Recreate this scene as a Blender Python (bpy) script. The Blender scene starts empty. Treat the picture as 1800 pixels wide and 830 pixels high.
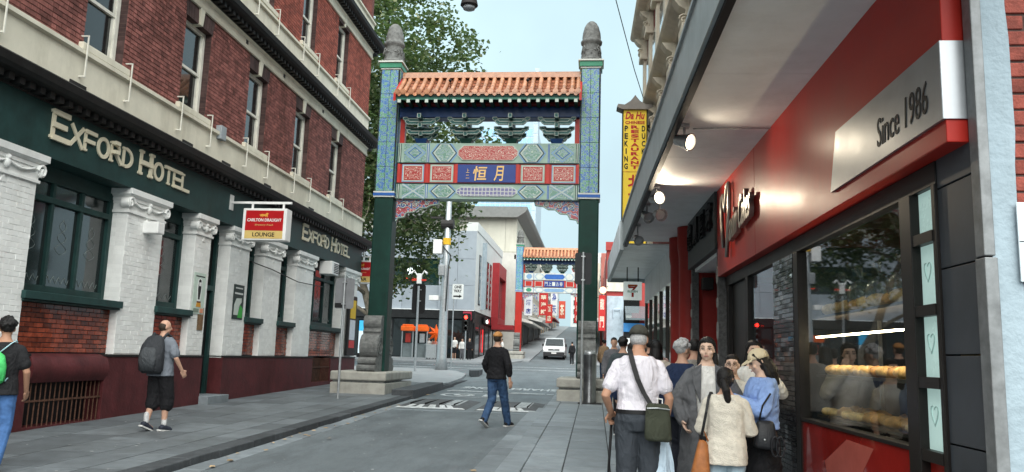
import bpy, bmesh, math, random
from mathutils import Vector, Matrix, noise
random.seed(11)
R = math.radians; PI = math.pi
SC = bpy.context.scene
COL = SC.collection

# ------------------------------------------------------------------ camera
_u = Vector((285, 9200, -1400)).normalized()
_d = Vector((145, -217.5, -1400)); _d = (_d - _u * _d.dot(_u)).normalized()
_x = _d.cross(_u)
CAMZ = 1.573
cam_d = bpy.data.cameras.new('camera'); cam = bpy.data.objects.new('camera', cam_d); COL.objects.link(cam)
cam.matrix_world = Matrix(((_x.x, _x.y, _x.z, 0), (_d.x, _d.y, _d.z, 0), (_u.x, _u.y, _u.z, CAMZ), (0, 0, 0, 1)))
cam_d.sensor_fit = 'HORIZONTAL'; cam_d.sensor_width = 36; cam_d.lens = 28.0
cam_d.clip_start = .05; cam_d.clip_end = 3000
SC.camera = cam

# ------------------------------------------------------------------ sky, sun, exposure
SUN_EL, SUN_ROT = 50, 172
W = bpy.data.worlds.new('World'); SC.world = W; W.use_nodes = True
wn, wl = W.node_tree.nodes, W.node_tree.links
bg = wn['Background']
sky = wn.new('ShaderNodeTexSky'); sky.sky_type = 'NISHITA'; sky.sun_disc = False
sky.sun_elevation = R(SUN_EL); sky.sun_rotation = R(SUN_ROT)
sky.air_density = 1.0; sky.dust_density = 6.0; sky.ozone_density = 1.6
hs = wn.new('ShaderNodeHueSaturation'); hs.inputs['Saturation'].default_value = .42
# thin even cloud veil over the blue
veil = wn.new('ShaderNodeMix'); veil.data_type = 'RGBA'; veil.inputs[0].default_value = .62
veil.inputs[7].default_value = (7.7, 10.6, 11.5, 1)
tc = wn.new('ShaderNodeTexCoord'); nz = wn.new('ShaderNodeTexNoise'); nz.inputs['Scale'].default_value = 2.2; nz.inputs['Detail'].default_value = 5
rmp = wn.new('ShaderNodeMapRange'); rmp.inputs[1].default_value = .3; rmp.inputs[2].default_value = .7; rmp.inputs[3].default_value = .5; rmp.inputs[4].default_value = .8
wl.new(tc.outputs['Generated'], nz.inputs['Vector']); wl.new(nz.outputs['Fac'], rmp.inputs[0]); wl.new(rmp.outputs[0], veil.inputs[0])
wl.new(sky.outputs[0], hs.inputs['Color']); wl.new(hs.outputs[0], veil.inputs[6]); wl.new(veil.outputs[2], bg.inputs['Color'])
bg.inputs['Strength'].default_value = .07
sun_d = bpy.data.lights.new('sun', 'SUN'); sun_d.energy = 3.6; sun_d.angle = R(88); sun_d.color = (1, .96, .9)
sun = bpy.data.objects.new('sun', sun_d); COL.objects.link(sun)
_a = R(SUN_ROT); _e = R(SUN_EL)
sun.rotation_euler = Vector((math.sin(_a) * math.cos(_e), math.cos(_a) * math.cos(_e), math.sin(_e))).to_track_quat('Z', 'Y').to_euler()
vs = SC.view_settings; vs.view_transform = 'Standard'; vs.look = 'None'; vs.exposure = .8; vs.gamma = 1; vs.use_curve_mapping = False
SC.cycles.max_bounces = 8; SC.cycles.transparent_max_bounces = 12; SC.cycles.caustics_reflective = False; SC.cycles.caustics_refractive = False

# ------------------------------------------------------------------ helpers
XF = Matrix.Identity(4)            # transform of the block being built
RB = Matrix.Rotation(R(1.2), 4, 'Z')   # the right-hand row of buildings is turned a little to the street

class MB:
    def __init__(s): s.v = []; s.f = []; s.m = []
    def add(s, vs, fs, mi=0):
        n = len(s.v); s.v += [Vector(p) for p in vs]
        for f in fs: s.f.append([i + n for i in f]); s.m.append(mi)
        return s
    def hexa(s, p, mi=0):
        return s.add(p, [(0, 3, 2, 1), (4, 5, 6, 7), (0, 1, 5, 4), (1, 2, 6, 5), (2, 3, 7, 6), (3, 0, 4, 7)], mi)
    def box(s, x0, x1, y0, y1, z0, z1, mi=0):
        return s.hexa([(x0, y0, z0), (x1, y0, z0), (x1, y1, z0), (x0, y1, z0), (x0, y0, z1), (x1, y0, z1), (x1, y1, z1), (x0, y1, z1)], mi)
    def obox(s, c, size, rot=None, mi=0):
        a, b, d = [q / 2 for q in size]; m = rot or Matrix.Identity(3); c = Vector(c)
        return s.hexa([c + m @ Vector(p) for p in ((-a, -b, -d), (a, -b, -d), (a, b, -d), (-a, b, -d), (-a, -b, d), (a, -b, d), (a, b, d), (-a, b, d))], mi)
    def bar(s, p, q, w, d=None, mi=0):
        p, q = Vector(p), Vector(q); ax = (q - p); L = ax.length; ax.normalize()
        up = Vector((0, 0, 1)) if abs(ax.z) < .95 else Vector((0, 1, 0))
        sx = ax.cross(up).normalized(); sy = sx.cross(ax)
        return s.obox((p + q) / 2, (w, L, d or w), Matrix((sx, ax, sy)).transposed(), mi)
    def prism(s, pts, axis, a0, a1, mi=0):
        k = {'x': lambda p, a: (a, p[0], p[1]), 'y': lambda p, a: (p[0], a, p[1]), 'z': lambda p, a: (p[0], p[1], a)}[axis]
        n = len(pts)
        fs = [list(range(n)), list(range(n, 2 * n))[::-1]] + [(i, i + n, (i + 1) % n + n, (i + 1) % n) for i in range(n)]
        return s.add([k(p, a0) for p in pts] + [k(p, a1) for p in pts], fs, mi)
    def lathe(s, prof, c=(0, 0, 0), n=16, mi=0, sx=1, sy=1):
        vs = [(c[0] + r * sx * math.cos(2 * PI * i / n), c[1] + r * sy * math.sin(2 * PI * i / n), c[2] + z) for r, z in prof for i in range(n)]
        fs = [(k * n + i, k * n + (i + 1) % n, (k + 1) * n + (i + 1) % n, (k + 1) * n + i) for k in range(len(prof) - 1) for i in range(n)]
        fs += [list(range(n))[::-1], [(len(prof) - 1) * n + i for i in range(n)]]
        return s.add(vs, fs, mi)
    def loft(s, rings, mi=0, cap=True):
        n = len(rings[0]); vs = [p for r in rings for p in r]
        fs = [(k * n + i, k * n + (i + 1) % n, (k + 1) * n + (i + 1) % n, (k + 1) * n + i) for k in range(len(rings) - 1) for i in range(n)]
        if cap: fs += [list(range(n))[::-1], [(len(rings) - 1) * n + i for i in range(n)]]
        return s.add(vs, fs, mi)
    def tube(s, pts, r, n=8, mi=0):
        pts = [Vector(p) for p in pts]; rs = r if isinstance(r, (list, tuple)) else [r] * len(pts)
        rings = []; prev = None
        for i, p in enumerate(pts):
            t = (pts[min(i + 1, len(pts) - 1)] - pts[max(i - 1, 0)]).normalized()
            if prev is None:
                up = Vector((0, 0, 1)) if abs(t.z) < .9 else Vector((0, 1, 0)); a = t.cross(up).normalized()
            else: a = (prev - t * prev.dot(t)).normalized()
            prev = a; b = t.cross(a)
            rings.append([p + (a * math.cos(2 * PI * k / n) + b * math.sin(2 * PI * k / n)) * rs[i] for k in range(n)])
        return s.loft(rings, mi)
    def ball(s, c, r, n=12, m=8, mi=0, rot=None):
        c = Vector(c); r = (r, r, r) if not isinstance(r, (list, tuple)) else r; rings = []
        for j in range(m + 1):
            t = -PI / 2 + PI * (.02 + .96 * j / m); rings.append([])
            for i in range(n):
                q = Vector((r[0] * math.cos(t) * math.cos(2 * PI * i / n), r[1] * math.cos(t) * math.sin(2 * PI * i / n), r[2] * math.sin(t)))
                rings[-1].append(c + (rot @ q if rot else q))
        return s.loft(rings, mi)
    def ext(s, o):
        n = len(s.v); s.v += [v.copy() for v in o.v]
        for f, m in zip(o.f, o.m): s.f.append([i + n for i in f]); s.m.append(m)
        return s
    def mesh(s, name='m', off=None):
        me = bpy.data.meshes.new(name); vs = [XF @ v for v in s.v]
        if off: vs = [v - off for v in vs]
        me.from_pydata([v[:] for v in vs], [], s.f)
        if any(s.m): me.polygons.foreach_set('material_index', s.m)
        me.update(); return me
    def build(s, name, mats, parent=None, smooth=False, bevel=0, **k):
        me = s.mesh(name, wloc(parent)); return put(name, me, mats, parent, smooth, bevel, **k)

def wloc(p):
    v = Vector((0, 0, 0))
    while p is not None: v += p.location; p = p.parent
    return v
def fixn(me):
    b = bmesh.new(); b.from_mesh(me); bmesh.ops.recalc_face_normals(b, faces=b.faces); b.to_mesh(me); b.free()
def put(name, me, mats, parent=None, smooth=False, bevel=0, fix=True, **k):
    mats = mats if isinstance(mats, (list, tuple)) else [mats]
    for m in mats: me.materials.append(m)
    if fix: fixn(me)
    o = bpy.data.objects.new(name, me); COL.objects.link(o)
    if parent is not None: o.parent = parent
    if smooth:
        me.polygons.foreach_set('use_smooth', [True] * len(me.polygons))
        if smooth != True: me.set_sharp_from_angle(angle=R(smooth))
    if bevel:
        b = o.modifiers.new('bevel', 'BEVEL'); b.width = bevel; b.segments = 2; b.limit_method = 'ANGLE'; b.angle_limit = R(40)
    tag(o, **k); return o
def tag(o, label=None, cat=None, group=None, kind=None):
    if label: o['label'] = label
    if cat: o['category'] = cat
    if group: o['group'] = group
    if kind: o['kind'] = kind
    return o
def T(name, label, cat, loc, group=None, rz=0):
    o = bpy.data.objects.new(name, None); COL.objects.link(o); o.empty_display_size = .2
    o.location = XF @ Vector(loc); o.rotation_euler = (0, 0, rz); return tag(o, label, cat, group)
def inst(name, me, loc, parent, rot=None, scale=None):
    o = bpy.data.objects.new(name, me); COL.objects.link(o)
    o.location = XF @ Vector(loc) - wloc(parent); o.parent = parent
    if rot: o.rotation_euler = rot
    if scale: o.scale = scale
    return o
def copy_tree(o, parent=None):
    c = o.copy(); COL.objects.link(c); c.parent = parent
    for ch in list(o.children): copy_tree(ch, c)
    return c

# a scratch scene for evaluating text and remesh modifiers quickly
TMP = bpy.data.scenes.new('scratch')
def evald(o):
    TMP.collection.objects.link(o); vl = TMP.view_layers[0]; vl.update()
    dg = vl.depsgraph; me = bpy.data.meshes.new_from_object(o.evaluated_get(dg), depsgraph=dg)
    TMP.collection.objects.unlink(o); bpy.data.objects.remove(o); return me
def remesh(mb, vox, smooth=2, wr=0, wscale=9, seed=0):
    o = bpy.data.objects.new('tmp', mb.mesh('tmp')); fixn(o.data)
    m = o.modifiers.new('r', 'REMESH'); m.mode = 'VOXEL'; m.voxel_size = vox
    if smooth: k = o.modifiers.new('s', 'SMOOTH'); k.iterations = smooth; k.factor = .5
    me = evald(o)
    if wr:
        nv = len(me.vertices); co = [0.] * (3 * nv); nr = [0.] * (3 * nv); me.vertices.foreach_get('co', co); me.vertices.foreach_get('normal', nr)
        nn = noise.noise; V = Vector
        for i in range(0, 3 * nv, 3):
            x, y, z = co[i], co[i + 1], co[i + 2]; q = V((x * wscale + seed, y * wscale + seed * 2, z * wscale * 1.5 + (x + y) * wscale * .6))
            n = (.8 - abs(nn(q)) * 2.2 + .5 * nn(q * 2.3)) * wr
            co[i] += nr[i] * n; co[i + 1] += nr[i + 1] * n; co[i + 2] += nr[i + 2] * n
        me.vertices.foreach_set('co', co); me.update()
    return me
def text_mesh(body, width=None, height=None, bold=0, extr=.004, shear=0):
    cu = bpy.data.curves.new('t', 'FONT'); cu.body = body; cu.size = 1; cu.extrude = extr; cu.offset = bold; cu.shear = shear; cu.resolution_u = 3
    me = evald(bpy.data.objects.new('t', cu)); bpy.data.curves.remove(cu)
    xs = [v.co.x for v in me.vertices]; ys = [v.co.y for v in me.vertices]
    if not xs: return me
    x0, x1, y0, y1 = min(xs), max(xs), min(ys), max(ys)
    sy = height / (y1 - y0) if height else None; sx = width / (x1 - x0) if width else None
    sx = sx or sy; sy = sy or sx
    for v in me.vertices: v.co = ((v.co.x - (x0 + x1) / 2) * sx, (v.co.y - (y0 + y1) / 2) * sy, v.co.z)
    return me
def lettering(body, center, right, up, width, height, mt, parent, name='lettering', bold=0, extr=.006, shear=0):
    """flat lettering standing at center, reading along right"""
    me = text_mesh(body, width, height, bold, extr, shear); r = Vector(right).normalized(); u = Vector(up).normalized(); n = r.cross(u)
    M = XF @ Matrix(((r.x, u.x, n.x, center[0]), (r.y, u.y, n.y, center[1]), (r.z, u.z, n.z, center[2]), (0, 0, 0, 1)))
    me.transform(Matrix.Translation(-wloc(parent)) @ M)
    return put(name, me, mt, parent)

# ------------------------------------------------------------------ materials
MC = {}
def nodes(name):
    m = bpy.data.materials.new(name); m.use_nodes = True; n, l = m.node_tree.nodes, m.node_tree.links
    return m, n, l, n['Principled BSDF']
def ramp(n, stops, interp='LINEAR'):
    r = n.new('ShaderNodeValToRGB'); r.color_ramp.interpolation = interp; e = r.color_ramp.elements
    while len(e) < len(stops): e.new(.5)
    for k, (p, c) in zip(e, stops): k.position = p; k.color = (*c, 1) if len(c) == 3 else c
    return r
def mat(name, col, rough=.6, metal=0, var=.12, scale=3, bump=0, bscale=60, spec=.22, isl=0, coat=0, dirt=0, emit=0, ecol=None, trans=0, fold=0):
    if name in MC: return MC[name]
    m, n, l, b = nodes(name); MC[name] = m
    tc = n.new('ShaderNodeTexCoord'); b.inputs['Roughness'].default_value = rough; b.inputs['Metallic'].default_value = metal
    b.inputs['Specular IOR Level'].default_value = spec; b.inputs['Coat Weight'].default_value = coat
    nz = n.new('ShaderNodeTexNoise'); nz.inputs['Scale'].default_value = scale; nz.inputs['Detail'].default_value = 8; nz.inputs['Roughness'].default_value = .65
    geo = n.new('ShaderNodeNewGeometry'); l.new(geo.outputs['Position'], nz.inputs['Vector'])
    lo = [max(0, c * (1 - var * 1.6)) for c in col]; hi = [min(1, c * (1 + var * 1.6)) for c in col]
    r = ramp(n, [(.28, lo), (.72, hi)]); l.new(nz.outputs['Fac'], r.inputs[0]); out = r.outputs[0]
    if isl:
        oi = n.new('ShaderNodeObjectInfo'); ad = n.new('ShaderNodeMath'); ad.operation = 'ADD'; l.new(geo.outputs['Random Per Island'], ad.inputs[0]); l.new(oi.outputs['Random'], ad.inputs[1])
        fr = n.new('ShaderNodeMath'); fr.operation = 'FRACT'; l.new(ad.outputs[0], fr.inputs[0])
        mr = n.new('ShaderNodeMapRange'); mr.inputs[3].default_value = 1 - isl; mr.inputs[4].default_value = 1 + isl; l.new(fr.outputs[0], mr.inputs[0])
        mu = n.new('ShaderNodeVectorMath'); mu.operation = 'SCALE'; l.new(out, mu.inputs[0]); l.new(mr.outputs[0], mu.inputs['Scale']); out = mu.outputs[0]
    if dirt:
        n2 = n.new('ShaderNodeTexNoise'); n2.inputs['Scale'].default_value = .9; n2.inputs['Detail'].default_value = 10; n2.inputs['Roughness'].default_value = .75
        mp = n.new('ShaderNodeMapping'); mp.inputs['Scale'].default_value = (1, 1, .25); l.new(geo.outputs['Position'], mp.inputs[0]); l.new(mp.outputs[0], n2.inputs['Vector'])
        r2 = ramp(n, [(.48, (1, 1, 1)), (.75, (1 - dirt, 1 - dirt * 1.05, 1 - dirt * 1.15))]); l.new(n2.outputs['Fac'], r2.inputs[0])
        mx = n.new('ShaderNodeMix'); mx.data_type = 'RGBA'; mx.blend_type = 'MULTIPLY'; mx.inputs[0].default_value = 1
        l.new(out, mx.inputs[6]); l.new(r2.outputs[0], mx.inputs[7]); out = mx.outputs[2]
    l.new(out, b.inputs['Base Color'])
    if rough < .9:
        rr = n.new('ShaderNodeMapRange'); rr.inputs[3].default_value = max(.02, rough - .08); rr.inputs[4].default_value = min(1, rough + .1); l.new(nz.outputs['Fac'], rr.inputs[0]); l.new(rr.outputs[0], b.inputs['Roughness'])
    if bump:
        nb = n.new('ShaderNodeTexNoise'); nb.inputs['Scale'].default_value = bscale; nb.inputs['Detail'].default_value = 5; l.new(geo.outputs['Position'], nb.inputs['Vector'])
        bp = n.new('ShaderNodeBump'); bp.inputs['Strength'].default_value = bump; bp.inputs['Distance'].default_value = .01; l.new(nb.outputs['Fac'], bp.inputs['Height']); l.new(bp.outputs[0], b.inputs['Normal'])
    if fold:
        nf = n.new('ShaderNodeTexNoise'); nf.inputs['Scale'].default_value = 9; nf.inputs['Detail'].default_value = 2.5; nf.inputs['Distortion'].default_value = 1.6; mf = n.new('ShaderNodeMapping'); mf.inputs['Scale'].default_value = (1, 1, .55); mf.inputs['Rotation'].default_value = (.5, .3, 0); l.new(geo.outputs['Position'], mf.inputs[0]); l.new(mf.outputs[0], nf.inputs['Vector'])
        bf = n.new('ShaderNodeBump'); bf.inputs['Strength'].default_value = fold; bf.inputs['Distance'].default_value = .06; l.new(nf.outputs['Fac'], bf.inputs['Height']); l.new(bf.outputs[0], b.inputs['Normal'])
        if bump: l.new(bf.outputs[0], bp.inputs['Normal']); l.new(bp.outputs[0], b.inputs['Normal'])
    if emit: b.inputs['Emission Color'].default_value = (*(ecol or col), 1); b.inputs['Emission Strength'].default_value = emit
    if trans: b.inputs['Transmission Weight'].default_value = trans
    return m
def glass(name, tint=(.75, .85, .82), opac=.35, rough=.02, body=(.02, .03, .03), ior=1.5):
    """window pane: mirror-like coat over a partly see-through pane"""
    if name in MC: return MC[name]
    m, n, l, b = nodes(name); MC[name] = m
    out = n['Material Output']; tr = n.new('ShaderNodeBsdfTransparent'); tr.inputs[0].default_value = (*tint, 1)
    b.inputs['Base Color'].default_value = (*body, 1); b.inputs['Roughness'].default_value = .1
    gl = n.new('ShaderNodeBsdfGlossy'); gl.inputs['Roughness'].default_value = rough; gl.inputs[0].default_value = (.95, .97, 1, 1)
    m1 = n.new('ShaderNodeMixShader'); m1.inputs[0].default_value = opac; l.new(tr.outputs[0], m1.inputs[1]); l.new(b.outputs[0], m1.inputs[2])
    lw = n.new('ShaderNodeFresnel'); lw.inputs[0].default_value = ior
    nz = n.new('ShaderNodeTexNoise'); nz.inputs['Scale'].default_value = 1.3; bp = n.new('ShaderNodeBump'); bp.inputs['Strength'].default_value = .03; bp.inputs['Distance'].default_value = .02
    l.new(nz.outputs['Fac'], bp.inputs['Height']); l.new(bp.outputs[0], gl.inputs['Normal'])
    gb = n.new('ShaderNodeNewGeometry'); fm = n.new('ShaderNodeMath'); fm.operation = 'SUBTRACT'; fm.use_clamp = True; l.new(lw.outputs[0], fm.inputs[0]); l.new(gb.outputs['Backfacing'], fm.inputs[1])
    m2 = n.new('ShaderNodeMixShader'); l.new(fm.outputs[0], m2.inputs[0]); l.new(m1.outputs[0], m2.inputs[1]); l.new(gl.outputs[0], m2.inputs[2]); l.new(m2.outputs[0], out.inputs[0])
    return m
def painted_pattern(name, kind, base, c2, c3, scale):
    """painted ornament on the gates: rosettes, scrolls or lattice (flat paint)"""
    if name in MC: return MC[name]
    m, n, l, b = nodes(name); MC[name] = m; b.inputs['Roughness'].default_value = .38
    g = n.new('ShaderNodeNewGeometry'); mp = n.new('ShaderNodeMapping'); mp.inputs['Scale'].default_value = (scale, scale, scale); l.new(g.outputs['Position'], mp.inputs[0])
    if kind == 'rosette':
        v = n.new('ShaderNodeTexVoronoi'); v.inputs['Scale'].default_value = 1; v.inputs['Randomness'].default_value = .35; l.new(mp.outputs[0], v.inputs['Vector'])
        v2 = n.new('ShaderNodeTexVoronoi'); v2.inputs['Scale'].default_value = 5.2; v2.inputs['Randomness'].default_value = .5; l.new(mp.outputs[0], v2.inputs['Vector'])
        ma = n.new('ShaderNodeMath'); ma.operation = 'MULTIPLY_ADD'; ma.inputs[1].default_value = 16; l.new(v.outputs['Distance'], ma.inputs[0])
        m8 = n.new('ShaderNodeMath'); m8.operation = 'MULTIPLY'; m8.inputs[1].default_value = 7; l.new(v2.outputs['Distance'], m8.inputs[0]); l.new(m8.outputs[0], ma.inputs[2])
        sn = n.new('ShaderNodeMath'); sn.operation = 'SINE'; l.new(ma.outputs[0], sn.inputs[0])
        r = ramp(n, [(0, base), (.36, base), (.46, c2), (.62, c2), (.7, c3), (1, c3)]); mr = n.new('ShaderNodeMapRange'); mr.inputs[1].default_value = -1; l.new(sn.outputs[0], mr.inputs[0]); l.new(mr.outputs[0], r.inputs[0])
    elif kind == 'scroll':
        w = n.new('ShaderNodeTexWave'); w.wave_type = 'RINGS'; w.inputs['Scale'].default_value = 1.6; w.inputs['Distortion'].default_value = 9; w.inputs['Detail'].default_value = 1.2; w.inputs['Detail Scale'].default_value = 1.1
        l.new(mp.outputs[0], w.inputs['Vector']); r = ramp(n, [(0, base), (.42, base), (.5, c2), (.74, c2), (.8, c3), (1, c3)]); l.new(w.outputs['Fac'], r.inputs[0])
    else:
        v = n.new('ShaderNodeTexVoronoi'); v.feature = 'DISTANCE_TO_EDGE'; v.inputs['Randomness'].default_value = .15; v.inputs['Scale'].default_value = 1; l.new(mp.outputs[0], v.inputs['Vector'])
        r = ramp(n, [(0, c2), (.1, c2), (.14, base), (.34, base), (.4, c3), (1, c3)]); l.new(v.outputs['Distance'], r.inputs[0])
    l.new(r.outputs[0], b.inputs['Base Color']); return m

def gz(y):
    return .02 * y if y <= 66 else (1.32 + .055 * (y - 66) if y <= 260 else 11.99 + .02 * (y - 260))
def sx(y): return 0 if y < 45 else -(y - 45) * .0155
# ------------------------------------------------------------------ ground, road, footpaths
def asphalt(name, col, coarse):
    m, n, l, b = nodes(name); g = n.new('ShaderNodeNewGeometry')
    a = n.new('ShaderNodeTexNoise'); a.inputs['Scale'].default_value = coarse; a.inputs['Detail'].default_value = 9; a.inputs['Roughness'].default_value = .7; l.new(g.outputs['Position'], a.inputs['Vector'])
    c = n.new('ShaderNodeTexNoise'); c.inputs['Scale'].default_value = 160; c.inputs['Detail'].default_value = 3; l.new(g.outputs['Position'], c.inputs['Vector'])
    r1 = ramp(n, [(.3, [q * .72 for q in col]), (.7, [q * 1.28 for q in col])]); l.new(a.outputs['Fac'], r1.inputs[0])
    r2 = ramp(n, [(.35, (.62, .62, .62)), (.7, (1.35, 1.35, 1.33))]); l.new(c.outputs['Fac'], r2.inputs[0])
    mx = n.new('ShaderNodeMix'); mx.data_type = 'RGBA'; mx.blend_type = 'MULTIPLY'; mx.inputs[0].default_value = 1
    l.new(r1.outputs[0], mx.inputs[6]); l.new(r2.outputs[0], mx.inputs[7]); l.new(mx.outputs[2], b.inputs['Base Color'])
    st = n.new('ShaderNodeTexNoise'); st.inputs['Scale'].default_value = .8; st.inputs['Detail'].default_value = 12; st.inputs['Roughness'].default_value = .8; mp = n.new('ShaderNodeMapping'); mp.inputs['Scale'].default_value = (2.2, .5, 1); l.new(g.outputs['Position'], mp.inputs[0]); l.new(mp.outputs[0], st.inputs['Vector'])
    r3 = ramp(n, [(.42, (.8, .8, .8)), (.5, (1, 1, 1)), (.62, (1.12, 1.12, 1.1))]); l.new(st.outputs['Fac'], r3.inputs[0]); m3 = n.new('ShaderNodeMix'); m3.data_type = 'RGBA'; m3.blend_type = 'MULTIPLY'; m3.inputs[0].default_value = 1
    l.new(mx.outputs[2], m3.inputs[6]); l.new(r3.outputs[0], m3.inputs[7]); l.new(m3.outputs[2], b.inputs['Base Color'])
    b.inputs['Roughness'].default_value = .62; bp = n.new('ShaderNodeBump'); bp.inputs['Strength'].default_value = .35; bp.inputs['Distance'].default_value = .006
    l.new(c.outputs['Fac'], bp.inputs['Height']); l.new(bp.outputs[0], b.inputs['Normal']); return m
M_ASPH = asphalt('asphalt', (.12, .14, .152), .5)
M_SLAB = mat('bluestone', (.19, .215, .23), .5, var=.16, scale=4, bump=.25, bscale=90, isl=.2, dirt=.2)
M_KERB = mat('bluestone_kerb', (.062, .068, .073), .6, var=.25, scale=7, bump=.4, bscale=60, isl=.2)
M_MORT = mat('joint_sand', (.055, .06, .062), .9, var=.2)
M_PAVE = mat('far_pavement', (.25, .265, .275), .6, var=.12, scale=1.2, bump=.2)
M_MARK = mat('road_paint', (.5, .53, .54), .75, var=.3, scale=11, dirt=.5)
M_RUB = mat('rubber', (.085, .09, .095), .75, var=.2, scale=6, dirt=.3)

YS = [-60, -20, 0, 10, 20, 30, 40, 50, 60, 66, 70, 80, 100, 140, 200, 260, 400, 1500]
m = MB(); XS = [-900, -60, -12, 3, 60, 900]
m.add([(x, y, gz(y) - .1) for y in YS for x in XS], [(j * 6 + i, j * 6 + i + 1, (j + 1) * 6 + i + 1, (j + 1) * 6 + i) for j in range(len(YS) - 1) for i in range(5)])
m.build('ground', M_ASPH, kind='structure')

def slabprism(poly, dz0, dz1):
    m = MB(); n = len(poly)
    return m.add([(x, y, gz(y) + dz0) for x, y in poly] + [(x, y, gz(y) + dz1) for x, y in poly],
                 [list(range(n))[::-1], list(range(n, 2 * n))] + [(i, (i + 1) % n, (i + 1) % n + n, i + n) for i in range(n)])
XLF, XKL, XKR = -8.69, -5.0, -1.18
lf = slabprism([(-9.4, -12), (XKL - .28, -12), (XKL - .28, 28.7), (-9.4, 28.7)], -.3, -.012).build('footpath_left', M_MORT, kind='structure')
slabprism([(-60, 28.7), (-5.28, 28.7), (-5.45, 33), (-5.9, 37), (-7, 40.5), (-9, 42.5), (-60, 42.5)], -.3, 0).build('footpath_corner_left', M_PAVE, kind='structure')
rf = slabprism([(XKR + .3, -12), (5, -12), (5, 25.5), (XKR + .3, 25.5)], -.3, -.012).build('footpath_right', M_MORT, kind='structure')
slabprism([(XKR, 25.5), (60, 25.5), (60, 42), (4, 42), (1.5, 40), (.2, 37), (-.9, 31)], -.3, 0).build('footpath_corner_right', M_PAVE, kind='structure')
slabprism([(-70, 55.5), (-10, 55.5), (-8.2, 56.3), (-6.2, 59), (-5.9, 66), (-30, 66), (-70, 66)], -.3, .0).build('footpath_far_corner_left', M_PAVE, kind='structure')
slabprism([(2.5, 56), (70, 56), (70, 66), (-1.0, 66), (-.6, 60)], -.3, .0).build('footpath_far_corner_right', M_PAVE, kind='structure')
def strip(xa, xb, ys, dz0, dz1):
    m = MB(); r = [[(xa + sx(y), y, gz(y) + dz1), (xb + sx(y), y, gz(y) + dz1), (xb + sx(y), y, gz(y) + dz0), (xa + sx(y), y, gz(y) + dz0)] for y in ys]
    return m.loft(r)
strip(-30, -5.0, [66, 80, 100, 140, 200, 260], -.3, 0).build('footpath_far_left', M_PAVE, kind='structure')
strip(-1.5, 30, [66, 80, 100, 140, 200, 260], -.3, 0).build('footpath_far_right', M_PAVE, kind='structure')

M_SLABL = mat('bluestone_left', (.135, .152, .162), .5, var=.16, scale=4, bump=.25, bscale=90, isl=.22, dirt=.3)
def slab_piece(w, d, seed, mt):
    b = MB(); c = .006; q = random.Random(seed); j = lambda: q.uniform(-.002, .002)
    b.add([(0, 0, -.03), (w, 0, -.03), (w, d, d * .02 - .03), (0, d, d * .02 - .03), (c, c, j()), (w - c, c, j()), (w - c, d - c, d * .02 + j()), (c, d - c, d * .02 + j())],
          [(4, 5, 6, 7), (0, 1, 5, 4), (1, 2, 6, 5), (2, 3, 7, 6), (3, 0, 4, 7)])
    me = b.mesh('slab'); me.materials.append(mt); return me
def pave(parent, xs, y0, y1, lens, seed):
    q = random.Random(seed); cache = {}
    for i in range(len(xs) - 1):
        y = y0 - q.random() * .5; w = xs[i + 1] - xs[i] - .008
        while y < y1:
            L = q.choice(lens); L = min(L, y1 - y + .001)
            if L < .12: break
            k = (i, round(L, 2))
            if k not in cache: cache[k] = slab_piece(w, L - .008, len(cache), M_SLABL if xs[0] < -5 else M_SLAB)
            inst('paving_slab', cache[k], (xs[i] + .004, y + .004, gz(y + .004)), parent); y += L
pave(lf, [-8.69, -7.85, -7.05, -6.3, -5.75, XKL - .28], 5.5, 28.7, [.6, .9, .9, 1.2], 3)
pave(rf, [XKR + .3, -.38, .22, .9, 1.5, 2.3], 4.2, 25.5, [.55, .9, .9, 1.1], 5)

def kerb_row(name, xa, xb, y0, y1, top, seed, parent):
    q = random.Random(seed); y = y0
    while y < y1:
        L = min(q.choice([.6, .8, .9, 1.1]), y1 - y)
        if L < .1: break
        t = top + q.uniform(-.006, .006); b = MB(); e = .004
        b.hexa([(xa, y + e, gz(y) - .25), (xb, y + e, gz(y) - .25), (xb, y + L - e, gz(y + L) - .25), (xa, y + L - e, gz(y + L) - .25),
                (xa, y + e, gz(y) + t), (xb, y + e, gz(y) + t), (xb, y + L - e, gz(y + L) + t), (xa, y + L - e, gz(y + L) + t)])
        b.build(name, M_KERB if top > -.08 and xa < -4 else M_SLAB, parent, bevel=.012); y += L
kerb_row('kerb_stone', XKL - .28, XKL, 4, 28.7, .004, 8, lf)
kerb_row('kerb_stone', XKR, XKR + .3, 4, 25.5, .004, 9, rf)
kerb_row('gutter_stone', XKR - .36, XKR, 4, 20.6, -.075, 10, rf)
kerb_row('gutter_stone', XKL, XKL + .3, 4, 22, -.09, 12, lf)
# taller dark kerb round the gate island, then the ramped kerb end
b = MB(); b.hexa([(-5.55, 21.9, gz(21.9) - .1), (-4.95, 21.9, gz(21.9) - .1), (-5.0, 26.6, gz(26.6) - .1), (-5.55, 26.6, gz(26.6) - .1), (-5.55, 21.9, gz(21.9) + .16), (-4.95, 21.9, gz(21.9) + .16), (-5.0, 26.6, gz(26.6) + .14), (-5.55, 26.6, gz(26.6) + .14)])
b.build('gate_island_kerb', M_KERB, lf, bevel=.015)
b = MB(); b.hexa([(-5.28, 26.7, gz(26.7) - .1), (-5.02, 26.7, gz(26.7) - .1), (-5.2, 33, gz(33) - .1), (-5.45, 33, gz(33) - .1), (-5.28, 26.7, gz(26.7) + .05), (-5.02, 26.7, gz(26.7) + .05), (-5.2, 33, gz(33) - .08), (-5.45, 33, gz(33) - .08)])
b.build('kerb_ramp', M_KERB, lf)
b = MB(); b.prism([(-5.95, 38.2), (-5.55, 36.2), (-5.3, 37.0), (-5.55, 40.0)], 'z', gz(37) - .1, gz(37) + .17); b.build('kerb_nose', M_KERB, lf)

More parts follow.
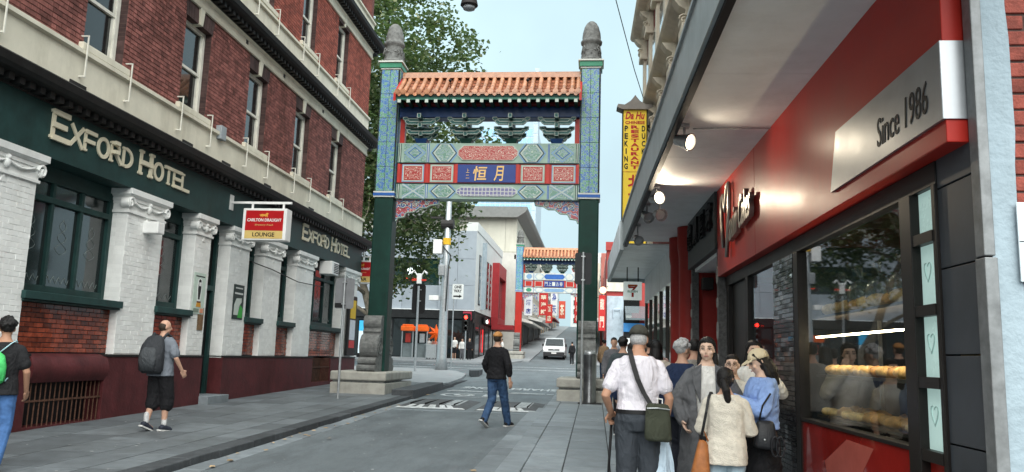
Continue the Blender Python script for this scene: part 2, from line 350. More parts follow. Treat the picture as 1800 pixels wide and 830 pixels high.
# strip drain across the lane, speed cushions with painted keys, stencilled text
b = MB()
for i in range(5): b.box(-5 + i * .77, -5 + i * .77 + .76, 18.72, 18.9, gz(18.8) - .14, gz(18.8) - .094)
o = b.build('drain_channel', M_SLAB, kind='structure')
def cushion(x0, x1, y0, y1, label, seed):
    t = T('speed_cushion', label, 'speed hump', ((x0 + x1) / 2, (y0 + y1) / 2, gz(y0) - .1), 'speed cushions on the lane')
    z0 = lambda y: gz(y) - .098; b = MB(); e = .38; h = .065
    b.hexa([(x0, y0, z0(y0)), (x1, y0, z0(y0)), (x1, y1, z0(y1)), (x0, y1, z0(y1)), (x0 + .25, y0 + e, z0(y0 + e) + h), (x1 - .25, y0 + e, z0(y0 + e) + h), (x1 - .25, y1 - e, z0(y1 - e) + h), (x0 + .25, y1 - e, z0(y1 - e) + h)])
    b.build('body', M_RUB, t)
    # white paint on the ramp: long edge bar and piano keys
    q = random.Random(seed); w = x1 - x0; ms = []
    def ramp_pt(x, s):  # s 0..1 up the front ramp
        y = y0 + e * s; xx = x0 + .25 * s + (x - x0) / w * (w - .5 * s); return (xx, y - .004, z0(y) + h * s + .006)
    def key(xa, xb, s0, s1):
        k = MB(); p = [ramp_pt(xa, s0), ramp_pt(xb, s0), ramp_pt(xb, s1), ramp_pt(xa, s1)]
        k.hexa([(a[0], a[1], a[2] - .004) for a in p] + p); k.build('painted_key', M_MARK, t)
    key(x0 + .02, x1 - .02, .04, .34); x = x0 + .22
    while x < x1 - .25:
        ww = q.choice([.16, .2, .26]); key(x, min(x + ww, x1 - .15), .35, .96); x += ww + q.choice([.06, .12, .18])
    seam = MB()
    for i in range(1, 5):
        xx = x0 + w * i / 5; p = z0(y0 + e) + h; seam.box(xx - .008, xx + .008, y0 + e, y1 - e, z0(y0 + e) + h - .002, z0(y1 - e) + h + .004)
    seam.build('seam', mat('seam', (.02, .02, .02), .9), t)
    p = MB(); p.hexa([(x1 - .62, y0 + e + .1, z0(y0 + e + .1) + h), (x1 - .27, y0 + e + .1, z0(y0 + e + .1) + h), (x1 - .27, y1 - e - .1, z0(y1 - e - .1) + h), (x1 - .62, y1 - e - .1, z0(y1 - e - .1) + h),
                      (x1 - .62, y0 + e + .1, z0(y0 + e + .1) + h + .005), (x1 - .27, y0 + e + .1, z0(y0 + e + .1) + h + .005), (x1 - .27, y1 - e - .1, z0(y1 - e - .1) + h + .005), (x1 - .62, y1 - e - .1, z0(y1 - e - .1) + h + .005)])
    p.build('painted_corner', mat('faded_paint', (.3, .33, .34), .8, var=.4, scale=14), t)
cushion(-4.85, -3.05, 19.3, 21.9, 'left speed cushion beside the gate island kerb with broad white keys', 4)
cushion(-2.85, -1.3, 19.3, 21.9, 'right speed cushion beside the flagstone footpath with fine white keys', 6)
dec = bpy.data.objects.new('road_marking', None); COL.objects.link(dec); dec.location = (-3, 25, gz(25) - .1); dec['kind'] = 'structure'
def flat_text(body, xc, yc, w, h, flip=True):
    s = -1 if flip else 1
    lettering(body, (xc, yc, gz(yc) - .092), (s, 0, 0), (0, s, s * .02), w, h, M_MARK, dec, 'stencil', bold=.02, extr=.003)
flat_text('SHARED ZONE', -2.95, 28.2, 3.3, 1.1)
flat_text('10', -3.7, 24.4, 1.1, .8)
ring = MB()
for a in range(24):
    t0, t1 = 2 * PI * a / 24, 2 * PI * (a + 1) / 24
    P = lambda r, t: (-3.7 + .95 * r * math.cos(t), 24.4 + .85 * r * math.sin(t), gz(24.4 + .85 * r * math.sin(t)) - .094)
    ring.add([P(.86, t0), P(1, t0), P(1, t1), P(.86, t1)], [(0, 1, 2, 3)])
ring.build('stencil', M_MARK, dec)
pm = MB()
for (cx, cy, s) in ((-4.0, 26.3, 1), (-1.95, 26.1, 1)):
    pm.ball((cx + .55, cy, gz(cy) - .095), (.14, .16, .004), 10, 4); pm.prism([(cx - .1, cy - .12), (cx + .38, cy - .08), (cx + .38, cy + .1), (cx - .1, cy + .14)], 'z', gz(cy) - .1, gz(cy) - .089)
    pm.prism([(cx - .75, cy - .28), (cx - .1, cy - .12), (cx - .1, cy), (cx - .75, cy - .14)], 'z', gz(cy) - .1, gz(cy) - .089); pm.prism([(cx - .75, cy + .3), (cx - .1, cy + .02), (cx - .1, cy + .14), (cx - .7, cy + .42)], 'z', gz(cy) - .1, gz(cy) - .089)
pm.build('stencil', M_MARK, dec)
m = MB(); m.box(-14, -.8, 52.2, 52.45, gz(52) - .12, gz(52.3) - .09); m.box(-14, -.8, 47.4, 47.65, gz(47) - .12, gz(47.5) - .09); m.build('stencil', M_MARK, dec)
# fallen leaves by the kerbs
M_LEAFD = mat('dry_leaf', (.42, .3, .17), .8, var=.3, scale=30, isl=.35)
q = random.Random(2); lb = MB()
for i in range(44):
    if q.random() < .82: x = XKL + .05 + abs(q.gauss(0, .25)); y = q.uniform(8, 24); z = gz(y) - .085
    else: x = XKR - .1 - abs(q.gauss(0, .25)); y = q.uniform(7.5, 11); z = gz(y) - .07
    s = q.uniform(.02, .05); a = q.uniform(0, 6.28); P = lambda r, t, dz: (x + r * s * math.cos(a + t), y + r * s * math.sin(a + t), z + dz)
    lb.add([P(1.5, 0, .012), P(.9, 1.2, .02), P(1, 2.6, .004), P(1, 3.7, .016), P(.9, 5, .008)], [(0, 1, 2, 3, 4)])
lb.build('fallen_leaf_litter', M_LEAFD, label='scattered dry brown leaves lying along the kerbs', cat='leaves', kind='stuff')
# wear on the lane and footpaths: gum spots and scraps
q = random.Random(14); lb = MB()
for i in range(260):
    y = q.uniform(6, 22); side = q.random()
    x, dz = (q.uniform(-4.6, -1.6), -.094) if side < .4 else (q.uniform(-8.4, -5.4), .0055) if side < .7 else (q.uniform(-.8, 2), .0055)
    s = q.uniform(.008, .022); n = 7; lb.add([(x + s * math.cos(2 * PI * k / n) * q.uniform(.8, 1.3), y + s * math.sin(2 * PI * k / n) * 1.1, gz(y) + dz) for k in range(n)], [list(range(n))])
lb.build('gum_spots', mat('gum', (.4, .41, .4), .8, var=.3, scale=40, isl=.5), label='small pale gum spots and scraps dotted over lane and footpaths', cat='litter', kind='stuff')
# ------------------------------------------------------------------ the hotel on the left
def proj(p):
    c = cam.matrix_world.to_3x3().transposed() @ (Vector(p) - Vector((0, 0, CAMZ)))
    return (900 + 1400 * c.x / -c.z, 415 - 1400 * c.y / -c.z) if c.z < -.1 else (-9e3, 0)
M_BRICK = mat('red_brick', (.23, .088, .075), .75, var=.3, scale=5, bump=.5, bscale=120, isl=.35, dirt=.35)
M_BRICK2 = mat('red_brick_upper', (.3, .085, .06), .75, var=.25, scale=5, bump=.5, bscale=120, isl=.3, dirt=.3)
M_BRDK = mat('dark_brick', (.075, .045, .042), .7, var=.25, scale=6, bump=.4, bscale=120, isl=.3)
M_MORTAR = mat('brick_mortar', (.12, .075, .066), .9, var=.2)
M_WHITE = mat('white_painted_brick', (.78, .785, .76), .6, var=.05, scale=3, bump=.25, bscale=40, isl=.05, dirt=.16)
M_CREAM = mat('cream_render', (.70, .66, .54), .6, var=.07, scale=2, bump=.15, bscale=50, dirt=.3)
M_GREEN = mat('dark_green_paint', (.018, .05, .047), .5, var=.2, scale=2.5, dirt=.4)
M_CORN = mat('dark_cornice', (.017, .0165, .016), .55, var=.3, scale=5, bump=.2)
M_MAROON = mat('maroon_paint', (.085, .02, .022), .55, var=.22, scale=3, bump=.5, bscale=18, dirt=.5)
M_TILE = mat('glazed_brown_tile', (.2, .04, .018), .22, var=.35, scale=7, isl=.55, coat=.4)
M_SASH = mat('cream_timber', (.72, .70, .62), .5, var=.1, scale=6)
M_IRON = mat('iron', (.03, .028, .027), .6, var=.2)
M_RUST = mat('rusty_iron', (.09, .045, .03), .8, var=.35, scale=20)
M_STEEL = mat('galvanised', (.42, .44, .45), .4, metal=.7, var=.12, scale=12)
M_WP = mat('white_paint', (.78, .78, .76), .45, var=.05)
M_BLACK = mat('black', (.012, .012, .013), .5, var=.1)
G_DARK = glass('dark_pane', (.25, .3, .3), .82, body=(.012, .016, .016), ior=1.3)
HX = XLF
hotel = T('corner_hotel', 'three-storey red brick corner hotel with dark green frieze lettered EXFORD HOTEL', 'hotel', (HX - 2, 18, .3))
Y0, Y1 = -6, 28.5
COLS = [2.58 + .08 + 3.145 * i for i in range(8)]   # window openings, left edges
COLS = [12.03 + 3.145 * i for i in range(-3, 5)]; WW = 1.13
core = MB(); core.box(-17, HX - .42, Y0, Y1 - .25, -.5, 16)
core.build('wall', M_MORTAR, hotel)
endw = MB(); endw.box(-17, HX - .02, Y1 - .24, Y1, 1.4, 16); endw.build('end_wall', M_BRICK, hotel)
floors = [(6.46, 8.93, 6.6, 8.55), (10.4, 12.92, 10.54, 12.6)]
BR = []   # every brick: (y, z, w, h, dark)
def brick_face(y0, y1, z0, z1, holes, dark_holes, cl=.235, ch=.086):
    k = 0; z = z0
    while z < z1 - .02:
        h = min(ch, z1 - z); y = y0 - (cl / 2 if k % 2 else 0); W_ = cl
        j = k
        while y < y1:
            W_ = cl if j % 2 else cl * .49; j += 1
            a, b2 = max(y, y0), min(y + W_, y1)
            segs = [(a, b2)]
            for (ha, hb, hz0, hz1) in holes:
                if z + h > hz0 + .01 and z < hz1 - .01:
                    ns = []
                    for (p, q_) in segs:
                        if q_ <= ha or p >= hb: ns.append((p, q_))
                        else:
                            if p < ha: ns.append((p, ha))
                            if q_ > hb: ns.append((hb, q_))
                    segs = ns
            for (p, q_) in segs:
                if q_ - p > .03: BR.append((p, z, q_ - p, h))
            y += W_
        z += ch; k += 1
def brick_mb(y, z, w, h, x=HX, g=.005, d=.02):
    b = MB(); e = .004; xo = x + random.uniform(-.0025, .0025)
    b.add([(x - d, y + g, z + g), (x - d, y + w - g, z + g), (x - d, y + w - g, z + h - g), (x - d, y + g, z + h - g), (xo, y + g + e, z + g + e), (xo, y + w - g - e, z + g + e), (xo, y + w - g - e, z + h - g - e), (xo, y + g + e, z + h - g - e)],
          [(4, 5, 6, 7), (0, 1, 5, 4), (1, 2, 6, 5), (2, 3, 7, 6), (3, 0, 4, 7)]); return b
for (b0, b1, s0, s1) in floors:
    holes = [(c, c + WW, s0, s1) for c in COLS] + [(c - .03, c + WW + .03, s1, s1 + .36) for c in COLS]
    brick_face(2, Y1, b0, b1, holes, None)
    backing = MB(); edges = [2] + [e for c in COLS if c > 2 for e in (c, c + WW)] + [Y1]
    edges = [e for e in edges if e >= 2]
    for i in range(0, len(edges) - 1, 2): backing.box(HX - .42, HX - .012, edges[i], edges[i + 1], b0, b1)
    for c in COLS:
        backing.box(HX - .42, HX - .012, c, c + WW, s1 + .02, b1); backing.box(HX - .42, HX - .012, c, c + WW, b0, s0)
    backing.box(HX - .42, HX - .01, Y0, 1.99, b0, b1)
    backing.build('brick_backing', M_MORTAR, hotel)
vis = []
for i, (y, z, w, h) in enumerate(BR):
    p = [proj((HX, y + a * w, z + c_ * h)) for a, c_ in ((0, 0), (1, 0), (1, 1), (0, 1))]
    inside = all(0 <= q_[0] <= 1800 and 0 <= q_[1] <= 830 for q_ in p)
    ar = abs(sum(p[j][0] * p[(j + 1) % 4][1] - p[(j + 1) % 4][0] * p[j][1] for j in range(4))) / 2
    vis.append((ar if inside else -1, i))
top = {i for a, i in sorted(vis, reverse=True)[:290]}
rest = MB(); rest2 = MB(); shared = {}
for i, (y, z, w, h) in enumerate(BR):
    if i in top:
        k = (round(w, 3), round(h, 3), z < 9.5)
        if k not in shared: shared[k] = brick_mb(0, 0, w, h, 0).mesh('brick'); shared[k].materials.append(M_BRICK if z < 9.5 else M_BRICK2)
        inst('brick', shared[k], (HX, y, z), hotel)
    else: (rest if z < 9.5 else rest2).ext(brick_mb(y, z, w, h))
rest2.build('upper_brickwork', M_BRICK2, hotel, kind='stuff')
rest.build('brickwork', M_BRICK, hotel, kind='stuff')

def sash_window(c, z0, z1):
    t = MB(); X = HX - .2
    # dark brick reveals, the visible far jamb laid in courses
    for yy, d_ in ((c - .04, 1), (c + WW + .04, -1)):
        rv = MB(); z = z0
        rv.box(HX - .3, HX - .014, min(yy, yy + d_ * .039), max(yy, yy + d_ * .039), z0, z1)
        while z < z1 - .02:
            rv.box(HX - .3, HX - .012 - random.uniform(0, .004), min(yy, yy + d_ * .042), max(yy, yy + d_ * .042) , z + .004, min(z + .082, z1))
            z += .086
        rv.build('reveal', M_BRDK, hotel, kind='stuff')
    fr = MB(); w = .07
    for (a, b2) in ((c + .01, c + .01 + w + .03), (c + WW - .04 - w, c + WW - .01)): fr.box(X - .09, X + .05, a, b2, z0, z1)
    fr.box(X - .09, X + .05, c + .1, c + WW - .1, z1 - .1, z1 - .005); fr.box(X - .09, X + .06, c + .1, c + WW - .1, z0, z0 + .07)
    f = fr.build('window_frame', M_SASH, hotel, bevel=.006)
    zm = (z0 + z1) / 2 - .03
    sh = MB(); sh.box(X - .03, X + .03, c + .1, c + WW - .11, zm - .03, zm + .03)
    for yy in (c + .1, c + WW - .15): sh.box(X - .05, X + .012, yy, yy + .045, z0 + .07, zm - .03); sh.box(X - .07, X + .02, yy, yy + .04, zm + .03, z1 - .1)
    sh.build('sash', M_SASH, f)
    for (a, b2, dx) in ((z0 + .07, zm - .03, -.02), (zm + .03, z1 - .1, 0)):
        g = MB(); g.box(X + dx - .012, X + dx - .004, c + .145, c + WW - .15, a, b2); g.build('pane', G_DARK, f)
    rb = MB(); rb.box(X - .16, X - .14, c + .1, c + WW - .1, zm + .25, z1 - .1); rb.build('blind', mat('blind', (.45, .47, .46), .8), f)
    # dark flat arch of upright bricks with a cream keystone
    n = 11; ar = MB()
    for i in range(n):
        a0 = c - .02 + (WW + .04) * i / n; a1 = c - .02 + (WW + .04) * (i + 1) / n; k = .05
        if i == n // 2: continue
        s0_ = (a0 - c - WW / 2) * 1.12 + c + WW / 2; s1_ = (a1 - c - WW / 2) * 1.12 + c + WW / 2
        ar.hexa([(HX - .3, a0 + .004, z1), (HX + .001, a0 + .004, z1), (HX + .001, a1 - .004, z1), (HX - .3, a1 - .004, z1), (HX - .3, s0_ + .004, z1 + .35), (HX + .001, s0_ + .004, z1 + .35), (HX + .001, s1_ - .004, z1 + .35), (HX - .3, s1_ - .004, z1 + .35)])
    ar.build('flat_arch', M_BRDK, hotel)
    m_ = c + WW / 2; ks = MB(); ks.hexa([(HX - .2, m_ - .065, z1 - .02), (HX + .035, m_ - .065, z1 - .02), (HX + .035, m_ + .065, z1 - .02), (HX - .2, m_ + .065, z1 - .02), (HX - .2, m_ - .1, z1 + .38), (HX + .05, m_ - .1, z1 + .38), (HX + .05, m_ + .1, z1 + .38), (HX - .2, m_ + .1, z1 + .38)])
    ks.build('keystone', M_CREAM, hotel, bevel=.008)
    sl = MB(); sl.box(HX - .3, HX + .09, c - .12, c + WW + .12, z0 - .13, z0 - .005); sl.build('window_sill', M_CREAM, hotel, bevel=.01)
    for yy in (c - .06, c + WW + .1):   # white flower-box guards
        g = MB(); g.bar((HX + .13, yy, z0 - .62), (HX + .13, yy, z0 + .12), .02); g.bar((HX + .13, yy, z0 + .11), (HX - .02, yy, z0 + .11), .02); g.bar((HX + .13, yy, z0 - .6), (HX + .02, yy, z0 - .6), .025)
        g.build('guard_bracket', M_SASH, hotel)
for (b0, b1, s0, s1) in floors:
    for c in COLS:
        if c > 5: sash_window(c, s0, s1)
# cream bands, cornices
def run(name, prof, mt, y0=Y0, y1=Y1, **k): 
    b = MB(); b.prism(prof, 'y', y0, y1); return b.build(name, mt, hotel, **k)
for (zb, fr_top) in ((5.3, 5.3), (9.2, 9.2), (13.0, 13.0)):
    run('cornice', [(HX - .05, zb - .02), (HX + .1, zb), (HX + .12, zb + .09), (HX + .36, zb + .15), (HX + .42, zb + .2), (HX + .45, zb + .31), (HX + .4, zb + .35), (HX - .05, zb + .44)], M_CORN, Y0, Y1 + .42)
    d = MB(); y = Y0 if zb > 6 else 4
    while y < Y1 + .1: d.box(HX + .08, HX + .27, y, y + .11, zb + .02, zb + .125); y += .22
    d.build('dentil_row', M_CORN, hotel, kind='stuff')
    run('band', [(HX - .06, zb + .42), (HX + .03, zb + .42), (HX + .03, zb + 1.06), (HX + .1, zb + 1.09), (HX + .1, zb + 1.16), (HX + .02, zb + 1.18), (HX - .06, zb + 1.18)], M_CREAM, Y0, Y1 + .02)
    if zb > 6:
        run('frieze_band', [(HX - .06, zb - .3), (HX + .05, zb - .3), (HX + .07, zb - .25), (HX + .035, zb - .22), (HX + .035, zb - .06), (HX + .09, zb - .0), (HX - .06, zb - .0)], M_CREAM, Y0, Y1 + .02)
for i, y in enumerate((14.2, 17.9, 20.3, 23.5)):
    v = MB(); v.box(HX + .03, HX + .042, y, y + .12, 9.02, 9.12); v.build('air_vent', M_IRON, hotel)
for y in (11.75, 15.4, 17.2, 19.6, 22.9):
    v = MB(); v.box(HX + .03, HX + .05, y, y + .42, 5.8, 5.88); v.build('louvre', M_IRON, hotel)
v = MB(); v.box(HX, HX + .14, 16.85, 17.1, 6.3, 6.62); v.build('junction_box', mat('grey_box', (.3, .33, .35), .5), hotel, bevel=.01)
# frieze and lettering
run('frieze', [(HX - .4, 4.47), (HX + .08, 4.47), (HX + .08, 5.3), (HX - .4, 5.3)], M_GREEN, Y0, Y1)
M_LET = mat('cream_letters', (.72, .66, .5), .5, var=.04)
LET = {'E': [(0, 0, 0, 1), (0, 1, .62, 1), (0, .5, .5, .5), (0, 0, .66, 0)], 'X': [(.02, 0, .7, 1), (.02, 1, .7, 0)], 'F': [(0, 0, 0, 1), (0, 1, .62, 1), (0, .5, .5, .5)],
       'R': [(0, 0, 0, 1), (.3, .46, .68, 0), 'rbowl'], 'D': [(0, 0, 0, 1), 'dbowl'], 'O': ['ring'], 'H': [(0, 0, 0, 1), (.62, 0, .62, 1), (0, .5, .62, .5)], 'T': [(.34, 0, .34, 1), (-.02, 1, .7, 1)], 'L': [(0, 0, 0, 1), (0, 0, .6, 0)]}
def letter(ch, y, z, h, asp):
    b = MB(); w = .17 * h; X = HX + .082
    P = lambda u, v: (y + u * h * asp, z + w * .5 + v * (h - w))
    def stroke(u0, v0, u1, v1, ww=w):
        a, c = Vector(P(u0, v0)), Vector(P(u1, v1)); d = (c - a).normalized(); n = Vector((-d.y, d.x)) * ww / 2; a = a - d * ww * .4; c = c + d * ww * .4
        b.prism([tuple(a + n), tuple(a - n), tuple(c - n), tuple(c + n)], 'x', X, X + .02 + .001 * len(b.f))
    def arc(cu, cv, ru, rv, t0, t1, k=14):
        for i in range(k):
            ta, tb = t0 + (t1 - t0) * i / k, t0 + (t1 - t0) * (i + 1) / k
            q4 = []
            for t, s in ((ta, -.5), (tb, -.5), (tb, .5), (ta, .5)):
                c0 = P(cu + ru * math.cos(t), cv + rv * math.sin(t)); q4.append((c0[0] + math.cos(t) * w * s, c0[1] + math.sin(t) * w * s))
            b.prism(q4, 'x', X, X + .024)
    for s in LET[ch]:
        if s == 'ring': arc(.4, .5, .36, .5, 0, 2 * PI, 24)
        elif s == 'dbowl': arc(.14, .5, .5, .5, -PI / 2, PI / 2)
        elif s == 'rbowl': arc(.22, .74, .32, .26, -PI / 2, PI / 2, 10); stroke(0, 1, .22, 1); stroke(0, .48, .22, .48)
        else:
            stroke(*s)
            if s[0] == s[2]:
                for v in (0, 1): stroke(s[0] - .1, v, s[0] + .1, v, w * .55)
    return b
def sign_word(y0, z0, h1, h2, width):
    txt = 'EXFORD HOTEL'; adv = {'E': .82, 'X': .9, 'F': .82, 'O': .98, 'R': .9, 'D': .86, ' ': .5, 'H': .86, 'T': .84, 'L': .78}
    tot = sum(adv[c] * (h1 if i in (0, 7) else h2) for i, c in enumerate(txt)); asp = width / tot; y = y0
    for i, c in enumerate(txt):
        h = h1 if i in (0, 7) else h2
        if c != ' ': letter(c, y, z0 + (0 if i in (0, 7) else .02), h, asp).build('sign_letter', M_LET, hotel)
        y += adv[c] * h * asp
sign_word(11.42, 4.76, .5, .38, 4.35)
sign_word(22.45, 4.8, .5, .38, 4.55)
# ground floor: pilasters, windows, base
PIL = [(2.2, 3.6), (5.6, 7.0), (9.9, 11.33), (13.81, 15.05), (16.4, 17.1), (18.08, 19.16), (20.12, 21.22), (22.4, 23.8), (26.75, 28.45)]
pb = MB()
def pil_bricks(y0, y1):
    z = 1.42; k = 0
    while z < 4.02:
        h = min(.086, 4.02 - z); y = y0 - (.117 if k % 2 else 0)
        while y < y1:
            a, c = max(y, y0), min(y + .235, y1)
            if c - a > .02: pb.ext(brick_mb(a, z, c - a, h, HX - .001, .0012, .0045))
            y += .235
        y = HX - .40
        while y < HX - .012:    # the side towards the camera
            c = min(y + .2, HX - .012); e = .004
            pb.add([(y + e, y0 - .002, z + e), (c - e, y0 - .002, z + e), (c - e, y0 - .002, z + h - e), (y + e, y0 - .002, z + h - e), (y, y0 + .01, z), (c, y0 + .01, z), (c, y0 + .01, z + h), (y, y0 + .01, z + h)], [(0, 1, 2, 3), (4, 5, 1, 0), (5, 6, 2, 1), (6, 7, 3, 2), (7, 4, 0, 3)]); y += .2
        z += .086; k += 1
for (a, c) in PIL:
    p = MB(); p.box(HX - .42, HX - .006, a, c, 1.35, 4.5); po = p.build('pilaster', M_WHITE, hotel)
    if a > 9: pil_bricks(a, c)
    cp = MB(); e = [(4.02, 4.07, .035), (4.2, 4.25, .03), (4.36, 4.47, .11)]
    for (z0, z1, o_) in e: cp.box(HX - .4, HX + o_, a - o_, c + o_, z0, z1)
    cp.box(HX - .4, HX + .012, a - .012, c + .012, 4.07, 4.2); cp.box(HX - .4, HX + .05, a - .05, c + .05, 4.25, 4.31)
    cp.hexa([(HX - .4, a - .03, 4.31), (HX + .03, a - .03, 4.31), (HX + .03, c + .03, 4.31), (HX - .4, c + .03, 4.31), (HX - .4, a - .1, 4.36), (HX + .1, a - .1, 4.36), (HX + .1, c + .1, 4.36), (HX - .4, c + .1, 4.36)])
    cap = cp.build('capital', M_WHITE, hotel, bevel=.006)
    for yy, s in ((a - .02, 1), (c + .02, -1)):    # rolled volutes
        v = MB(); pts = [(HX + .06, yy + s * .11 * (1 - .06 * k) * math.cos(k * .7) * (1 - k / 16), 4.21 + .11 * math.sin(k * .7) * (1 - k / 16)) for k in range(15)]
        v.tube(pts, [.03 - .001 * k for k in range(15)], 6); n = 12
        v.prism([(yy + .095 * math.cos(2 * PI * k / n), 4.21 + .095 * math.sin(2 * PI * k / n)) for k in range(n)], 'x', HX - .1, HX + .05); v.build('volute', M_WHITE, cap, smooth=40)
    sw = MB(); mid = (a + c) / 2
    sw.tube([(HX + .04, a + .12 + (c - a - .24) * k / 12, 4.24 - .07 * math.sin(PI * ((k % 6) / 6))) for k in range(13)], .022, 6)
    sw.ball((HX + .04, mid, 4.19), (.045, .06, .08)); sw.ball((HX + .045, mid, 4.27), (.05, .045, .05)); sw.build('swag', M_WHITE, cap, smooth=True)
    dr = MB(); dr.hexa([(HX - .01, mid - .06, 3.9), (HX + .01, mid - .06, 3.9), (HX + .01, mid + .06, 3.9), (HX - .01, mid + .06, 3.9), (HX - .01, mid - .01, 4.0), (HX + .02, mid - .01, 4.0), (HX + .02, mid + .01, 4.0), (HX - .01, mid + .01, 4.0)]); dr.build('drop', M_WHITE, cap)
pb.build('painted_brickwork', M_WHITE, hotel, kind='stuff')
DOOR = (17.1, 18.08)
def base_run(a, c, z0=-.3, z1=1.36, mt=M_MAROON): 
    b = MB(); b.box(HX - .4, HX + .035, a, c, z0, z1); b.box(HX - .4, HX + .055, a, c, z1 + .002, z1 + .045, 1)
    return b.build('plinth', [mt, M_CORN], hotel, bevel=.006)
VA, VE = (11.6, 13.55), (24.15, 25.85)
base_run(Y0, VA[0]); base_run(VA[1], DOOR[0]); base_run(DOOR[1], VE[0]); base_run(VE[1], Y1 + .03)
b = MB(); b.prism([(HX - .4, .95), (HX + .03, .95), (HX + .1, 1.05), (HX + .12, 1.18), (HX + .06, 1.34), (HX - .1, 1.405), (HX - .4, 1.405)], 'y', VA[0], VA[1]); b.build('plinth_bulge', M_MAROON, hotel, smooth=50)
for (a, c, z1) in ((VA[0], VA[1], .27), (VE[0], VE[1], .62)): b = MB(); b.box(HX - .4, HX + .03, a, c, -.3, z1); b.build('plinth', M_MAROON, hotel)
for (a, c, z0, z1) in ((VA[0], VA[1], .27, .95), (VE[0], VE[1], .62, 1.36)):
    bk = MB(); bk.box(HX - .42, HX - .3, a, c, z0, z1); bk.build('cellar_vent', M_BLACK, hotel); y = a + .06
    gr = MB(); gr.box(HX - .03, HX, a, c, z1 - .3, z1 - .27); gr.build('grille_rail', M_RUST, hotel)
    while y < c:
        r_ = MB(); r_.tube([(HX - .02, y, z0), (HX - .02, y, z1)], .011, 6); r_.build('grille_bar', M_RUST, hotel); y += .115
tile_me = None
def bay(a, c, n, sill=True):
    X = HX - .36
    tb = MB(); tb.box(HX - .4, HX - .16, a, c, 1.41, 2.2); tb.build('tile_backing', M_BLACK, hotel)
    tw, th = .21, .078; z = 1.42; k = 0; cache = {}
    while z < 2.18:
        y = a - (tw / 2 if k % 2 else 0)
        while y < c:
            p, q_ = max(y, a), min(y + tw, c)
            if q_ - p > .03:
                key = round(q_ - p, 3)
                if key not in cache: cache[key] = brick_mb(0, 0, q_ - p, th, 0, .003, .015).mesh('tile'); cache[key].materials.append(M_TILE)
                inst('glazed_tile', cache[key], (HX - .15, p, z), hotel)
            y += tw
        z += th; k += 1
    s = MB(); s.box(HX - .4, HX + .03, a - .02, c + .02, 2.2, 2.235); s.box(HX - .4, HX + .07, a - .04, c + .04, 2.235, 2.36); s.build('sill', M_GREEN, hotel, bevel=.01)
    f = MB(); f.box(X - .06, X + .06, a, a + .1, 2.36, 4.47); f.box(X - .06, X + .06, c - .1, c, 2.36, 4.47); f.box(X - .06, X + .05, a + .1, c - .1, 2.36, 2.5); f.box(X - .06, X + .05, a + .1, c - .1, 4.2, 4.47); f.box(X - .06, X + .065, a + .1, c - .1, 3.86, 3.96)
    yy = [a + .1 + (c - a - .2) * i / n for i in range(n + 1)]
    for i in range(1, n): f.box(X - .06, X + .05, yy[i] - .035, yy[i] + .035, 2.5, 4.2)
    fo = f.build('window_frame', M_GREEN, hotel, bevel=.008)
    for i in range(n):
        l0, l1 = yy[i] + (.035 if i else 0), yy[i + 1] - (.035 if i < n - 1 else 0)
        g = MB(); g.box(X - .02, X - .012, l0, l1, 2.5, 3.86); g.box(X - .02, X - .012, l0, l1, 3.96, 4.2); g.build('pane', G_ETCH, fo)
        q_ = MB(); q_.tube([(X - .008, l0 + .06 + (l1 - l0 - .12) * k / 16, 2.62 + .06 * math.sin(k * 1.6)) for k in range(17)], .004, 4)
        q_.tube([(X - .008, (l0 + l1) / 2 + .16 * math.sin(k * .8) * (1 - k / 20), 3.05 + .05 * k) for k in range(13)], .004, 4); q_.tube([(X - .008, (l0 + l1) / 2 - .16 * math.sin(k * .8) * (1 - k / 20), 3.05 + .05 * k) for k in range(13)], .004, 4)
        q_.build('etched_scroll', mat('etching', (.2, .24, .23), .6), fo)
    nt = MB(); nt.box(X - .4, X - .38, a, c, 2.4, 3.5); nt.build('net_curtain', mat('curtain', (.16, .18, .17), .9, var=.3, scale=12), hotel)
G_ETCH = glass('etched_pane', (.35, .42, .4), .6, .06, (.03, .04, .04))
for a, c, n in ((7.0, 9.9, 3), (11.33, 13.81, 3), (15.05, 16.4, 1), (19.16, 20.12, 1), (21.22, 22.4, 1), (23.8, 26.75, 3)): bay(a, c, n)
d = MB(); d.box(HX - .42, HX - .38, DOOR[0], DOOR[1], .4, 4.47); d.build('door', M_BLACK, hotel)
d = MB(); d.box(HX - .38, HX - .3, DOOR[0], DOOR[0] + .1, .4, 4.47); d.box(HX - .38, HX - .3, DOOR[1] - .1, DOOR[1], .4, 4.47); d.box(HX - .38, HX - .3, DOOR[0] + .1, DOOR[1] - .1, 2.9, 3.02); d.build('door_frame', M_GREEN, hotel)
d = MB(); d.box(HX - .4, HX + .25, DOOR[0] - .02, DOOR[1] + .02, -.2, gz(17.5) + .17); d.build('doorstep', M_SLAB, hotel, bevel=.015)
d = MB(); d.box(HX - .005, HX + .012, 16.78, 17.02, 1.95, 2.45); d.build('brass_plate', mat('brass', (.25, .18, .09), .35, metal=.8, var=.3, scale=10), hotel)
d = MB(); d.box(HX - .02, HX + .3, 14.35, 14.6, 3.72, 3.95); d.build('wall_lantern', M_WP, hotel, bevel=.02)
d = MB(); d.box(HX - .1, HX + .32, 24.55, 25.25, 4.02, 4.44); ac = d.build('air_conditioner', M_WP, hotel, bevel=.02)
for k in range(6): g = MB(); g.box(HX + .32, HX + .33, 24.75, 25.2, 4.08 + k * .055, 4.105 + k * .055); g.build('grille_slat', M_IRON, ac)
cb = MB(); cb.tube([(HX + .05, 19.2, 3.75), (HX + .05, 20.5, 3.7), (HX + .06, 22.4, 3.55), (HX + .05, 24.6, 3.6)], .014, 6); cb.build('cable', M_IRON, hotel)
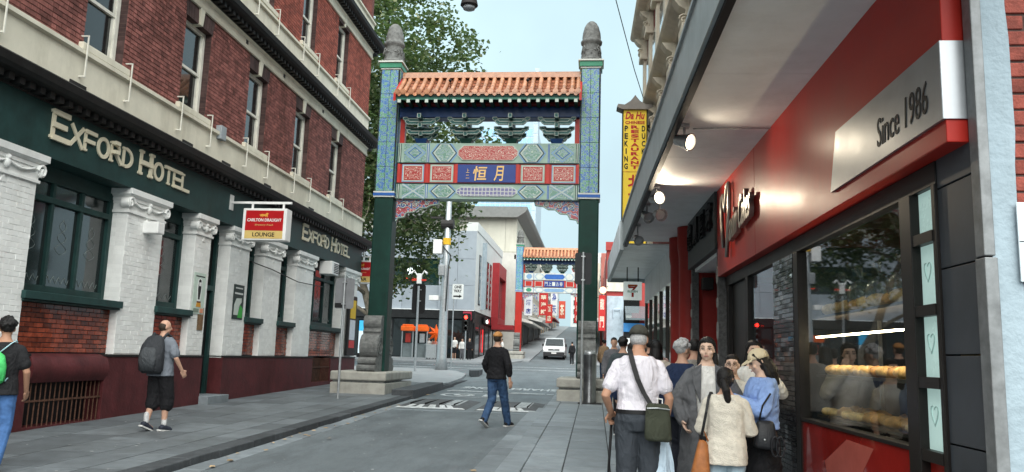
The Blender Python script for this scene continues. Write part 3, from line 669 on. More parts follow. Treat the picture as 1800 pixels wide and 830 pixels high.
# notices on the pilasters
def poster(y0, y1, z0, z1, bgc, label, shapes, X=HX + .004):
    t = T('wall_poster', label, 'poster', (X, (y0 + y1) / 2, z0), 'notices on the white pilasters')
    b = MB(); b.box(X, X + .012, y0, y1, z0, z1); b.build('board', mat('poster_%s' % label[:9], bgc, .4, var=.08, scale=6), t)
    for i, (c, pts) in enumerate(shapes):
        s = MB(); s.prism([(y0 + (y1 - y0) * u, z0 + (z1 - z0) * v) for u, v in pts], 'x', X + .012, X + .015 + .0006 * i); s.build('printed_shape', mat('ink_%d_%d_%d' % tuple(int(q * 99) for q in c), c, .5, var=.05), t)
rc = lambda a, b, c, d: [(a, c), (b, c), (b, d), (a, d)]
poster(16.47, 16.98, 2.3, 3.2, (.5, .6, .52), 'pale green framed poster with a beer tap over an amber glass beside the dark doorway', [((.02, .02, .02), rc(.12, .9, .9, .93)), ((.75, .78, .75), [(.36, .3), (.62, .3), (.7, .62), (.66, .84), (.5, .88), (.34, .84), (.3, .62)]), ((.02, .02, .02), [(.42, .35), (.56, .35), (.64, .62), (.6, .82), (.5, .85), (.4, .82), (.36, .62)]),
    ((.7, .7, .68), rc(.42, .6, .68, .77)), ((.6, .28, .03), [(.3, .17), (.72, .17), (.66, .3), (.36, .3)]), ((.12, .04, .02), rc(.34, .68, .27, .31)), ((.2, .25, .2), rc(.1, .56, .04, .13)), ((.6, .25, .15), rc(.66, .94, .03, .14))])
poster(18.42, 18.98, 2.28, 3.12, (.02, .04, .035), 'black and green poster with a white figure on the pilaster right of the door', [((.6, .62, .6), rc(.15, .85, .88, .92)), ((.6, .62, .6), rc(.1, .9, .72, .77)), ((.55, .6, .55), [(.1, .12), (.5, .12), (.62, .4), (.8, .5), (.8, .62), (.3, .6), (.12, .42)]), ((.05, .38, .06), [(.5, .05), (.95, .05), (.95, .32), (.72, .42), (.55, .2)])])
b = MB(); b.box(HX + .04, HX + .14, 27.2, 28.1, 1.45, 3.55); bb = b.build('notice_board', M_BLACK, hotel, bevel=.02)
for (z0, z1, c) in ((2.75, 3.4, (.65, .42, .03)), (2.0, 2.7, (.6, .62, .66)), (1.72, 1.98, (.55, .05, .05))):
    b = MB(); b.box(HX + .14, HX + .15, 27.35, 27.95, z0, z1); b.build('notice', mat('notice%d' % int(c[1] * 100), c, .5, var=.1, scale=14), bb)
# hanging lightbox signs
def hanging(yc, x0, x1, z0, z1, label, words, dep=.16):
    t = T('hanging_sign', label, 'sign', (HX + .08, yc, z1 + .1), 'lightbox signs hung from the hotel wall')
    b = MB(); b.box(x0, x1, yc - dep, yc + dep, z0, z1); b.build('case', M_WP, t, bevel=.012)
    b = MB(); b.bar((HX + .06, yc, z1 + .16), (x1 + .04, yc, z1 + .16), .05); b.bar((x0 + .15, yc, z1), (x0 + .15, yc, z1 + .16), .04); b.bar((x1 - .15, yc, z1), (x1 - .15, yc, z1 + .16), .04); b.box(HX + .08, HX + .1, yc - .09, yc + .09, z1 - .02, z1 + .34); b.build('bracket', M_WP, t)
    h = z1 - z0; w = x1 - x0; yf = yc - dep
    r_ = MB(); r_.box(x0 + .07 * w, x1 - .07 * w, yf - .008, yf, z0 + .3 * h, z1 - .07 * h); r_.build('red_panel', mat('sign_red', (.42, .012, .015), .35, var=.06), t)
    r_ = MB(); r_.box(x0 + .07 * w, x1 - .07 * w, yf - .008, yf, z0 + .05 * h, z0 + .3 * h - .003); r_.build('gold_panel', mat('sign_gold', (.62, .45, .16), .4, var=.06), t)
    xc = (x0 + x1) / 2
    lettering('CARLTON DRAUGHT', (xc, yf - .009, z0 + .63 * h), (1, 0, 0), (0, 0, 1), w * .78, .09 * h * 1.1, M_WP, t, bold=.02, extr=.002)
    lettering('Brewery Fresh', (xc, yf - .009, z0 + .47 * h), (1, 0, 0), (0, 0, 1), w * .42, .07 * h, mat('sign_gold', (1, 1, 1)), t, shear=.3, extr=.002)
    lettering(words, (xc, yf - .009, z0 + .175 * h), (1, 0, 0), (0, 0, 1), w * .5, .13 * h, M_BLACK, t, bold=.02, extr=.002)
    e = MB()   # little gold horse emblem: body, neck, head and legs
    e.prism([(xc - .1 * w, z0 + .76 * h), (xc + .06 * w, z0 + .75 * h), (xc + .09 * w, z0 + .84 * h), (xc + .05 * w, z0 + .86 * h), (xc + .01 * w, z0 + .81 * h), (xc - .06 * w, z0 + .82 * h), (xc - .12 * w, z0 + .8 * h)], 'y', yf - .011, yf - .008)
    for k in (-.09, -.05, .02, .055): e.prism([(xc + k * w, z0 + .72 * h), (xc + (k + .014) * w, z0 + .72 * h), (xc + (k + .02) * w, z0 + .77 * h), (xc + k * w, z0 + .77 * h)], 'y', yf - .0112, yf - .0082)
    e.build('emblem', mat('emblem_gold', (.7, .33, .06), .4), t)
hanging(17.75, -8.22, -7.16, 4.08, 4.83, 'white lightbox sign with red and gold LOUNGE panel on a bracket over the door', 'LOUNGE')
hanging(28.75, -8.95, -8.22, 4.1, 4.95, 'second red lightbox sign hung at the far corner of the hotel', 'BAR')
# ------------------------------------------------------------------ the two street gates
M_GGRN = mat('gate_green', (.006, .038, .029), .5, var=.18, scale=2, dirt=.35)
M_GRED = mat('gate_red', (.42, .03, .022), .35, var=.1, scale=2)
M_GBLUE = mat('gate_blue', (.012, .045, .14), .35, var=.15, scale=2)
M_SIGNB = mat('plaque_blue', (.03, .06, .24), .35, var=.08)
M_TEAL = mat('gate_teal', (.02, .09, .085), .4, var=.15)
M_LINE = mat('pale_outline', (.48, .55, .5), .5, var=.08)
M_SKY = mat('pale_blue_paint', (.2, .34, .52), .4, var=.1)
M_BLUE2 = mat('band_blue', (.035, .12, .4), .4, var=.1)
M_PGRN = mat('pale_green_paint', (.3, .42, .35), .45, var=.1)
M_GOLD = mat('gold_letter', (.8, .52, .2), .35, var=.06)
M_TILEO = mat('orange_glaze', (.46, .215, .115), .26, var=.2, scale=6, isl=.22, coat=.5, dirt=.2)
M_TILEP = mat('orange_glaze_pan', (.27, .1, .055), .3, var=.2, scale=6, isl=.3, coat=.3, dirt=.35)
M_STONE = mat('grey_carved_stone', (.16, .165, .16), .8, var=.3, scale=9, bump=.9, bscale=45, dirt=.45)
M_PED = mat('pedestal_stone', (.38, .37, .33), .75, var=.12, scale=4, bump=.35, bscale=60, dirt=.35)
P_ROS = painted_pattern('rosette_tiles', 'rosette', (.05, .16, .4), (.4, .5, .48), (.1, .3, .17), 3.4)
P_ROSW = painted_pattern('rosette_tiles_pale', 'rosette', (.09, .24, .44), (.5, .58, .58), (.08, .32, .3), 2.6)
P_SCG = painted_pattern('scroll_green', 'scroll', (.12, .26, .2), (.42, .5, .42), (.16, .28, .3), 5)
P_SCR = painted_pattern('scroll_red', 'scroll', (.36, .03, .025), (.62, .55, .46), (.4, .04, .03), 6)
P_SCB = painted_pattern('scroll_brackets', 'scroll', (.36, .06, .08), (.6, .58, .52), (.05, .1, .3), 4)
P_LAT = painted_pattern('lattice_violet', 'lattice', (.15, .14, .3), (.5, .52, .5), (.12, .2, .3), 9)
M_WHT2 = mat('gate_white', (.6, .62, .58), .5, var=.08)

def tile_half(r, L, n=7, thick=.018):
    """half-round cover tile lying along +y"""
    b = MB(); ring = lambda y, rr: [(rr * math.cos(PI * k / (n - 1)), y, rr * math.sin(PI * k / (n - 1))) for k in range(n)]
    o0, o1 = ring(0, r), ring(L, r * .93); b.add(o0 + o1, [(i, i + 1, n + i + 1, n + i) for i in range(n - 1)] + [list(range(n))[::-1]]); return b
def tile_pan(w, L, n=5):
    b = MB(); ring = lambda y, dz: [(-w / 2 + w * k / (n - 1), y, dz - .045 * math.sin(PI * k / (n - 1))) for k in range(n)]
    b.add(ring(0, .02) + ring(L, 0) + ring(0, -.005), [(i, i + 1, n + i + 1, n + i) for i in range(n - 1)] + [(2 * n + i, 2 * n + i + 1, i + 1, i) for i in range(n - 1)]); return b

def street_gate(Yg, ox, oz, label, style):
    red = style == 2
    XL_, XR_ = -6.33 + ox, -.23 + ox; w = .29
    t = T('street_gate', label, 'gate', ((XL_ + XR_) / 2, Yg, .5 + oz))
    Z = lambda z: z + oz
    P_POST = P_ROSW if red else P_ROS; M_LOW = M_GRED if red else M_GGRN
    for xc in (XL_, XR_):
        # stepped pedestal
        x0, x1 = (xc - 1.02, xc + .56) if xc < -3 + ox else (xc - .78, xc + .82)
        p = MB(); p.box(x0, x1, Yg - 1.1, Yg + 1.1, Z(.2), Z(.74)); p.box(x0 + .1, x1 - .1, Yg + 1.102, Yg + 2.6, Z(.3), Z(.72)); po = p.build('pedestal', M_PED, t, bevel=.02)
        p = MB(); p.box(x0 + .06, x1 - .06, Yg - 1.04, Yg + 1.04, Z(.74), Z(.8)); p.build('pedestal_neck', M_STONE, po)
        p = MB(); p.box(x0 - .01, x1 + .01, Yg - 1.11, Yg + 1.11, Z(.8), Z(1.05)); p.box(x0 + .08, x1 - .08, Yg + 1.114, Yg + 2.6, Z(.78), Z(1.03)); p.build('pedestal_top', M_PED, po, bevel=.04)
        c = MB(); c.box(xc - w, xc + w, Yg - w, Yg + w, Z(1.05), Z(6.18)); c.build('post', M_LOW, t, bevel=.04)
        for (z0, z1, mt, e) in ((6.18, 6.22, M_WHT2, .03), (6.22, 6.31, M_BLUE2, .035), (6.31, 6.36, M_WHT2, .03)):
            c = MB(); c.box(xc - w - e, xc + w + e, Yg - w - e, Yg + w + e, Z(z0), Z(z1)); c.build('post_band', mt, t, bevel=.008)
        c = MB(); c.box(xc - w, xc + w, Yg - w, Yg + w, Z(6.36), Z(10.16)); sh = c.build('post_shaft', M_BLACK if not red else M_BLUE2, t)
        nr = 5
        for r_ in range(nr):
            z0, z1 = Z(6.37) + 3.78 * r_ / nr, Z(6.37) + 3.78 * (r_ + 1) / nr - .012
            for k in range(2):
                a, b2 = xc - w + .03 + (2 * w - .06) * k / 2, xc - w + .03 + (2 * w - .06) * (k + 1) / 2 - .012
                m_ = MB(); m_.box(a, b2, Yg - w - .012, Yg - w, z0, z1); m_.build('mosaic_tile', P_POST, sh)
                a, b2 = Yg - w + .03 + (2 * w - .06) * k / 2, Yg - w + .03 + (2 * w - .06) * (k + 1) / 2 - .012
                m_ = MB(); m_.box(xc + w, xc + w + .012, a, b2, z0, z1); m_.build('mosaic_tile', P_POST, sh)
                if not red: m_ = MB(); m_.box(xc - w - .012, xc - w, a, b2, z0, z1); m_.build('mosaic_tile', P_POST, sh)
        cp = [(10.16, 10.21, .02, M_WHT2), (10.21, 10.37, .05, mat('cap_green', (.05, .25, .15), .4)), (10.37, 10.42, .09, M_WHT2)]
        for (z0, z1, e, mt) in cp: c = MB(); c.box(xc - w - e, xc + w + e, Yg - w - e, Yg + w + e, Z(z0), Z(z1)); c.build('post_moulding', mt, t, bevel=.008)
        fs = MB(); fs.lathe([(.36, 0), (.36, .06), (.32, .09), (.31, .14), (.265, .5), (.27, .55), (.315, .59), (.325, .66), (.3, .69), (.275, .72), (.28, .8), (.265, .95), (.22, 1.12), (.15, 1.25), (.08, 1.31), (.03, 1.33)], (xc, Yg, Z(10.42)), 24)
        f_ = fs.build('stone_finial', M_STONE, t, smooth=50)
        for a in (0, 1, 2, 3):    # carved cloud knots on the four sides
            ang = -PI / 2 + a * PI / 2; ca, sa = math.cos(ang), math.sin(ang); q = MB()
            K = lambda u, v: (xc + ca * (.3 - .055 * (v - .16) / .34) - sa * u, Yg + sa * (.3 - .055 * (v - .16) / .34) + ca * u, Z(10.42) + v)
            q.tube([K(.09 * math.cos(s) + .05 * math.cos(3 * s), .34 + .1 * math.sin(s) - .05 * math.sin(3 * s)) for s in [2 * PI * i / 24 for i in range(25)]], .018, 5)
            q.tube([K(.05 * math.cos(s), .34 + .04 * math.sin(s)) for s in [2 * PI * i / 10 for i in range(11)]], .015, 5)
            for s_ in (-1, 1): q.tube([K(s_ * .2, .2), K(s_ * .23, .32), K(s_ * .17, .38), K(s_ * .22, .46)], .018, 5)
            q.build('carving', M_STONE, f_, smooth=True)
        # drum stones in front of and behind the post
        for sgn in (-1, 1):
            pr = []; yb = Yg + sgn * w; F = lambda d_, z: pr.append((yb + sgn * d_, Z(z)))
            F(0, 1.05); F(.72, 1.05)
            for k in range(7): a = -PI / 2 + PI * k / 6; F(.72 + .075 * math.cos(a), 1.15 + .085 * math.sin(a))
            for k in range(7): a = -PI / 2 + PI * k / 6; F(.64 + .075 * math.cos(a), 1.33 + .085 * math.sin(a))
            F(.62, 1.45)
            for k in range(9): a = -PI / 3 + (PI / 2 + PI / 3) * k / 8; F(.3 + .32 * math.cos(a), 1.74 + .36 * math.sin(a))
            F(.3, 2.14); F(.33, 2.18)
            for k in range(8): a = -PI / 4 + (PI / 2 + PI / 4) * k / 7; F(.14 + .2 * math.cos(a), 2.43 + .22 * math.sin(a))
            F(0, 2.65)
            d = MB(); d.prism(pr, 'x', xc - .3, xc + .22) if xc < -3 + ox else d.prism(pr, 'x', xc - .24, xc + .26)
            ds = d.build('drum_stone', M_STONE, t, bevel=.02)
            q = MB(); xs_ = (xc + .222) if xc < -3 + ox else (xc + .262)
            q.tube([(xs_, yb + sgn * (.3 + .24 * math.cos(a)), Z(1.78 + .24 * math.sin(a))) for a in [2 * PI * i / 18 for i in range(19)]], .02, 5); q.tube([(xs_, yb + sgn * (.3 + (.2 - .012 * i) * math.cos(i * .7)), Z(1.78 + (.2 - .012 * i) * math.sin(i * .7))) for i in range(14)], .016, 5)
            q.build('carved_spiral', M_STONE, ds, smooth=True)
    xa, xb = XL_ + w + .05, XR_ - w - .01; Lx = xb - xa
    U = lambda px: xa + (px - 698) / 318 * Lx
    yf = Yg - .2
    # painted beams
    for nm, z0, z1, d_, mt in (('top_beam', 7.26, 7.87, .2, M_PGRN if not red else M_WHT2), ('name_beam', 6.64, 7.24, .19, M_GRED), ('lower_beam', 6.16, 6.62, .2, M_PGRN if not red else M_WHT2)):
        b = MB(); b.box(xa, xb, Yg - d_, Yg + d_, Z(z0), Z(z1)); b.build(nm, mt, t, bevel=.01)
    for z0 in (7.235, 6.615): b = MB(); b.box(xa, xb, Yg - .215, Yg + .215, Z(z0), Z(z0 + .03)); b.build('beam_joint', M_BLACK, t)
    def plate(nm, pts, mt, d_, base=yf): b = MB(); b.prism([(U(u), Z(v)) for u, v in pts], 'y', base - d_, base + .002); return b.build(nm, mt, t)
    rr = lambda a, b2, c, d_: [(a, c), (b2, c), (b2, d_), (a, d_)]
    hexp = lambda a, b2, c, d_, k: [(a + k, c), (b2 - k, c), (b2, (c + d_) / 2), (b2 - k, d_), (a + k, d_), (a, (c + d_) / 2)]
    octp = lambda a, b2, c, d_, k: [(a + k, c), (b2 - k, c), (b2, c + .35 * (d_ - c)), (b2, d_ - .35 * (d_ - c)), (b2 - k, d_), (a + k, d_), (a, d_ - .35 * (d_ - c)), (a, c + .35 * (d_ - c))]
    C1 = M_BLUE2 if red else P_SCR
    for (z0, z1, kind) in ((7.28, 7.85, 0), (6.18, 6.6, 1)):
        for (a, b2) in ((709, 748), (967, 1007)):
            plate('square_panel', rr(a, b2, z0, z1), P_SCG if not red else M_WHT2, .008); mz, mx_ = (z0 + z1) / 2, (a + b2) / 2; hx, hz = (b2 - a) / 2, (z1 - z0) / 2
            if red: plate('roundel', [(mx_ + .75 * hx * math.cos(s), mz + .8 * hz * math.sin(s)) for s in [2 * PI * i / 16 for i in range(16)]], M_SKY if kind == 0 else mat('cap_green', (1, 1, 1)), .014); continue
            if kind == 0:
                for f, mt, d_ in ((1, M_SKY, .012), (.82, M_PGRN, .015), (.66, M_BLUE2, .018), (.54, P_SCG, .021)): plate('diamond', [(mx_ - hx * f, mz), (mx_, mz - hz * f), (mx_ + hx * f, mz), (mx_, mz + hz * f)], mt, d_)
            else:
                for s in (1, -1):
                    for wv, mt, d_ in ((.2, M_SKY, .011), (.11, M_LINE, .014)): plate('cross_band', [(a, mz - s * hz - wv * hz), (a, mz - s * hz + wv * hz), (b2, mz + s * hz + wv * hz), (b2, mz + s * hz - wv * hz)], mt, d_ + (.001 if s < 0 else 0))
        for (a, b2) in ((700, 704), (750, 754), (962, 965), (1010, 1014)):
            plate('stripe', rr(a, b2, z0, z1), M_BLUE2 if a in (750, 962) else M_GGRN, .009); plate('stripe', rr(a + 1.2, b2 - 1.2, z0, z1), M_LINE, .012)
        for (a, b2) in ((756, 806), (909, 959)):
            for k, (g, mt) in enumerate(((0, M_SKY), (3, M_GGRN), (5, M_LINE), (8, P_SCG))): plate('hexagon_panel', hexp(a + g, b2 - g, z0 + g * .004, z1 - g * .004, 12), mt if not (red and k % 2) else M_WHT2, .008 + .003 * k)
        for k, (g, mt) in enumerate(((0, M_LINE), (2, C1 if kind == 0 else P_LAT if not red else M_SKY))): plate('cartouche', octp(804 + g, 911 - g, z0 + .06 + g * .006, z1 - .06 - g * .006, 9), mt, .02 + .004 * k)
    for i, (a, b2) in enumerate(((707, 746), (757, 798), (916, 957), (969, 1010))):
        for k, (g, mt) in enumerate(((0, M_SKY if i in (0, 3) else M_PGRN), (1.5, M_LINE), (3.5, M_GRED), (5, P_SCR if not red else M_GRED))): plate('framed_panel', rr(a + g, b2 - g, 6.67 + g * .016, 7.21 - g * .016), mt, .006 + .004 * k, Yg - .19)
    for a in (699, 749, 801, 908, 960, 1012): plate('red_bar', rr(a, a + 4.5, 6.65, 7.23), mat('bar_red', (.5, .05, .04), .4), .02, Yg - .19)
    nb = plate('name_plaque', rr(806, 907, 6.67, 7.21), M_SIGNB, .03, Yg - .19)
    if not red:
        lettering('月', (U(878), Yg - .222, Z(6.94)), (1, 0, 0), (0, 0, 1), .3, .46, M_GOLD, t, 'character', bold=.012, extr=.008, shear=.12)
        lettering('恒', (U(845), Yg - .222, Z(6.94)), (1, 0, 0), (0, 0, 1), .42, .44, M_GOLD, t, 'character', bold=.012, extr=.008, shear=.08)
        lettering('上', (U(823.5), Yg - .222, Z(7.02)), (1, 0, 0), (0, 0, 1), .1, .12, M_GOLD, t, 'character', extr=.008)
        lettering('二', (U(823.5), Yg - .222, Z(6.84)), (1, 0, 0), (0, 0, 1), .1, .1, M_GOLD, t, 'character', extr=.008)
    else:
        for i, ch in enumerate('門上一古春'): lettering(ch, (U(816 + i * 19), Yg - .222, Z(6.94)), (1, 0, 0), (0, 0, 1), .26, .34, M_WHT2, t, 'character', extr=.008)
    # carved spandrels below
    for s, x0 in ((1, xa), (-1, xb)):
        sp = [(0, 6.16), (1.3, 6.16), (1.28, 6.02), (1.05, 5.99), (.9, 5.9), (.7, 5.9), (.55, 5.78), (.32, 5.76), (.25, 5.62), (.06, 5.6), (.02, 5.5), (0, 5.5)]
        b = MB(); b.prism([(x0 + s * u, Z(v)) for u, v in sp], 'y', Yg - .07, Yg + .07); so = b.build('spandrel', P_SCB, t)
        b = MB(); b.tube([(x0 + s * u, Yg - .075, Z(v)) for u, v in sp[1:]], .022, 5); b.build('spandrel_rim', M_PGRN, so, smooth=True)
        for k in range(3):
            cx, cz, r0 = x0 + s * (.22 + .36 * k), Z(5.98 + .03 * k), .13 - .025 * k; q = MB()
            q.tube([(cx + s * r0 * (1 - i / 16) * math.cos(i * .75), Yg - .08, cz + r0 * (1 - i / 16) * math.sin(i * .75)) for i in range(15)], .016, 5); q.build('scroll', M_LINE, so, smooth=True)
    # red jambs beside the bracket zone, big blue beam
    for x in (xa + .08, xb - .08): b = MB(); b.box(x - .07, x + .07, Yg - .1, Yg + .1, Z(7.87), Z(8.72)); b.build('jamb', M_GRED, t)
    b = MB(); b.box(xa, xb, Yg - .24, Yg + .24, Z(8.66), Z(9.0)); b.build('blue_beam', M_GBLUE, t, bevel=.02)
    b = MB(); b.box(xa, xb, Yg - .45, Yg + .45, Z(9.0), Z(9.06)); b.build('red_beam', mat('dull_red', (.22, .025, .025), .5), t)
    # bracket clusters
    MD = M_TEAL if not red else M_GGRN
    for i in range(4):
        bx = xa + Lx * (i + .5) / 4; d = None
        b = MB(); b.hexa([(bx - .14, Yg - .14, Z(7.87)), (bx + .14, Yg - .14, Z(7.87)), (bx + .14, Yg + .14, Z(7.87)), (bx - .14, Yg + .14, Z(7.87)), (bx - .2, Yg - .2, Z(8.02)), (bx + .2, Yg - .2, Z(8.02)), (bx + .2, Yg + .2, Z(8.02)), (bx - .2, Yg + .2, Z(8.02))]); base = b.build('bracket_cluster', M_GBLUE if i % 3 == 0 else M_GGRN, t, bevel=.01)
        for k, (hw, y_, z_) in enumerate(((.3, .06, 8.0), (.42, .2, 8.14), (.52, .06, 8.28), (.46, .34, 8.4), (.56, .2, 8.53))):
            for yy in ((Yg - y_, Yg + y_) if k in (0, 1, 3) else (Yg - y_,)):
                arm = [(-hw, .13), (-hw, .07), (-hw * .82, .0), (hw * .82, 0), (hw, .07), (hw, .13), (hw * .8, .13), (hw * .72, .085), (-hw * .72, .085), (-hw * .8, .13)]
                b = MB(); b.prism([(bx + u, Z(z_ + v)) for u, v in arm], 'y', yy - .045, yy + .045); ao = b.build('bracket_arm', MD, base)
                b = MB(); b.tube([(bx + u, yy - .05, Z(z_ + v)) for u, v in arm + arm[:1]], .012, 4); b.build('outline', M_LINE, ao)
        for k, (z_, L_) in enumerate(((8.08, .3), (8.3, .46), (8.55, .6))):
            b = MB(); b.box(bx - .05, bx + .05, Yg - L_, Yg + L_, Z(z_), Z(z_ + .12)); ao = b.build('bracket_arm', MD, base)
            b = MB(); P = lambda u, v: (bx + u, Yg - L_ - .004, Z(z_ + v)); b.tube([P(-.05, 0), P(.05, 0), P(.05, .12), P(-.05, .12), P(-.05, 0)], .011, 4); b.build('outline', M_LINE, ao)
    # roof: sheathing, rafters, tiles
    rid, eav, yo = 10.0, 9.22, .85
    def slope(s):   # s 0 at ridge, 1 at eave: concave curve
        return (yo * s, rid - (rid - eav) * (s ** .82))
    for sg in (-1, 1):
        b = MB(); ns = 6; pts = [(Yg + sg * slope(i / ns)[0], Z(slope(i / ns)[1] - .06)) for i in range(ns + 1)]
        b.prism(pts + [(Yg + sg * yo, Z(eav - .12)), (Yg, Z(rid - .3))], 'x', xa + .01, xb - .01); b.build('roof_deck', M_GGRN, t)
        b = MB(); b.box(xa, xb, Yg + sg * (yo - .02), Yg + sg * (yo - .06), Z(eav - .2), Z(eav - .03)); b.build('eave_board', mat('eave_green', (.03, .14, .1), .4), t)
        if red and sg > 0: continue
        n = 20
        for i in range(n):
            x = xa + .12 + (Lx - .24) * i / (n - 1)
            b = MB(); b.box(x - .05, x + .05, Yg + sg * .3, Yg + sg * (yo - .0), Z(eav - .29), Z(eav - .19)); b.build('rafter', M_GGRN, t)
            b = MB(); b.box(x - .05, x + .05, Yg + sg * (yo + .003), Yg + sg * (yo - .001), Z(eav - .29), Z(eav - .19)); b.build('rafter_end', M_LINE, t)
            if sg < 0: b = MB(); b.box(x - .045, x + .045, Yg - .25, Yg - .56, Z(9.07), Z(9.14)); b.build('rafter', MD, t); b = MB(); b.box(x - .04, x + .04, Yg - .564, Yg - .56, Z(9.075), Z(9.135)); b.build('rafter_end', mat('rafter_tip', (.25, .28, .28), .5), t)
    nc = 23 if not red else 18; nt = 5 if not red else 3; sp_ = Lx / nc; m_half, m_pan = {}, {}
    for sg in (-1, 1):
        if red and sg > 0: continue
        for j in range(nt):
            s0, s1 = j / nt, (j + 1) / nt; p0, p1 = slope(s1), slope(s0); L = math.hypot(p1[0] - p0[0], p1[1] - p0[1]) * 1.06; ang = math.atan2(p1[1] - p0[1], p0[0] - p1[0])
            hm = tile_half(.072 if not red else .1, L).mesh('cover'); hm.materials.append(M_TILEO); fixn(hm); hm.polygons.foreach_set('use_smooth', [True] * len(hm.polygons)); hm.set_sharp_from_angle(angle=R(50))
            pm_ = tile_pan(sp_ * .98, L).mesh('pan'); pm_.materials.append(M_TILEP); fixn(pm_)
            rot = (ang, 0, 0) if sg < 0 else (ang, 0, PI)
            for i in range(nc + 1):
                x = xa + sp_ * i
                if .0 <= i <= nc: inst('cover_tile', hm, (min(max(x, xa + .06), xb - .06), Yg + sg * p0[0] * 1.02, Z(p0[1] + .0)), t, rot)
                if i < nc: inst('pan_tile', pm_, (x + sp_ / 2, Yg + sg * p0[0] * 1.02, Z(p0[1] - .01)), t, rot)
        n = 14; dm = MB(); dm.prism([(.085 * math.cos(2 * PI * k / n), .085 * math.sin(2 * PI * k / n)) for k in range(n)], 'y', -.02, .02); dm.prism([(.055 * math.cos(2 * PI * k / n), .055 * math.sin(2 * PI * k / n)) for k in range(n)], 'y', -.03, .025); dme = dm.mesh('disc'); dme.materials.append(M_TILEO); fixn(dme)
        lm = MB(); lm.prism([(-.1, .04), (-.08, -.03), (-.03, -.085), (0, -.1), (.03, -.085), (.08, -.03), (.1, .04), (.04, -.005), (-.04, -.005)], 'y', -.012, .012); lme = lm.mesh('drip'); lme.materials.append(M_TILEO); fixn(lme)
        for i in range(nc + 1):
            x = min(max(xa + sp_ * i, xa + .06), xb - .06); inst('eave_disc', dme, (x, Yg + sg * (yo + .03), Z(eav + .03)), t)
            if i < nc: inst('drip_tile', lme, (xa + sp_ * (i + .5), Yg + sg * (yo + .025), Z(eav - .01)), t)
    b = MB(); b.prism([(Yg - .13, Z(9.94)), (Yg + .13, Z(9.94)), (Yg + .1, Z(10.1)), (Yg + .05, Z(10.15)), (Yg - .05, Z(10.15)), (Yg - .1, Z(10.1))], 'x', xa, xb); b.build('ridge_tile', M_TILEO, t, bevel=.01)
    if not red:
        b = MB(); b.prism([(Yg - yo - .05, Z(eav - .25)), (Yg - yo - .05, Z(eav - .02)), (Yg, Z(rid)), (Yg, Z(rid - .35))], 'x', xb - .02, xb + .05); b.prism([(Yg - yo - .05, Z(eav - .25)), (Yg - yo - .05, Z(eav - .02)), (Yg, Z(rid)), (Yg, Z(rid - .35))], 'x', xa - .05, xa + .02); b.build('barge_board', M_GRED, t)
        for x in (xa + Lx * .3, xa + Lx * .72):   # small floodlights on the eave
            b = MB(); b.bar((x, Yg - .7, Z(9.35)), (x, Yg - .88, Z(9.55)), .02); b.ball((x, Yg - .9, Z(9.58)), .05, 8, 6); b.bar((x, Yg - .88, Z(9.3)), (x, Yg - .88, Z(9.0)), .012); b.build('floodlight', M_BLACK, t)
    return t
street_gate(23.1, 0, 0, 'nearer Chinese street gate with dark green posts and orange tiled roof', 1)
street_gate(69.5, -.33, gz(69.5) - gz(23.1), 'farther Chinese street gate with bright red lower posts across the crossing', 2)
# ------------------------------------------------------------------ right-hand row: bakery, restaurant, corner shop under one awning
XF = RB.copy()
WX, FX = 2.21, 2.09
M_TRIM = mat('zinc_trim', (.23, .24, .245), .5, metal=.4, var=.2, scale=9, dirt=.3)
M_RPAN = mat('bakery_red', (.42, .026, .018), .34, var=.08, scale=1.5, dirt=.2, bump=.05, bscale=3, spec=.15)
M_SILV = mat('brushed_silver', (.36, .38, .4), .36, metal=.7, var=.06, scale=5)
M_SOFF = mat('soffit_grey', (.8, .82, .83), .6, var=.06, scale=1.2, dirt=.15)
M_AWF = mat('awning_grey', (.33, .37, .38), .5, var=.1, scale=3, dirt=.25)
M_DTILE = mat('charcoal_tile', (.055, .062, .072), .42, var=.12, scale=4, isl=.12)
M_MOS = mat('black_mosaic', (.03, .03, .033), .18, var=.3, scale=20, isl=.8, coat=.5)
M_FRAME = mat('dark_bronze_frame', (.014, .012, .011), .4, var=.15)
M_RED2 = mat('restaurant_red', (.3, .03, .025), .45, var=.12, scale=3, dirt=.2)
M_DSIGN = mat('slate_sign', (.05, .058, .06), .5, var=.15)
M_REND = mat('white_render', (.33, .41, .46), .65, var=.06, scale=6, bump=.8, bscale=25, dirt=.12)
M_VCREAM = mat('victorian_cream', (.55, .5, .4), .65, var=.12, scale=3, bump=.2, dirt=.3)
M_BAGEL = mat('baked_crust', (.55, .27, .08), .5, var=.35, scale=22, isl=.25)
M_CRUST2 = mat('pale_pastry', (.68, .42, .16), .5, var=.3, scale=26, isl=.25)
G_SHOP = glass('shop_glass', (.93, .97, .96), .02, ior=1.7)
row = T('shop_building', 'red fronted bakery building with silver Since 1986 panel and brick end wall', 'shop', (3.4, 8, .1))
def RBX(name, mt, parent, *a, bevel=0): b = MB(); b.box(*a); return b.build(name, mt, parent, bevel=bevel)
# main masses (hollow behind the window)
RBX('wall', M_RED2, row, WX + .1, 9, 8.36, 12.3, 2.8, 4.9); RBX('wall', M_RED2, row, WX + .1, 9, 4.6, 8.36, 3.0, 4.9)
RBX('wall', M_DTILE, row, WX + 2.2, 9, 4.6, 12.3, -.2, 3.0); RBX('wall', M_DTILE, row, WX + .1, WX + 2.2, 8.45, 8.6, -.2, 2.98)
RBX('floor', M_SLAB, row, WX, WX + 2.2, 4.6, 8.45, -.2, .16)
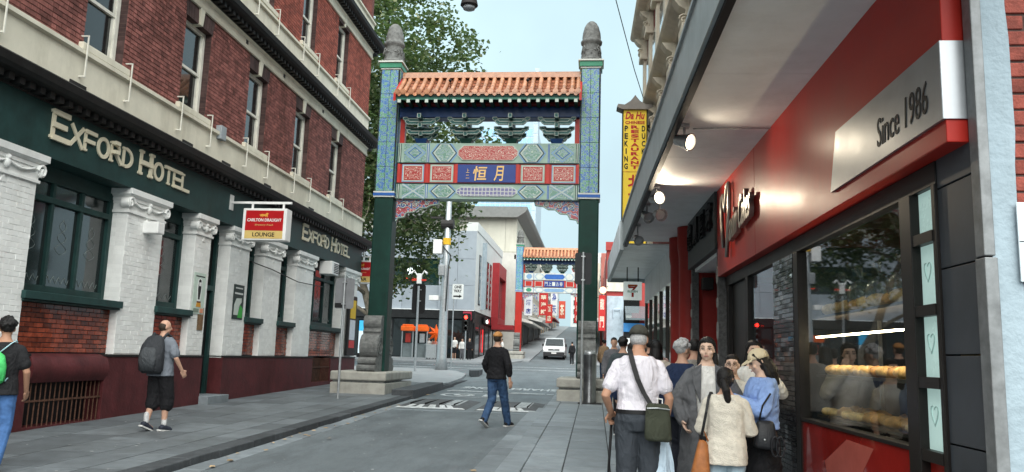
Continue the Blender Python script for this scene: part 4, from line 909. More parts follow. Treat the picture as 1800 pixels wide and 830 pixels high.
# end wall towards the camera: corner trim, render, bricks
RBX('end_wall', M_MORTAR, row, WX + .17, 9, 4.57, 4.6, -.2, 9)
b = MB(); b.box(WX - .01, WX + .05, 4.50, 4.6, 2.2, 9); b.build('corner_trim', M_TRIM, row, bevel=.006)
b = MB(); b.box(WX - .015, WX + .055, 4.49, 4.6, -.2, 2.19); b.build('corner_trim', M_TRIM, row, bevel=.006)
b = MB(); n = 46; q = random.Random(4)
edge = [(WX + .2 + q.uniform(-.006, .012), .1 + 8.6 * i / n) for i in range(n + 1)]
b.prism([(WX + .05, .1), *edge, (WX + .05, 8.7)], 'y', 4.535, 4.6); b.build('render_strip', M_REND, row)
z = .1; k = 0
while z < 5.2:
    x = WX + .2 - (.0 if k % 2 else .1)
    while x < WX + .62:
        a = max(x, WX + .195); b = MB(); dj = random.uniform(0, .006)
        b.box(a + .004, x + .205, 4.553 + dj, 4.58, z + .005, z + .086)
        b.build('brick', mat('end_brick', (.22, .055, .04), .75, var=.3, scale=14, bump=.6, bscale=70, isl=.3), row, bevel=.006); x += .215
    z += .095; k += 1
RBX('brickwork', mat('end_brick', (1, 1, 1)), row, WX + .63, 9, 4.556, 4.57, -.2, 9)
# charcoal tile cladding by the corner
for i, (z0, z1) in enumerate(((.1, .62), (.63, 1.14), (1.15, 1.66), (1.67, 2.18), (2.19, 2.68), (2.69, 3.2))):
    RBX('cladding_tile', M_DTILE, row, WX, WX + .06, 4.6, 5.05, z0, z1, bevel=.003)
RBX('cladding_backing', M_BLACK, row, WX + .02, WX + .1, 4.6, 5.05, 3.2, 9)
# fascia sign box with silver panel
fb = MB(); fb.box(FX, WX + .1, 4.62, 9.62, 2.87, 4.19); fas = fb.build('fascia', M_RPAN, row, bevel=.006)
fb = MB(); fb.box(FX, WX + .1, 9.626, 12.2, 2.87, 4.19); fas2 = fb.build('fascia', M_RPAN, row, bevel=.006)
sp = MB(); sp.box(FX - .02, WX + .05, 4.605, 4.62, 3.005, 3.475); sp.build('silver_return', M_SILV, fas)
sp = MB(); sp.prism([(4.61, 3.005), (6.67, 3.005), (6.5, 3.475), (4.61, 3.475)], 'x', FX - .022, FX - .001); sp.build('silver_panel', M_SILV, fas)
lettering('Since 1986', (FX - .024, 5.2, 3.2), (0, -1, 0), (0, 0, 1), .82, .2, M_BLACK, fas, extr=.002, shear=.14)
# heart-shaped script logo in raised steel
M_LOGO = mat('logo_steel', (.35, .33, .3), .3, metal=.8, var=.1)
hb = MB(); A = lambda u, v: (FX - .05, 11.6 - u, 3.1 + v)
hb.tube([A(.2, .1), A(.1, .38), A(.05, .66), A(.1, .84), A(.2, .86), A(.28, .72), A(.34, .6), A(.4, .74), A(.5, .94), A(.6, .95), A(.66, .78), A(.62, .5), A(.5, .2), A(.42, -.06)], .03, 6); lo = hb.build('heart_logo', M_LOGO, fas2, smooth=True)
hb = MB(); hb.tube([A(.24, .1), A(.14, .38), A(.09, .66), A(.13, .8), A(.2, .82)], .02, 5); hb.build('heart_inner', mat('logo_dark', (.06, .04, .04), .4), fas2, smooth=True)
lettering('axim Cakes', (FX - .05, 10.2, 3.48), (0, -1, .1), (0, .0, 1), 1.35, .42, M_LOGO, fas2, 'script_lettering', bold=.01, extr=.03, shear=.35)
# window frame system
for nm, a in (('lintel', (WX - .01, WX + .09, 5.05, 12.2, 2.72, 2.868)), ('mullion', (WX - .03, WX + .09, 5.4, 5.58, .13, 2.72)), ('mullion', (WX - .02, WX + .09, 8.2, 8.36, .13, 2.72)), ('mullion', (WX - .02, WX + .09, 5.05, 5.1, .13, 2.72)), ('stall_top', (WX - .015, WX + .1, 5.58, 8.2, 1.045, 1.075)), ('door_frame', (WX - .01, WX + .09, 10.62, 10.78, .13, 2.72)), ('door_frame', (WX - .01, WX + .09, 11.95, 12.1, .13, 2.72))):
    RBX(nm, M_FRAME, row, *a, bevel=.004)
RBX('stall_riser', mat('gloss_red', (.36, .02, .015), .16, var=.15, scale=2, coat=.8), row, WX, WX + .09, 5.58, 8.2, .1, 1.044)
g = MB(); g.prism([(7.35, .45), (6.75, .62), (6.3, .98), (6.9, .99), (7.5, .75)], 'x', WX - .003, WX - .0005); g.build('riser_graphic', mat('pale_red', (.55, .13, .1), .2, var=.1), row)
g = MB(); g.box(WX + .03, WX + .036, 5.58, 8.2, 1.075, 2.72); g.build('pane', G_SHOP, row)
g = MB(); g.box(WX + .03, WX + .036, 9.22, 10.62, .15, 2.72); g.build('pane', G_SHOP, row)
RBX('door_leaf', mat('door_dark', (.02, .017, .015), .35), row, WX + .05, WX + .07, 10.78, 11.95, .15, 2.72)
b = MB(); b.box(WX + .02, WX + .05, 10.84, 10.92, 1.2, 1.45); b.build('door_handle', M_STEEL, row)
# backlit opal panes with a traced heart
M_OPAL = mat('opal_glass', (.55, .72, .68), .25, var=.05, emit=.22, ecol=(.55, .8, .74))
for i, (z0, z1) in enumerate(((1.08, 1.46), (1.53, 1.91), (1.98, 2.37), (2.44, 2.72))):
    RBX('opal_pane', M_OPAL, row, WX + .03, WX + .045, 5.12, 5.4, z0, z1); RBX('transom', M_FRAME, row, WX - .025, WX + .09, 5.1, 5.4, z0 - .07, z0)
    if i < 3:
        h = MB(); h.tube([(WX + .026, 5.3 - .05 * (16 * math.sin(t_) ** 3) / 16, (z0 + z1) / 2 + .03 + .0045 * (13 * math.cos(t_) - 5 * math.cos(2 * t_) - 2 * math.cos(3 * t_))) for t_ in [2 * PI * k / 24 for k in range(22)]], .004, 4); h.build('traced_heart', mat('trace', (.42, .57, .54), .6), row)
RBX('lower_panel', M_RPAN, row, WX + .03, WX + .05, 5.1, 5.4, .1, 1.0)
# mosaic pillar of small black glazed tiles
RBX('mosaic_backing', mat('grout', (.2, .2, .2), .8), row, WX - .01, WX + .1, 8.36, 9.2, .1, 2.72)
q = random.Random(9); mt_ = None; tm = {}
z = .12; k = 0; cnt = 0; mosr = MB()
while z < 2.7:
    y = 8.365
    while y < 9.18:
        w = min(q.choice([.1, .14, .18]), 9.19 - y)
        if w > .03:
            if z > .95:
                key = round(w, 3)
                if key not in tm: b = MB(); b.box(-.014, 0, .003, w - .003, .003, .047); tm[key] = b.mesh('mosaic'); tm[key].materials.append(M_MOS)
                inst('mosaic_tile', tm[key], (WX - .01, y, z), row, (q.uniform(-.02, .02), 0, R(1.2) + q.uniform(-.03, .03)))
            else: mosr.box(WX - .024, WX - .01, y + .003, y + w - .003, z + .003, z + .047)
        y += w
    z += .05
mosr.build('mosaic_lower', M_MOS, row, kind='stuff')
# interior of the bakery window
RBX('interior_back', mat('warm_interior', (.2, .13, .07), .7, var=.3, scale=5), row, WX + 1.3, WX + 1.34, 5.0, 8.4, .1, 2.9)
RBX('interior_panel', mat('kraft_panel', (.4, .24, .1), .6, var=.2), row, WX + .2, WX + .9, 5.59, 5.63, 1.1, 2.9)
shelf = T('display_shelf', 'three-tier bakery display shelf behind the shop window', 'shelf', (WX + .5, 6.9, 1.06))
for z in (1.12, 1.5, 2.06): RBX('shelf_board', mat('shelf_dark', (.04, .035, .03), .4), shelf, WX + .12, WX + .75, 5.66, 8.12, z - .025, z)
for y in (5.7, 6.9, 8.05): RBX('shelf_post', M_STEEL, shelf, WX + .7, WX + .73, y, y + .03, 1.06, 2.3)
RBX('light_strip', mat('led_strip', (1, .85, .6), .4, emit=24, ecol=(1, .78, .5)), shelf, WX + .12, WX + .15, 5.7, 8.1, 1.85, 1.864)
q = random.Random(21); buns = []
for v in range(4):
    b = MB()
    if v == 0: b.ball((0, 0, .045), (.075, .085, .05), 12, 6)
    elif v == 1: b.tube([(0, -.1 + .2 * i / 8, .035 + .012 * math.sin(PI * i / 8)) for i in range(9)], [.012 + .034 * math.sin(PI * (i + .35) / 8.7) + (.006 if i % 2 else 0) for i in range(9)], 8)
    elif v == 2: b.tube([(.06 * math.cos(a), .07 * math.sin(a), .032) for a in [PI * 1.4 * i / 9 for i in range(10)]], [.012 + .026 * math.sin(PI * (i + .3) / 9.6) for i in range(10)], 8)
    else: b.ball((0, 0, .04), (.09, .06, .045), 12, 6); b.tube([(-.06, -.03, .07), (0, 0, .088), (.06, .03, .07)], .009, 5)
    me = b.mesh('bun'); me.materials.append(M_BAGEL if v % 2 else M_CRUST2); fixn(me); me.polygons.foreach_set('use_smooth', [True] * len(me.polygons)); buns.append(me)
for z, nm, lab, grp, pick in ((1.121, 'pastry', 'small pale pastry laid out on the lowest bakery shelf', 'pastries on the lowest shelf', (1, 2, 3)), (1.501, 'bread_roll', 'round golden bread roll on the middle bakery shelf', 'bread rolls on the middle shelf', (0, 0, 3)), (2.061, 'bagged_bread', 'bread in a clear bag on the top bakery shelf', 'bagged bread on the top shelf', (0, 3))):
    for j in range(2 if z < 2 else 1):
        y = 5.78 + j * .05
        while y < 8.05:
            o = inst(nm, buns[q.choice(pick)], (WX + .24 + j * .2, y, z), None, (0, 0, q.uniform(0, 3)), (1, 1, 1) if z < 2 else (1.25, 1.25, 1.3)); tag(o, lab, 'bread', grp)
            y += q.uniform(.15, .19) if z < 2 else .24
M_BAG = mat('clear_bag', (.8, .84, .85), .2, var=.05, trans=.9)
for i, y in enumerate((5.9, 6.35, 6.85, 7.3, 7.75)):
    b = MB(); b.ball((WX + .3, y, 2.2), (.13, .17, .15), 10, 7); b.tube([(WX + .3, y, 2.33), (WX + .3, y + .01, 2.38), (WX + .28, y + .05, 2.45)], [.03, .015, .05], 7)
    me = b.mesh('bag'); 
    for v in me.vertices: v.co += Vector((noise.noise(v.co * 22), noise.noise(v.co * 22 + Vector((9, 0, 0))), noise.noise(v.co * 22 + Vector((0, 9, 0))))) * .02
    put('plastic_bag', me, M_BAG, None, True, label='crinkled clear plastic bag among the loaves on the top bakery shelf', cat='bag', group='clear bags on the top shelf')
# upper storeys above the awning: Victorian front with consoles, cornices, sash windows
up = T('victorian_building', 'cream and red Victorian upper facade with scrolled consoles above the awning', 'building', (3.4, 17, 4.7))
UX = 2.02
RBX('wall', mat('upper_brick', (.2, .06, .05), .75, var=.25, scale=8, bump=.4), up, UX, 9, 9.5, 24.3, 4.6, 15.5)
RBX('wall', mat('upper_brick', (1, 1, 1)), up, UX + .15, 9, 4.6, 9.49, 4.93, 11)
for z, d, h in ((6.3, .2, .16), (8.1, .42, .3), (9.2, .18, .14), (11.6, .5, .34), (13.6, .2, .16)):
    b = MB(); b.prism([(UX + .05, z), (UX - d * .3, z), (UX - d * .45, z + h * .35), (UX - d * .9, z + h * .6), (UX - d, z + h * .8), (UX - d, z + h), (UX + .05, z + h * 1.25)], 'y', 9.5, 24.3 + d); b.build('cornice', M_VCREAM, up)
for i in range(8):
    y = 9.7 + 2.05 * i
    RBX('pilaster', M_VCREAM, up, UX - .14, UX, y, y + .42, 4.6, 8.1, bevel=.015); RBX('pilaster', M_VCREAM, up, UX - .12, UX, y + .03, y + .39, 8.45, 11.6, bevel=.015)
    RBX('capital', M_VCREAM, up, UX - .26, UX, y - .06, y + .48, 7.42, 7.62, bevel=.02); RBX('capital', M_VCREAM, up, UX - .24, UX, y - .06, y + .48, 10.9, 11.1, bevel=.02)
    for z in (7.62, 11.1):     # scrolled console under each cornice
        pr = [(UX, z - .0), (UX - .14, z - .02)] + [(UX - .2 - .08 * math.sin(a), z + .1 - .1 * math.cos(a)) for a in [PI * k / 6 for k in range(7)]] + [(UX - .18, z + .28), (UX - .3, z + .36), (UX - .4, z + .5), (UX, z + .5)]
        b = MB(); b.prism(pr, 'y', y + .06, y + .36); c = b.build('console', M_VCREAM, up, bevel=.012)
        b = MB(); b.tube([(UX - .2 - (.1 - .006 * k) * math.cos(k * .7), y + .05, z + .1 + (.1 - .006 * k) * math.sin(k * .7)) for k in range(13)], .02, 5); b.build('scroll', M_VCREAM, c, smooth=True)
    if i < 7:
        for z0, z1 in ((4.95, 7.1), (8.75, 10.7)):
            f = RBX('window_frame', M_VCREAM, up, UX - .06, UX, y + .62, y + 1.85, z0, z1, bevel=.02); RBX('pane', G_DARK, f, UX - .075, UX - .061, y + .74, y + 1.73, z0 + .12, z1 - .12); RBX('sash', M_SASH, f, UX - .09, UX - .076, y + .74, y + 1.73, (z0 + z1) / 2 - .03, (z0 + z1) / 2 + .03)
# awning, two lengths
aw = T('street_awning', 'grey cantilever awning with dark edge along the shops on the right', 'awning', (1.6, 11, 4.19))
jn = [3.2, 7.1, 10.15, 13.9, 17.6]
for i in range(4): RBX('soffit_panel', M_SOFF, aw, 1.05, WX + .2, jn[i], jn[i + 1] - .008, 4.19, 4.23)
RBX('edge_trim', M_BLACK, aw, .985, 1.05, 3.2, 17.6, 4.06, 4.24); RBX('fascia', M_AWF, aw, .95, .985, 3.2, 17.6, 4.1, 4.62); RBX('capping', M_STEEL, aw, .925, 1.0, 3.2, 17.6, 4.62, 4.66)
RBX('roof_sheet', M_STEEL, aw, 1.0, WX, 3.2, 17.6, 4.5, 4.53)
aw2 = T('shop_awning', 'pale far awning with ribbed fascia over the corner shop', 'awning', (1.6, 21, 4.1))
M_SOF2 = mat('far_soffit', (.75, .78, .79), .45, var=.08, dirt=.2)
for i in range(3): RBX('soffit_panel', M_SOF2, aw2, .98, 2.3, 17.64 + 2.5 * i, 17.64 + 2.5 * (i + 1) - .01, 4.12, 4.15)
RBX('fascia', M_AWF, aw2, .9, .98, 17.64, 25.2, 4.0, 4.66); RBX('end_board', M_AWF, aw2, .98, 2.4, 25.12, 25.2, 4.0, 4.6)
for i in range(60): RBX('rib', mat('rib_white', (.6, .66, .7), .5), aw2, .885, .9, 17.7 + .124 * i, 17.76 + .124 * i, 4.02, 4.64)
# tie wires, conduit
b = MB(); b.tube([(1.0, 12, 4.66), (UX, 12, 6.6)], .012, 5); b.build('tie_rod', M_STEEL, aw)
b = MB(); b.tube([(1.25, 8.8, 4.17), (1.5, 8.78, 4.17), (WX - .1, 8.76, 4.17)], .009, 5); b.build('conduit', M_STEEL, aw)
# spotlights under the awning edge
def spot(x, y, z, aim, lit, label):
    t = T('spotlight', label, 'lamp', (x, y, 4.17), 'spotlights clipped under the awning edge')
    d = (Vector(aim) - Vector((x, y, z))).normalized(); a = Vector((x, y, z)); u = d.orthogonal().normalized(); v = d.cross(u)
    b = MB(); rings = [[a + d * s + (u * math.cos(2 * PI * k / 14) + v * math.sin(2 * PI * k / 14)) * r for k in range(14)] for s, r in ((-.13, .03), (-.11, .06), (0, .075), (.08, .1), (.085, .1), (.085, .088), (.03, .07))]
    b.loft(rings, 0, False); b.build('lamp_head', M_STEEL, t, smooth=40)
    b = MB(); b.loft([[a + d * .04 + (u * math.cos(2 * PI * k / 14) + v * math.sin(2 * PI * k / 14)) * r for k in range(14)] for r in (.001, .078)], 0, False); b.build('lamp_glass', mat('lamp_lit', (1, .9, .7), .3, emit=9, ecol=(1, .85, .6)) if lit else mat('lamp_off', (.5, .52, .52), .15), t)
    b = MB(); b.tube([(x, y, 4.18), (x, y, z + .05), a - d * .05], .014, 6); b.box(x - .05, x + .05, y - .05, y + .05, 4.15, 4.188); b.build('lamp_arm', M_STEEL, t)
    if lit:
        L = bpy.data.lights.new('spot_beam', 'SPOT'); L.energy = lit; L.color = (1, .84, .62); L.spot_size = R(150); L.spot_blend = .9; L.shadow_soft_size = .04
        o = bpy.data.objects.new('spot_beam', L); COL.objects.link(o); p = XF @ (a + d * .1); o.location = p - t.location; o.parent = t; o.rotation_euler = (XF.to_3x3() @ -d).to_track_quat('Z', 'Y').to_euler()
spot(1.14, 8.7, 4.0, (FX, 7.9, 3.6), 9, 'lit spotlight nearest the camera shining on the red fascia')
spot(1.14, 11.9, 4.0, (2.09, 10.2, 3.95), 36, 'lit spotlight washing the grey soffit before the restaurant sign')
spot(1.24, 12.45, 3.86, (1.9, 10.5, 3.2), 0, 'dark square-on spotlight hanging lowest on its stem')
spot(1.12, 13.3, 3.98, (1.6, 12.2, 3.3), 0, 'fourth spotlight along the awning edge, unlit and tipped down')
spot(1.12, 15.4, 3.9, (1.5, 14, 3.2), 0, 'farthest unlit spotlight before the pale awning')
# restaurant entrance between bakery and corner shop
rs = T('restaurant_front', 'red restaurant entrance with slate name board and round red columns', 'restaurant', (2.8, 14.5, .28))
RBX('wall', M_RED2, rs, 2.3, 5, 15.05, 17.5, -.2, 4.19); RBX('wall', M_RED2, rs, 4.2, 5, 12.3, 15.05, -.2, 4.19); RBX('ceiling', M_SOFF, rs, 2.15, 4.2, 12.3, 15.05, 3.24, 3.3)
RBX('name_board', M_DSIGN, rs, 2.05, 2.15, 12.22, 15.2, 3.3, 4.19, bevel=.01)
for i, ch in enumerate('龍鳳酒家'): lettering(ch, (2.04, 14.75 - i * .72, 3.86), (0, -1, 0), (0, 0, 1), .5, .46, M_BLACK, rs, 'character', bold=.03, extr=.035)
for y in (15.6, 17.0): b = MB(); b.lathe([(.24, 0), (.24, .12), (.19, .16), (.19, 3.3), (.22, 3.5), (.22, 3.9)], (2.12, y, .28), 18); b.build('column', M_RED2, rs, smooth=40)
for yy in (12.2, 14.98):
    b = MB(); b.box(2.1, 2.22, yy, yy + .14, .1, 3.3); c = b.build('carved_jamb', mat('jamb_stone', (.1, .1, .1), .6, var=.3, scale=20), rs)
    b = MB()
    for j in range(6): z = .8 + .42 * j; b.tube([(2.095, yy + .07 + .05 * math.cos(a), z + (.07 + .06 * (j % 2)) * math.sin(a)) for a in [2 * PI * k / 12 for k in range(13)]], .012, 5)
    b.build('carving', mat('jamb_pale', (.3, .3, .29), .6), c, smooth=True)
b = MB(); b.box(2.25, 2.45, 14.7, 14.95, 2.9, 3.12); b.build('speaker_box', M_IRON, rs, bevel=.02)
# corner convenience shop
cs = T('corner_shop', 'glass fronted corner convenience shop with dark posts beyond the red columns', 'shop', (2.8, 21, .4))
RBX('wall', M_DSIGN, cs, 2.9, 9, 17.5, 25.0, -.2, 4.6); RBX('bulkhead', M_SOF2, cs, 2.05, 2.9, 17.6, 25, 3.35, 4.12); RBX('sill', M_DSIGN, cs, 2.08, 2.2, 17.6, 25, .2, .85)
for i in range(6): RBX('post', M_IRON, cs, 2.06, 2.16, 17.6 + 1.46 * i, 17.72 + 1.46 * i, .3, 3.35)
for i in range(5): RBX('pane', G_SHOP, cs, 2.1, 2.106, 17.74 + 1.46 * i, 19.04 + 1.46 * i, .85, 3.35)
for i, c in enumerate(((.6, .3, .05), (.5, .52, .5), (.08, .25, .12), (.55, .08, .04), (.5, .45, .3))): RBX('window_poster', mat('wposter%d' % i, c, .5, var=.15, scale=9), cs, 2.115, 2.125, 17.9 + 1.46 * i, 18.75 + 1.46 * i, 1.3 + .3 * (i % 2), 2.5 + .2 * (i % 3))
RBX('shop_interior', mat('lit_shop', (.5, .5, .45), .6, emit=.5, ecol=(.9, .9, .8)), cs, 2.86, 2.89, 17.7, 24.9, .4, 3.3)
# hanging 7 sign
sg = T('shop_sign', 'square white hanging sign with a striped 7 under the far awning', 'sign', (1.45, 22, 3.2))
sb = RBX('case', mat('sign_white', (.75, .8, .78), .4, emit=.15, ecol=(.9, 1, .97)), sg, 1.22, 1.72, 21.95, 22.07, 3.22, 3.72, bevel=.01)
for x in (1.32, 1.62): b = MB(); b.bar((x, 22.0, 3.72), (x, 22.0, 4.12), .03); b.build('hanger', M_IRON, sg)
for pts, c in (([(1.34, 3.64), (1.6, 3.64), (1.6, 3.6), (1.34, 3.58)], (.55, .1, .02)), ([(1.34, 3.58), (1.5, 3.585), (1.6, 3.6), (1.54, 3.54), (1.36, 3.535)], (.5, .03, .02)), ([(1.54, 3.6), (1.6, 3.6), (1.5, 3.48), (1.44, 3.48)], (.5, .03, .02)), ([(1.44, 3.42), (1.5, 3.42), (1.5, 3.3), (1.44, 3.3)], (.5, .03, .02))):
    b = MB(); b.prism(pts, 'y', 21.943, 21.949); b.build('numeral_stroke', mat('seven%d' % int(c[1] * 100), c, .4), sg)
lettering('ELEVEN', (1.47, 21.942, 3.45), (1, 0, 0), (0, 0, 1), .27, .055, mat('seven_green', (.02, .2, .09), .4), sg, bold=.02, extr=.002)
# tall yellow restaurant sign
ys = T('vertical_sign', 'tall yellow vertical restaurant sign with pagoda top over the awning', 'sign', (1.4, 20.2, 4.7))
M_YEL = mat('sign_yellow', (.85, .6, .05), .45, var=.06, dirt=.12); M_SRED = mat('sign_letter_red', (.42, .02, .02), .4)
b = MB(); b.box(1.07, 1.67, 20.08, 20.3, 4.3, 8.02); b.build('sign_case', M_YEL, ys, bevel=.015); RBX('case_side', M_IRON, ys, 1.05, 1.069, 20.06, 20.32, 4.3, 8.02); RBX('case_side', M_IRON, ys, 1.671, 1.69, 20.06, 20.32, 4.3, 8.02); RBX('panel_joint', M_SRED, ys, 1.07, 1.67, 20.074, 20.08, 6.35, 6.36)
b = MB(); b.prism([(.9, 8.06), (.93, 8.14), (1.1, 8.12), (1.25, 8.22), (1.33, 8.32), (1.37, 8.38), (1.41, 8.32), (1.49, 8.22), (1.64, 8.12), (1.81, 8.14), (1.84, 8.06), (1.7, 8.0), (1.04, 8.0)], 'y', 20.0, 20.4); b.build('pagoda_top', mat('pagoda', (.22, .2, .18), .6), ys)
fy = 20.076
lettering('Da Hu', (1.37, fy, 7.85), (1, 0, 0), (0, 0, 1), .5, .2, M_SRED, ys, bold=.03, extr=.003, shear=.25); lettering('CHINESE', (1.37, fy, 7.66), (1, 0, 0), (0, 0, 1), .5, .08, M_SRED, ys, bold=.03, extr=.003)
for i, ch in enumerate('RESTAURANT'): lettering(ch, (1.37, fy, 7.54 - i * .118), (1, 0, 0), (0, 0, 1), .2, .09, M_SRED, ys, bold=.04, extr=.003)
for i, ch in enumerate('PEKING'): lettering(ch, (1.15, fy, 7.5 - i * .2), (1, 0, 0), (0, 0, 1), .09 if ch != 'I' else .03, .15, M_BLACK, ys, bold=.03, extr=.003)
for i, ch in enumerate('DUCK'): lettering(ch, (1.59, fy, 7.5 - i * .2), (1, 0, 0), (0, 0, 1), .09, .15, M_BLACK, ys, bold=.03, extr=.003)
for i, ch in enumerate('北京烤鴨'): lettering(ch, (1.38, fy, 6.1 - i * .44), (1, 0, 0), (0, 0, 1), .36, .36, M_SRED, ys, 'character', bold=.03, extr=.003)
b = MB(); b.bar((1.69, 20.2, 7.6), (UX, 20.2, 7.6), .06); b.bar((1.69, 20.2, 5.2), (UX, 20.2, 5.2), .06); b.bar((1.69, 20.2, 7.55), (UX, 20.2, 7.0), .03); b.build('sign_bracket', M_IRON, ys)
# parking sign on the brick end wall
pk = T('parking_sign', 'white parking sign with red numerals on the brick wall at the right edge', 'sign', (WX + .3, 4.5, 2))
RBX('plate', mat('sign_enamel', (.68, .76, .8), .35, var=.04), pk, WX + .175, WX + .42, 4.505, 4.515, 2.06, 2.5, bevel=.012)
M_PR = mat('parking_red', (.4, .01, .03), .4)
lettering('15', (WX + .245, 4.503, 2.465), (1, 0, 0), (0, 0, 1), .055, .038, M_PR, pk, extr=.001); lettering('7', (WX + .235, 4.503, 2.37), (1, 0, 0), (0, 0, 1), .045, .085, M_PR, pk, bold=.03, extr=.001); lettering('A', (WX + .24, 4.503, 2.18), (1, 0, 0), (0, 0, 1), .025, .03, M_BLACK, pk, extr=.001)
RBX('divider', M_BLACK, pk, WX + .18, WX + .42, 4.502, 4.504, 2.28, 2.284)
XF = Matrix.Identity(4)
# ------------------------------------------------------------------ across the crossing: corner block, cream block, tower, street rows
M_PANEL = mat('grey_panel', (.33, .37, .41), .35, var=.06, scale=1, isl=.06)
M_WPAN = mat('white_panel', (.62, .64, .62), .5, var=.05, scale=1)
M_SHOPD = mat('shop_dark', (.02, .021, .022), .4, var=.2)
M_CREAM2 = mat('cream_wall', (.5, .49, .42), .7, var=.06, scale=.5, dirt=.15)
M_EAVE = mat('grey_eave', (.18, .185, .18), .6, var=.1)
G_GREEN = glass('green_pane', (.1, .2, .18), .9, body=(.008, .03, .026))
def BX(name, mt, parent, *a, bevel=0, **k): b = MB(); b.box(*a); return b.build(name, mt, parent, bevel=bevel, **k)
FY = 66; CXr = -10.0
cb_ = T('bank_building', 'grey panelled corner block with dark bank shopfront across the crossing', 'building', (-14, 68, gz(66)))
BX('core', M_SHOPD, cb_, -60, CXr - .15, FY + .15, 84, 0, 12.0)
# dark ground floor with glazing bays
for i in range(14):
    x1 = CXr - .3 - 2.2 * i; BX('shop_post', M_SHOPD, cb_, x1 - .15, x1, FY - .02, FY + .15, 1.2, 5.2)
    BX('shop_pane', G_DARK, cb_, x1 - 2.18, x1 - .17, FY + .06, FY + .08, 1.4, 4.5)
    if i < 6: BX('lit_interior', mat('dim_interior%d' % (i % 3), [(.1, .09, .07), (.05, .055, .05), (.16, .13, .08)][i % 3], .8, var=.5, scale=2, emit=.12), cb_, x1 - 2.1, x1 - .3, FY + .1, FY + .14, 1.5, 4.2)
BX('shop_head', M_SHOPD, cb_, -60, CXr + .05, FY - .3, FY, 4.6, 5.3)
# grey panels on the face to the crossing
for r_, (z0, z1) in enumerate(((5.35, 7.35), (7.37, 9.6), (9.62, 12.0))):
    for i in range(12):
        x1 = CXr - 1.55 * i; x0 = x1 - 1.53
        if i >= 2 and i < 7 and r_ == 1: continue
        BX('facade_panel', M_PANEL, cb_, x0, x1, FY - .35 if i < 2 else FY - .2, FY + .14, z0, z1, bevel=.01)
gw = BX('window_band', G_GREEN, cb_, CXr - 1.55 * 7, CXr - 3.1, FY - .1, FY - .06, 7.37, 9.6)
for i in range(5): BX('mullion', M_IRON, cb_, CXr - 3.1 - 1.94 * (i + 1), CXr - 3.04 - 1.94 * (i + 1), FY - .15, FY - .05, 7.37, 9.6)
BX('soffit', M_SOFF, cb_, -40, CXr, FY - .34, FY + .1, 5.28, 5.345)
# neon-sign window on the face, seen in the shop glass
sgn = BX('window_sign', M_SHOPD, cb_, -16.2, -14.4, FY - .26, FY - .21, 7.6, 9.3)
lettering('小盛', (-15.3, FY - .27, 8.6), (1, 0, 0), (0, 0, 1), 1.2, .8, mat('neon_white', (.8, 1, .95), .3, emit=2.2), sgn, 'character', bold=.02); BX('sign_base', mat('neon_red', (.6, .05, .03), .4, emit=.5), sgn, -15.9, -14.7, FY - .28, FY - .262, 7.75, 7.95)
# white face along the lane
BX('side_wall', M_WPAN, cb_, CXr - .14, CXr + .02, FY - .3, 84, 5.3, 12.6); BX('parapet', M_WPAN, cb_, CXr - .9, CXr + .08, FY - .32, 84, 12.0, 12.75)
for i, y in enumerate((67.4, 70.2, 72.4, 74.4)):
    f = BX('slot_window', M_IRON, cb_, CXr + .02, CXr + .06, y, y + 1.15, 5.9, 10.2); BX('pane', G_DARK, f, CXr + .06, CXr + .075, y + .1, y + 1.05, 6.0, 10.1)
    for k in range(6): BX('neon_stroke', mat('pale_print', (.4, .42, .4), .6), f, CXr + .076, CXr + .08, y + .25 + .1 * (k % 3), y + .6 + .1 * (k % 2), 6.3 + k * .6, 6.6 + k * .6)
BX('fin', mat('blue_fin', (.3, .36, .4), .4), cb_, CXr + .02, CXr + .4, 69.2, 69.4, 5.6, 11.5)
rf_ = T('red_window_box', 'red framed box window projecting over the lane on the grey block', 'window', (CXr + .4, 79, 5))
b = MB(); b.box(CXr, CXr + .7, 76.4, 76.9, 4.6, 10.6); b.box(CXr, CXr + .7, 82.2, 82.6, 4.6, 10.6); b.box(CXr, CXr + .7, 76.9, 82.2, 9.3, 10.6); b.box(CXr, CXr + .7, 76.9, 82.2, 4.6, 5.3); b.build('frame', mat('frame_red', (.32, .03, .035), .45, var=.08), rf_)
BX('pane', glass('grey_pane', (.3, .33, .33), .7, body=(.2, .21, .2)), rf_, CXr + .3, CXr + .33, 76.9, 82.2, 5.3, 9.3); BX('mullion', M_IRON, rf_, CXr + .28, CXr + .36, 79.8, 79.95, 5.3, 9.3)
b = MB(); b.box(CXr + .1, CXr + 2.2, 76.4, 82.6, 4.15, 4.6); b.build('canopy', mat('frame_red', (1, 1, 1)), rf_)
for i in range(6): BX('lane_shop_bay', M_SHOPD, cb_, CXr - .1, CXr + .02, 66.3 + 3 * i, 68.9 + 3 * i, 1.3, 4.3); BX('pane', G_DARK, cb_, CXr + .02, CXr + .03, 66.6 + 3 * i, 68.6 + 3 * i, 1.7, 4.0)
BX('bank_sign', M_BLACK, cb_, CXr + .02, CXr + .1, 71.4, 76, 4.45, 5.1); b = MB(); b.ball((CXr + .12, 74.4, 4.78), (.02, .3, .25), 10, 6); b.build('bank_emblem', mat('emblem_red', (.6, .02, .02), .4, emit=.6), cb_)
lettering('nab', (CXr + .11, 73.1, 4.76), (0, 1, 0), (0, 0, 1), 1.3, .36, mat('neon_white', (1, 1, 1)), cb_, bold=.02)
BX('corner_sign', mat('sign_maroon', (.3, .03, .05), .4, emit=.2), cb_, CXr - .9, CXr - .2, FY - .45, FY - .36, 4.5, 5.2); BX('red_banner', mat('emblem_red', (1, 1, 1)), cb_, CXr + .1, CXr + .16, 70.2, 70.5, 1.9, 3.9)
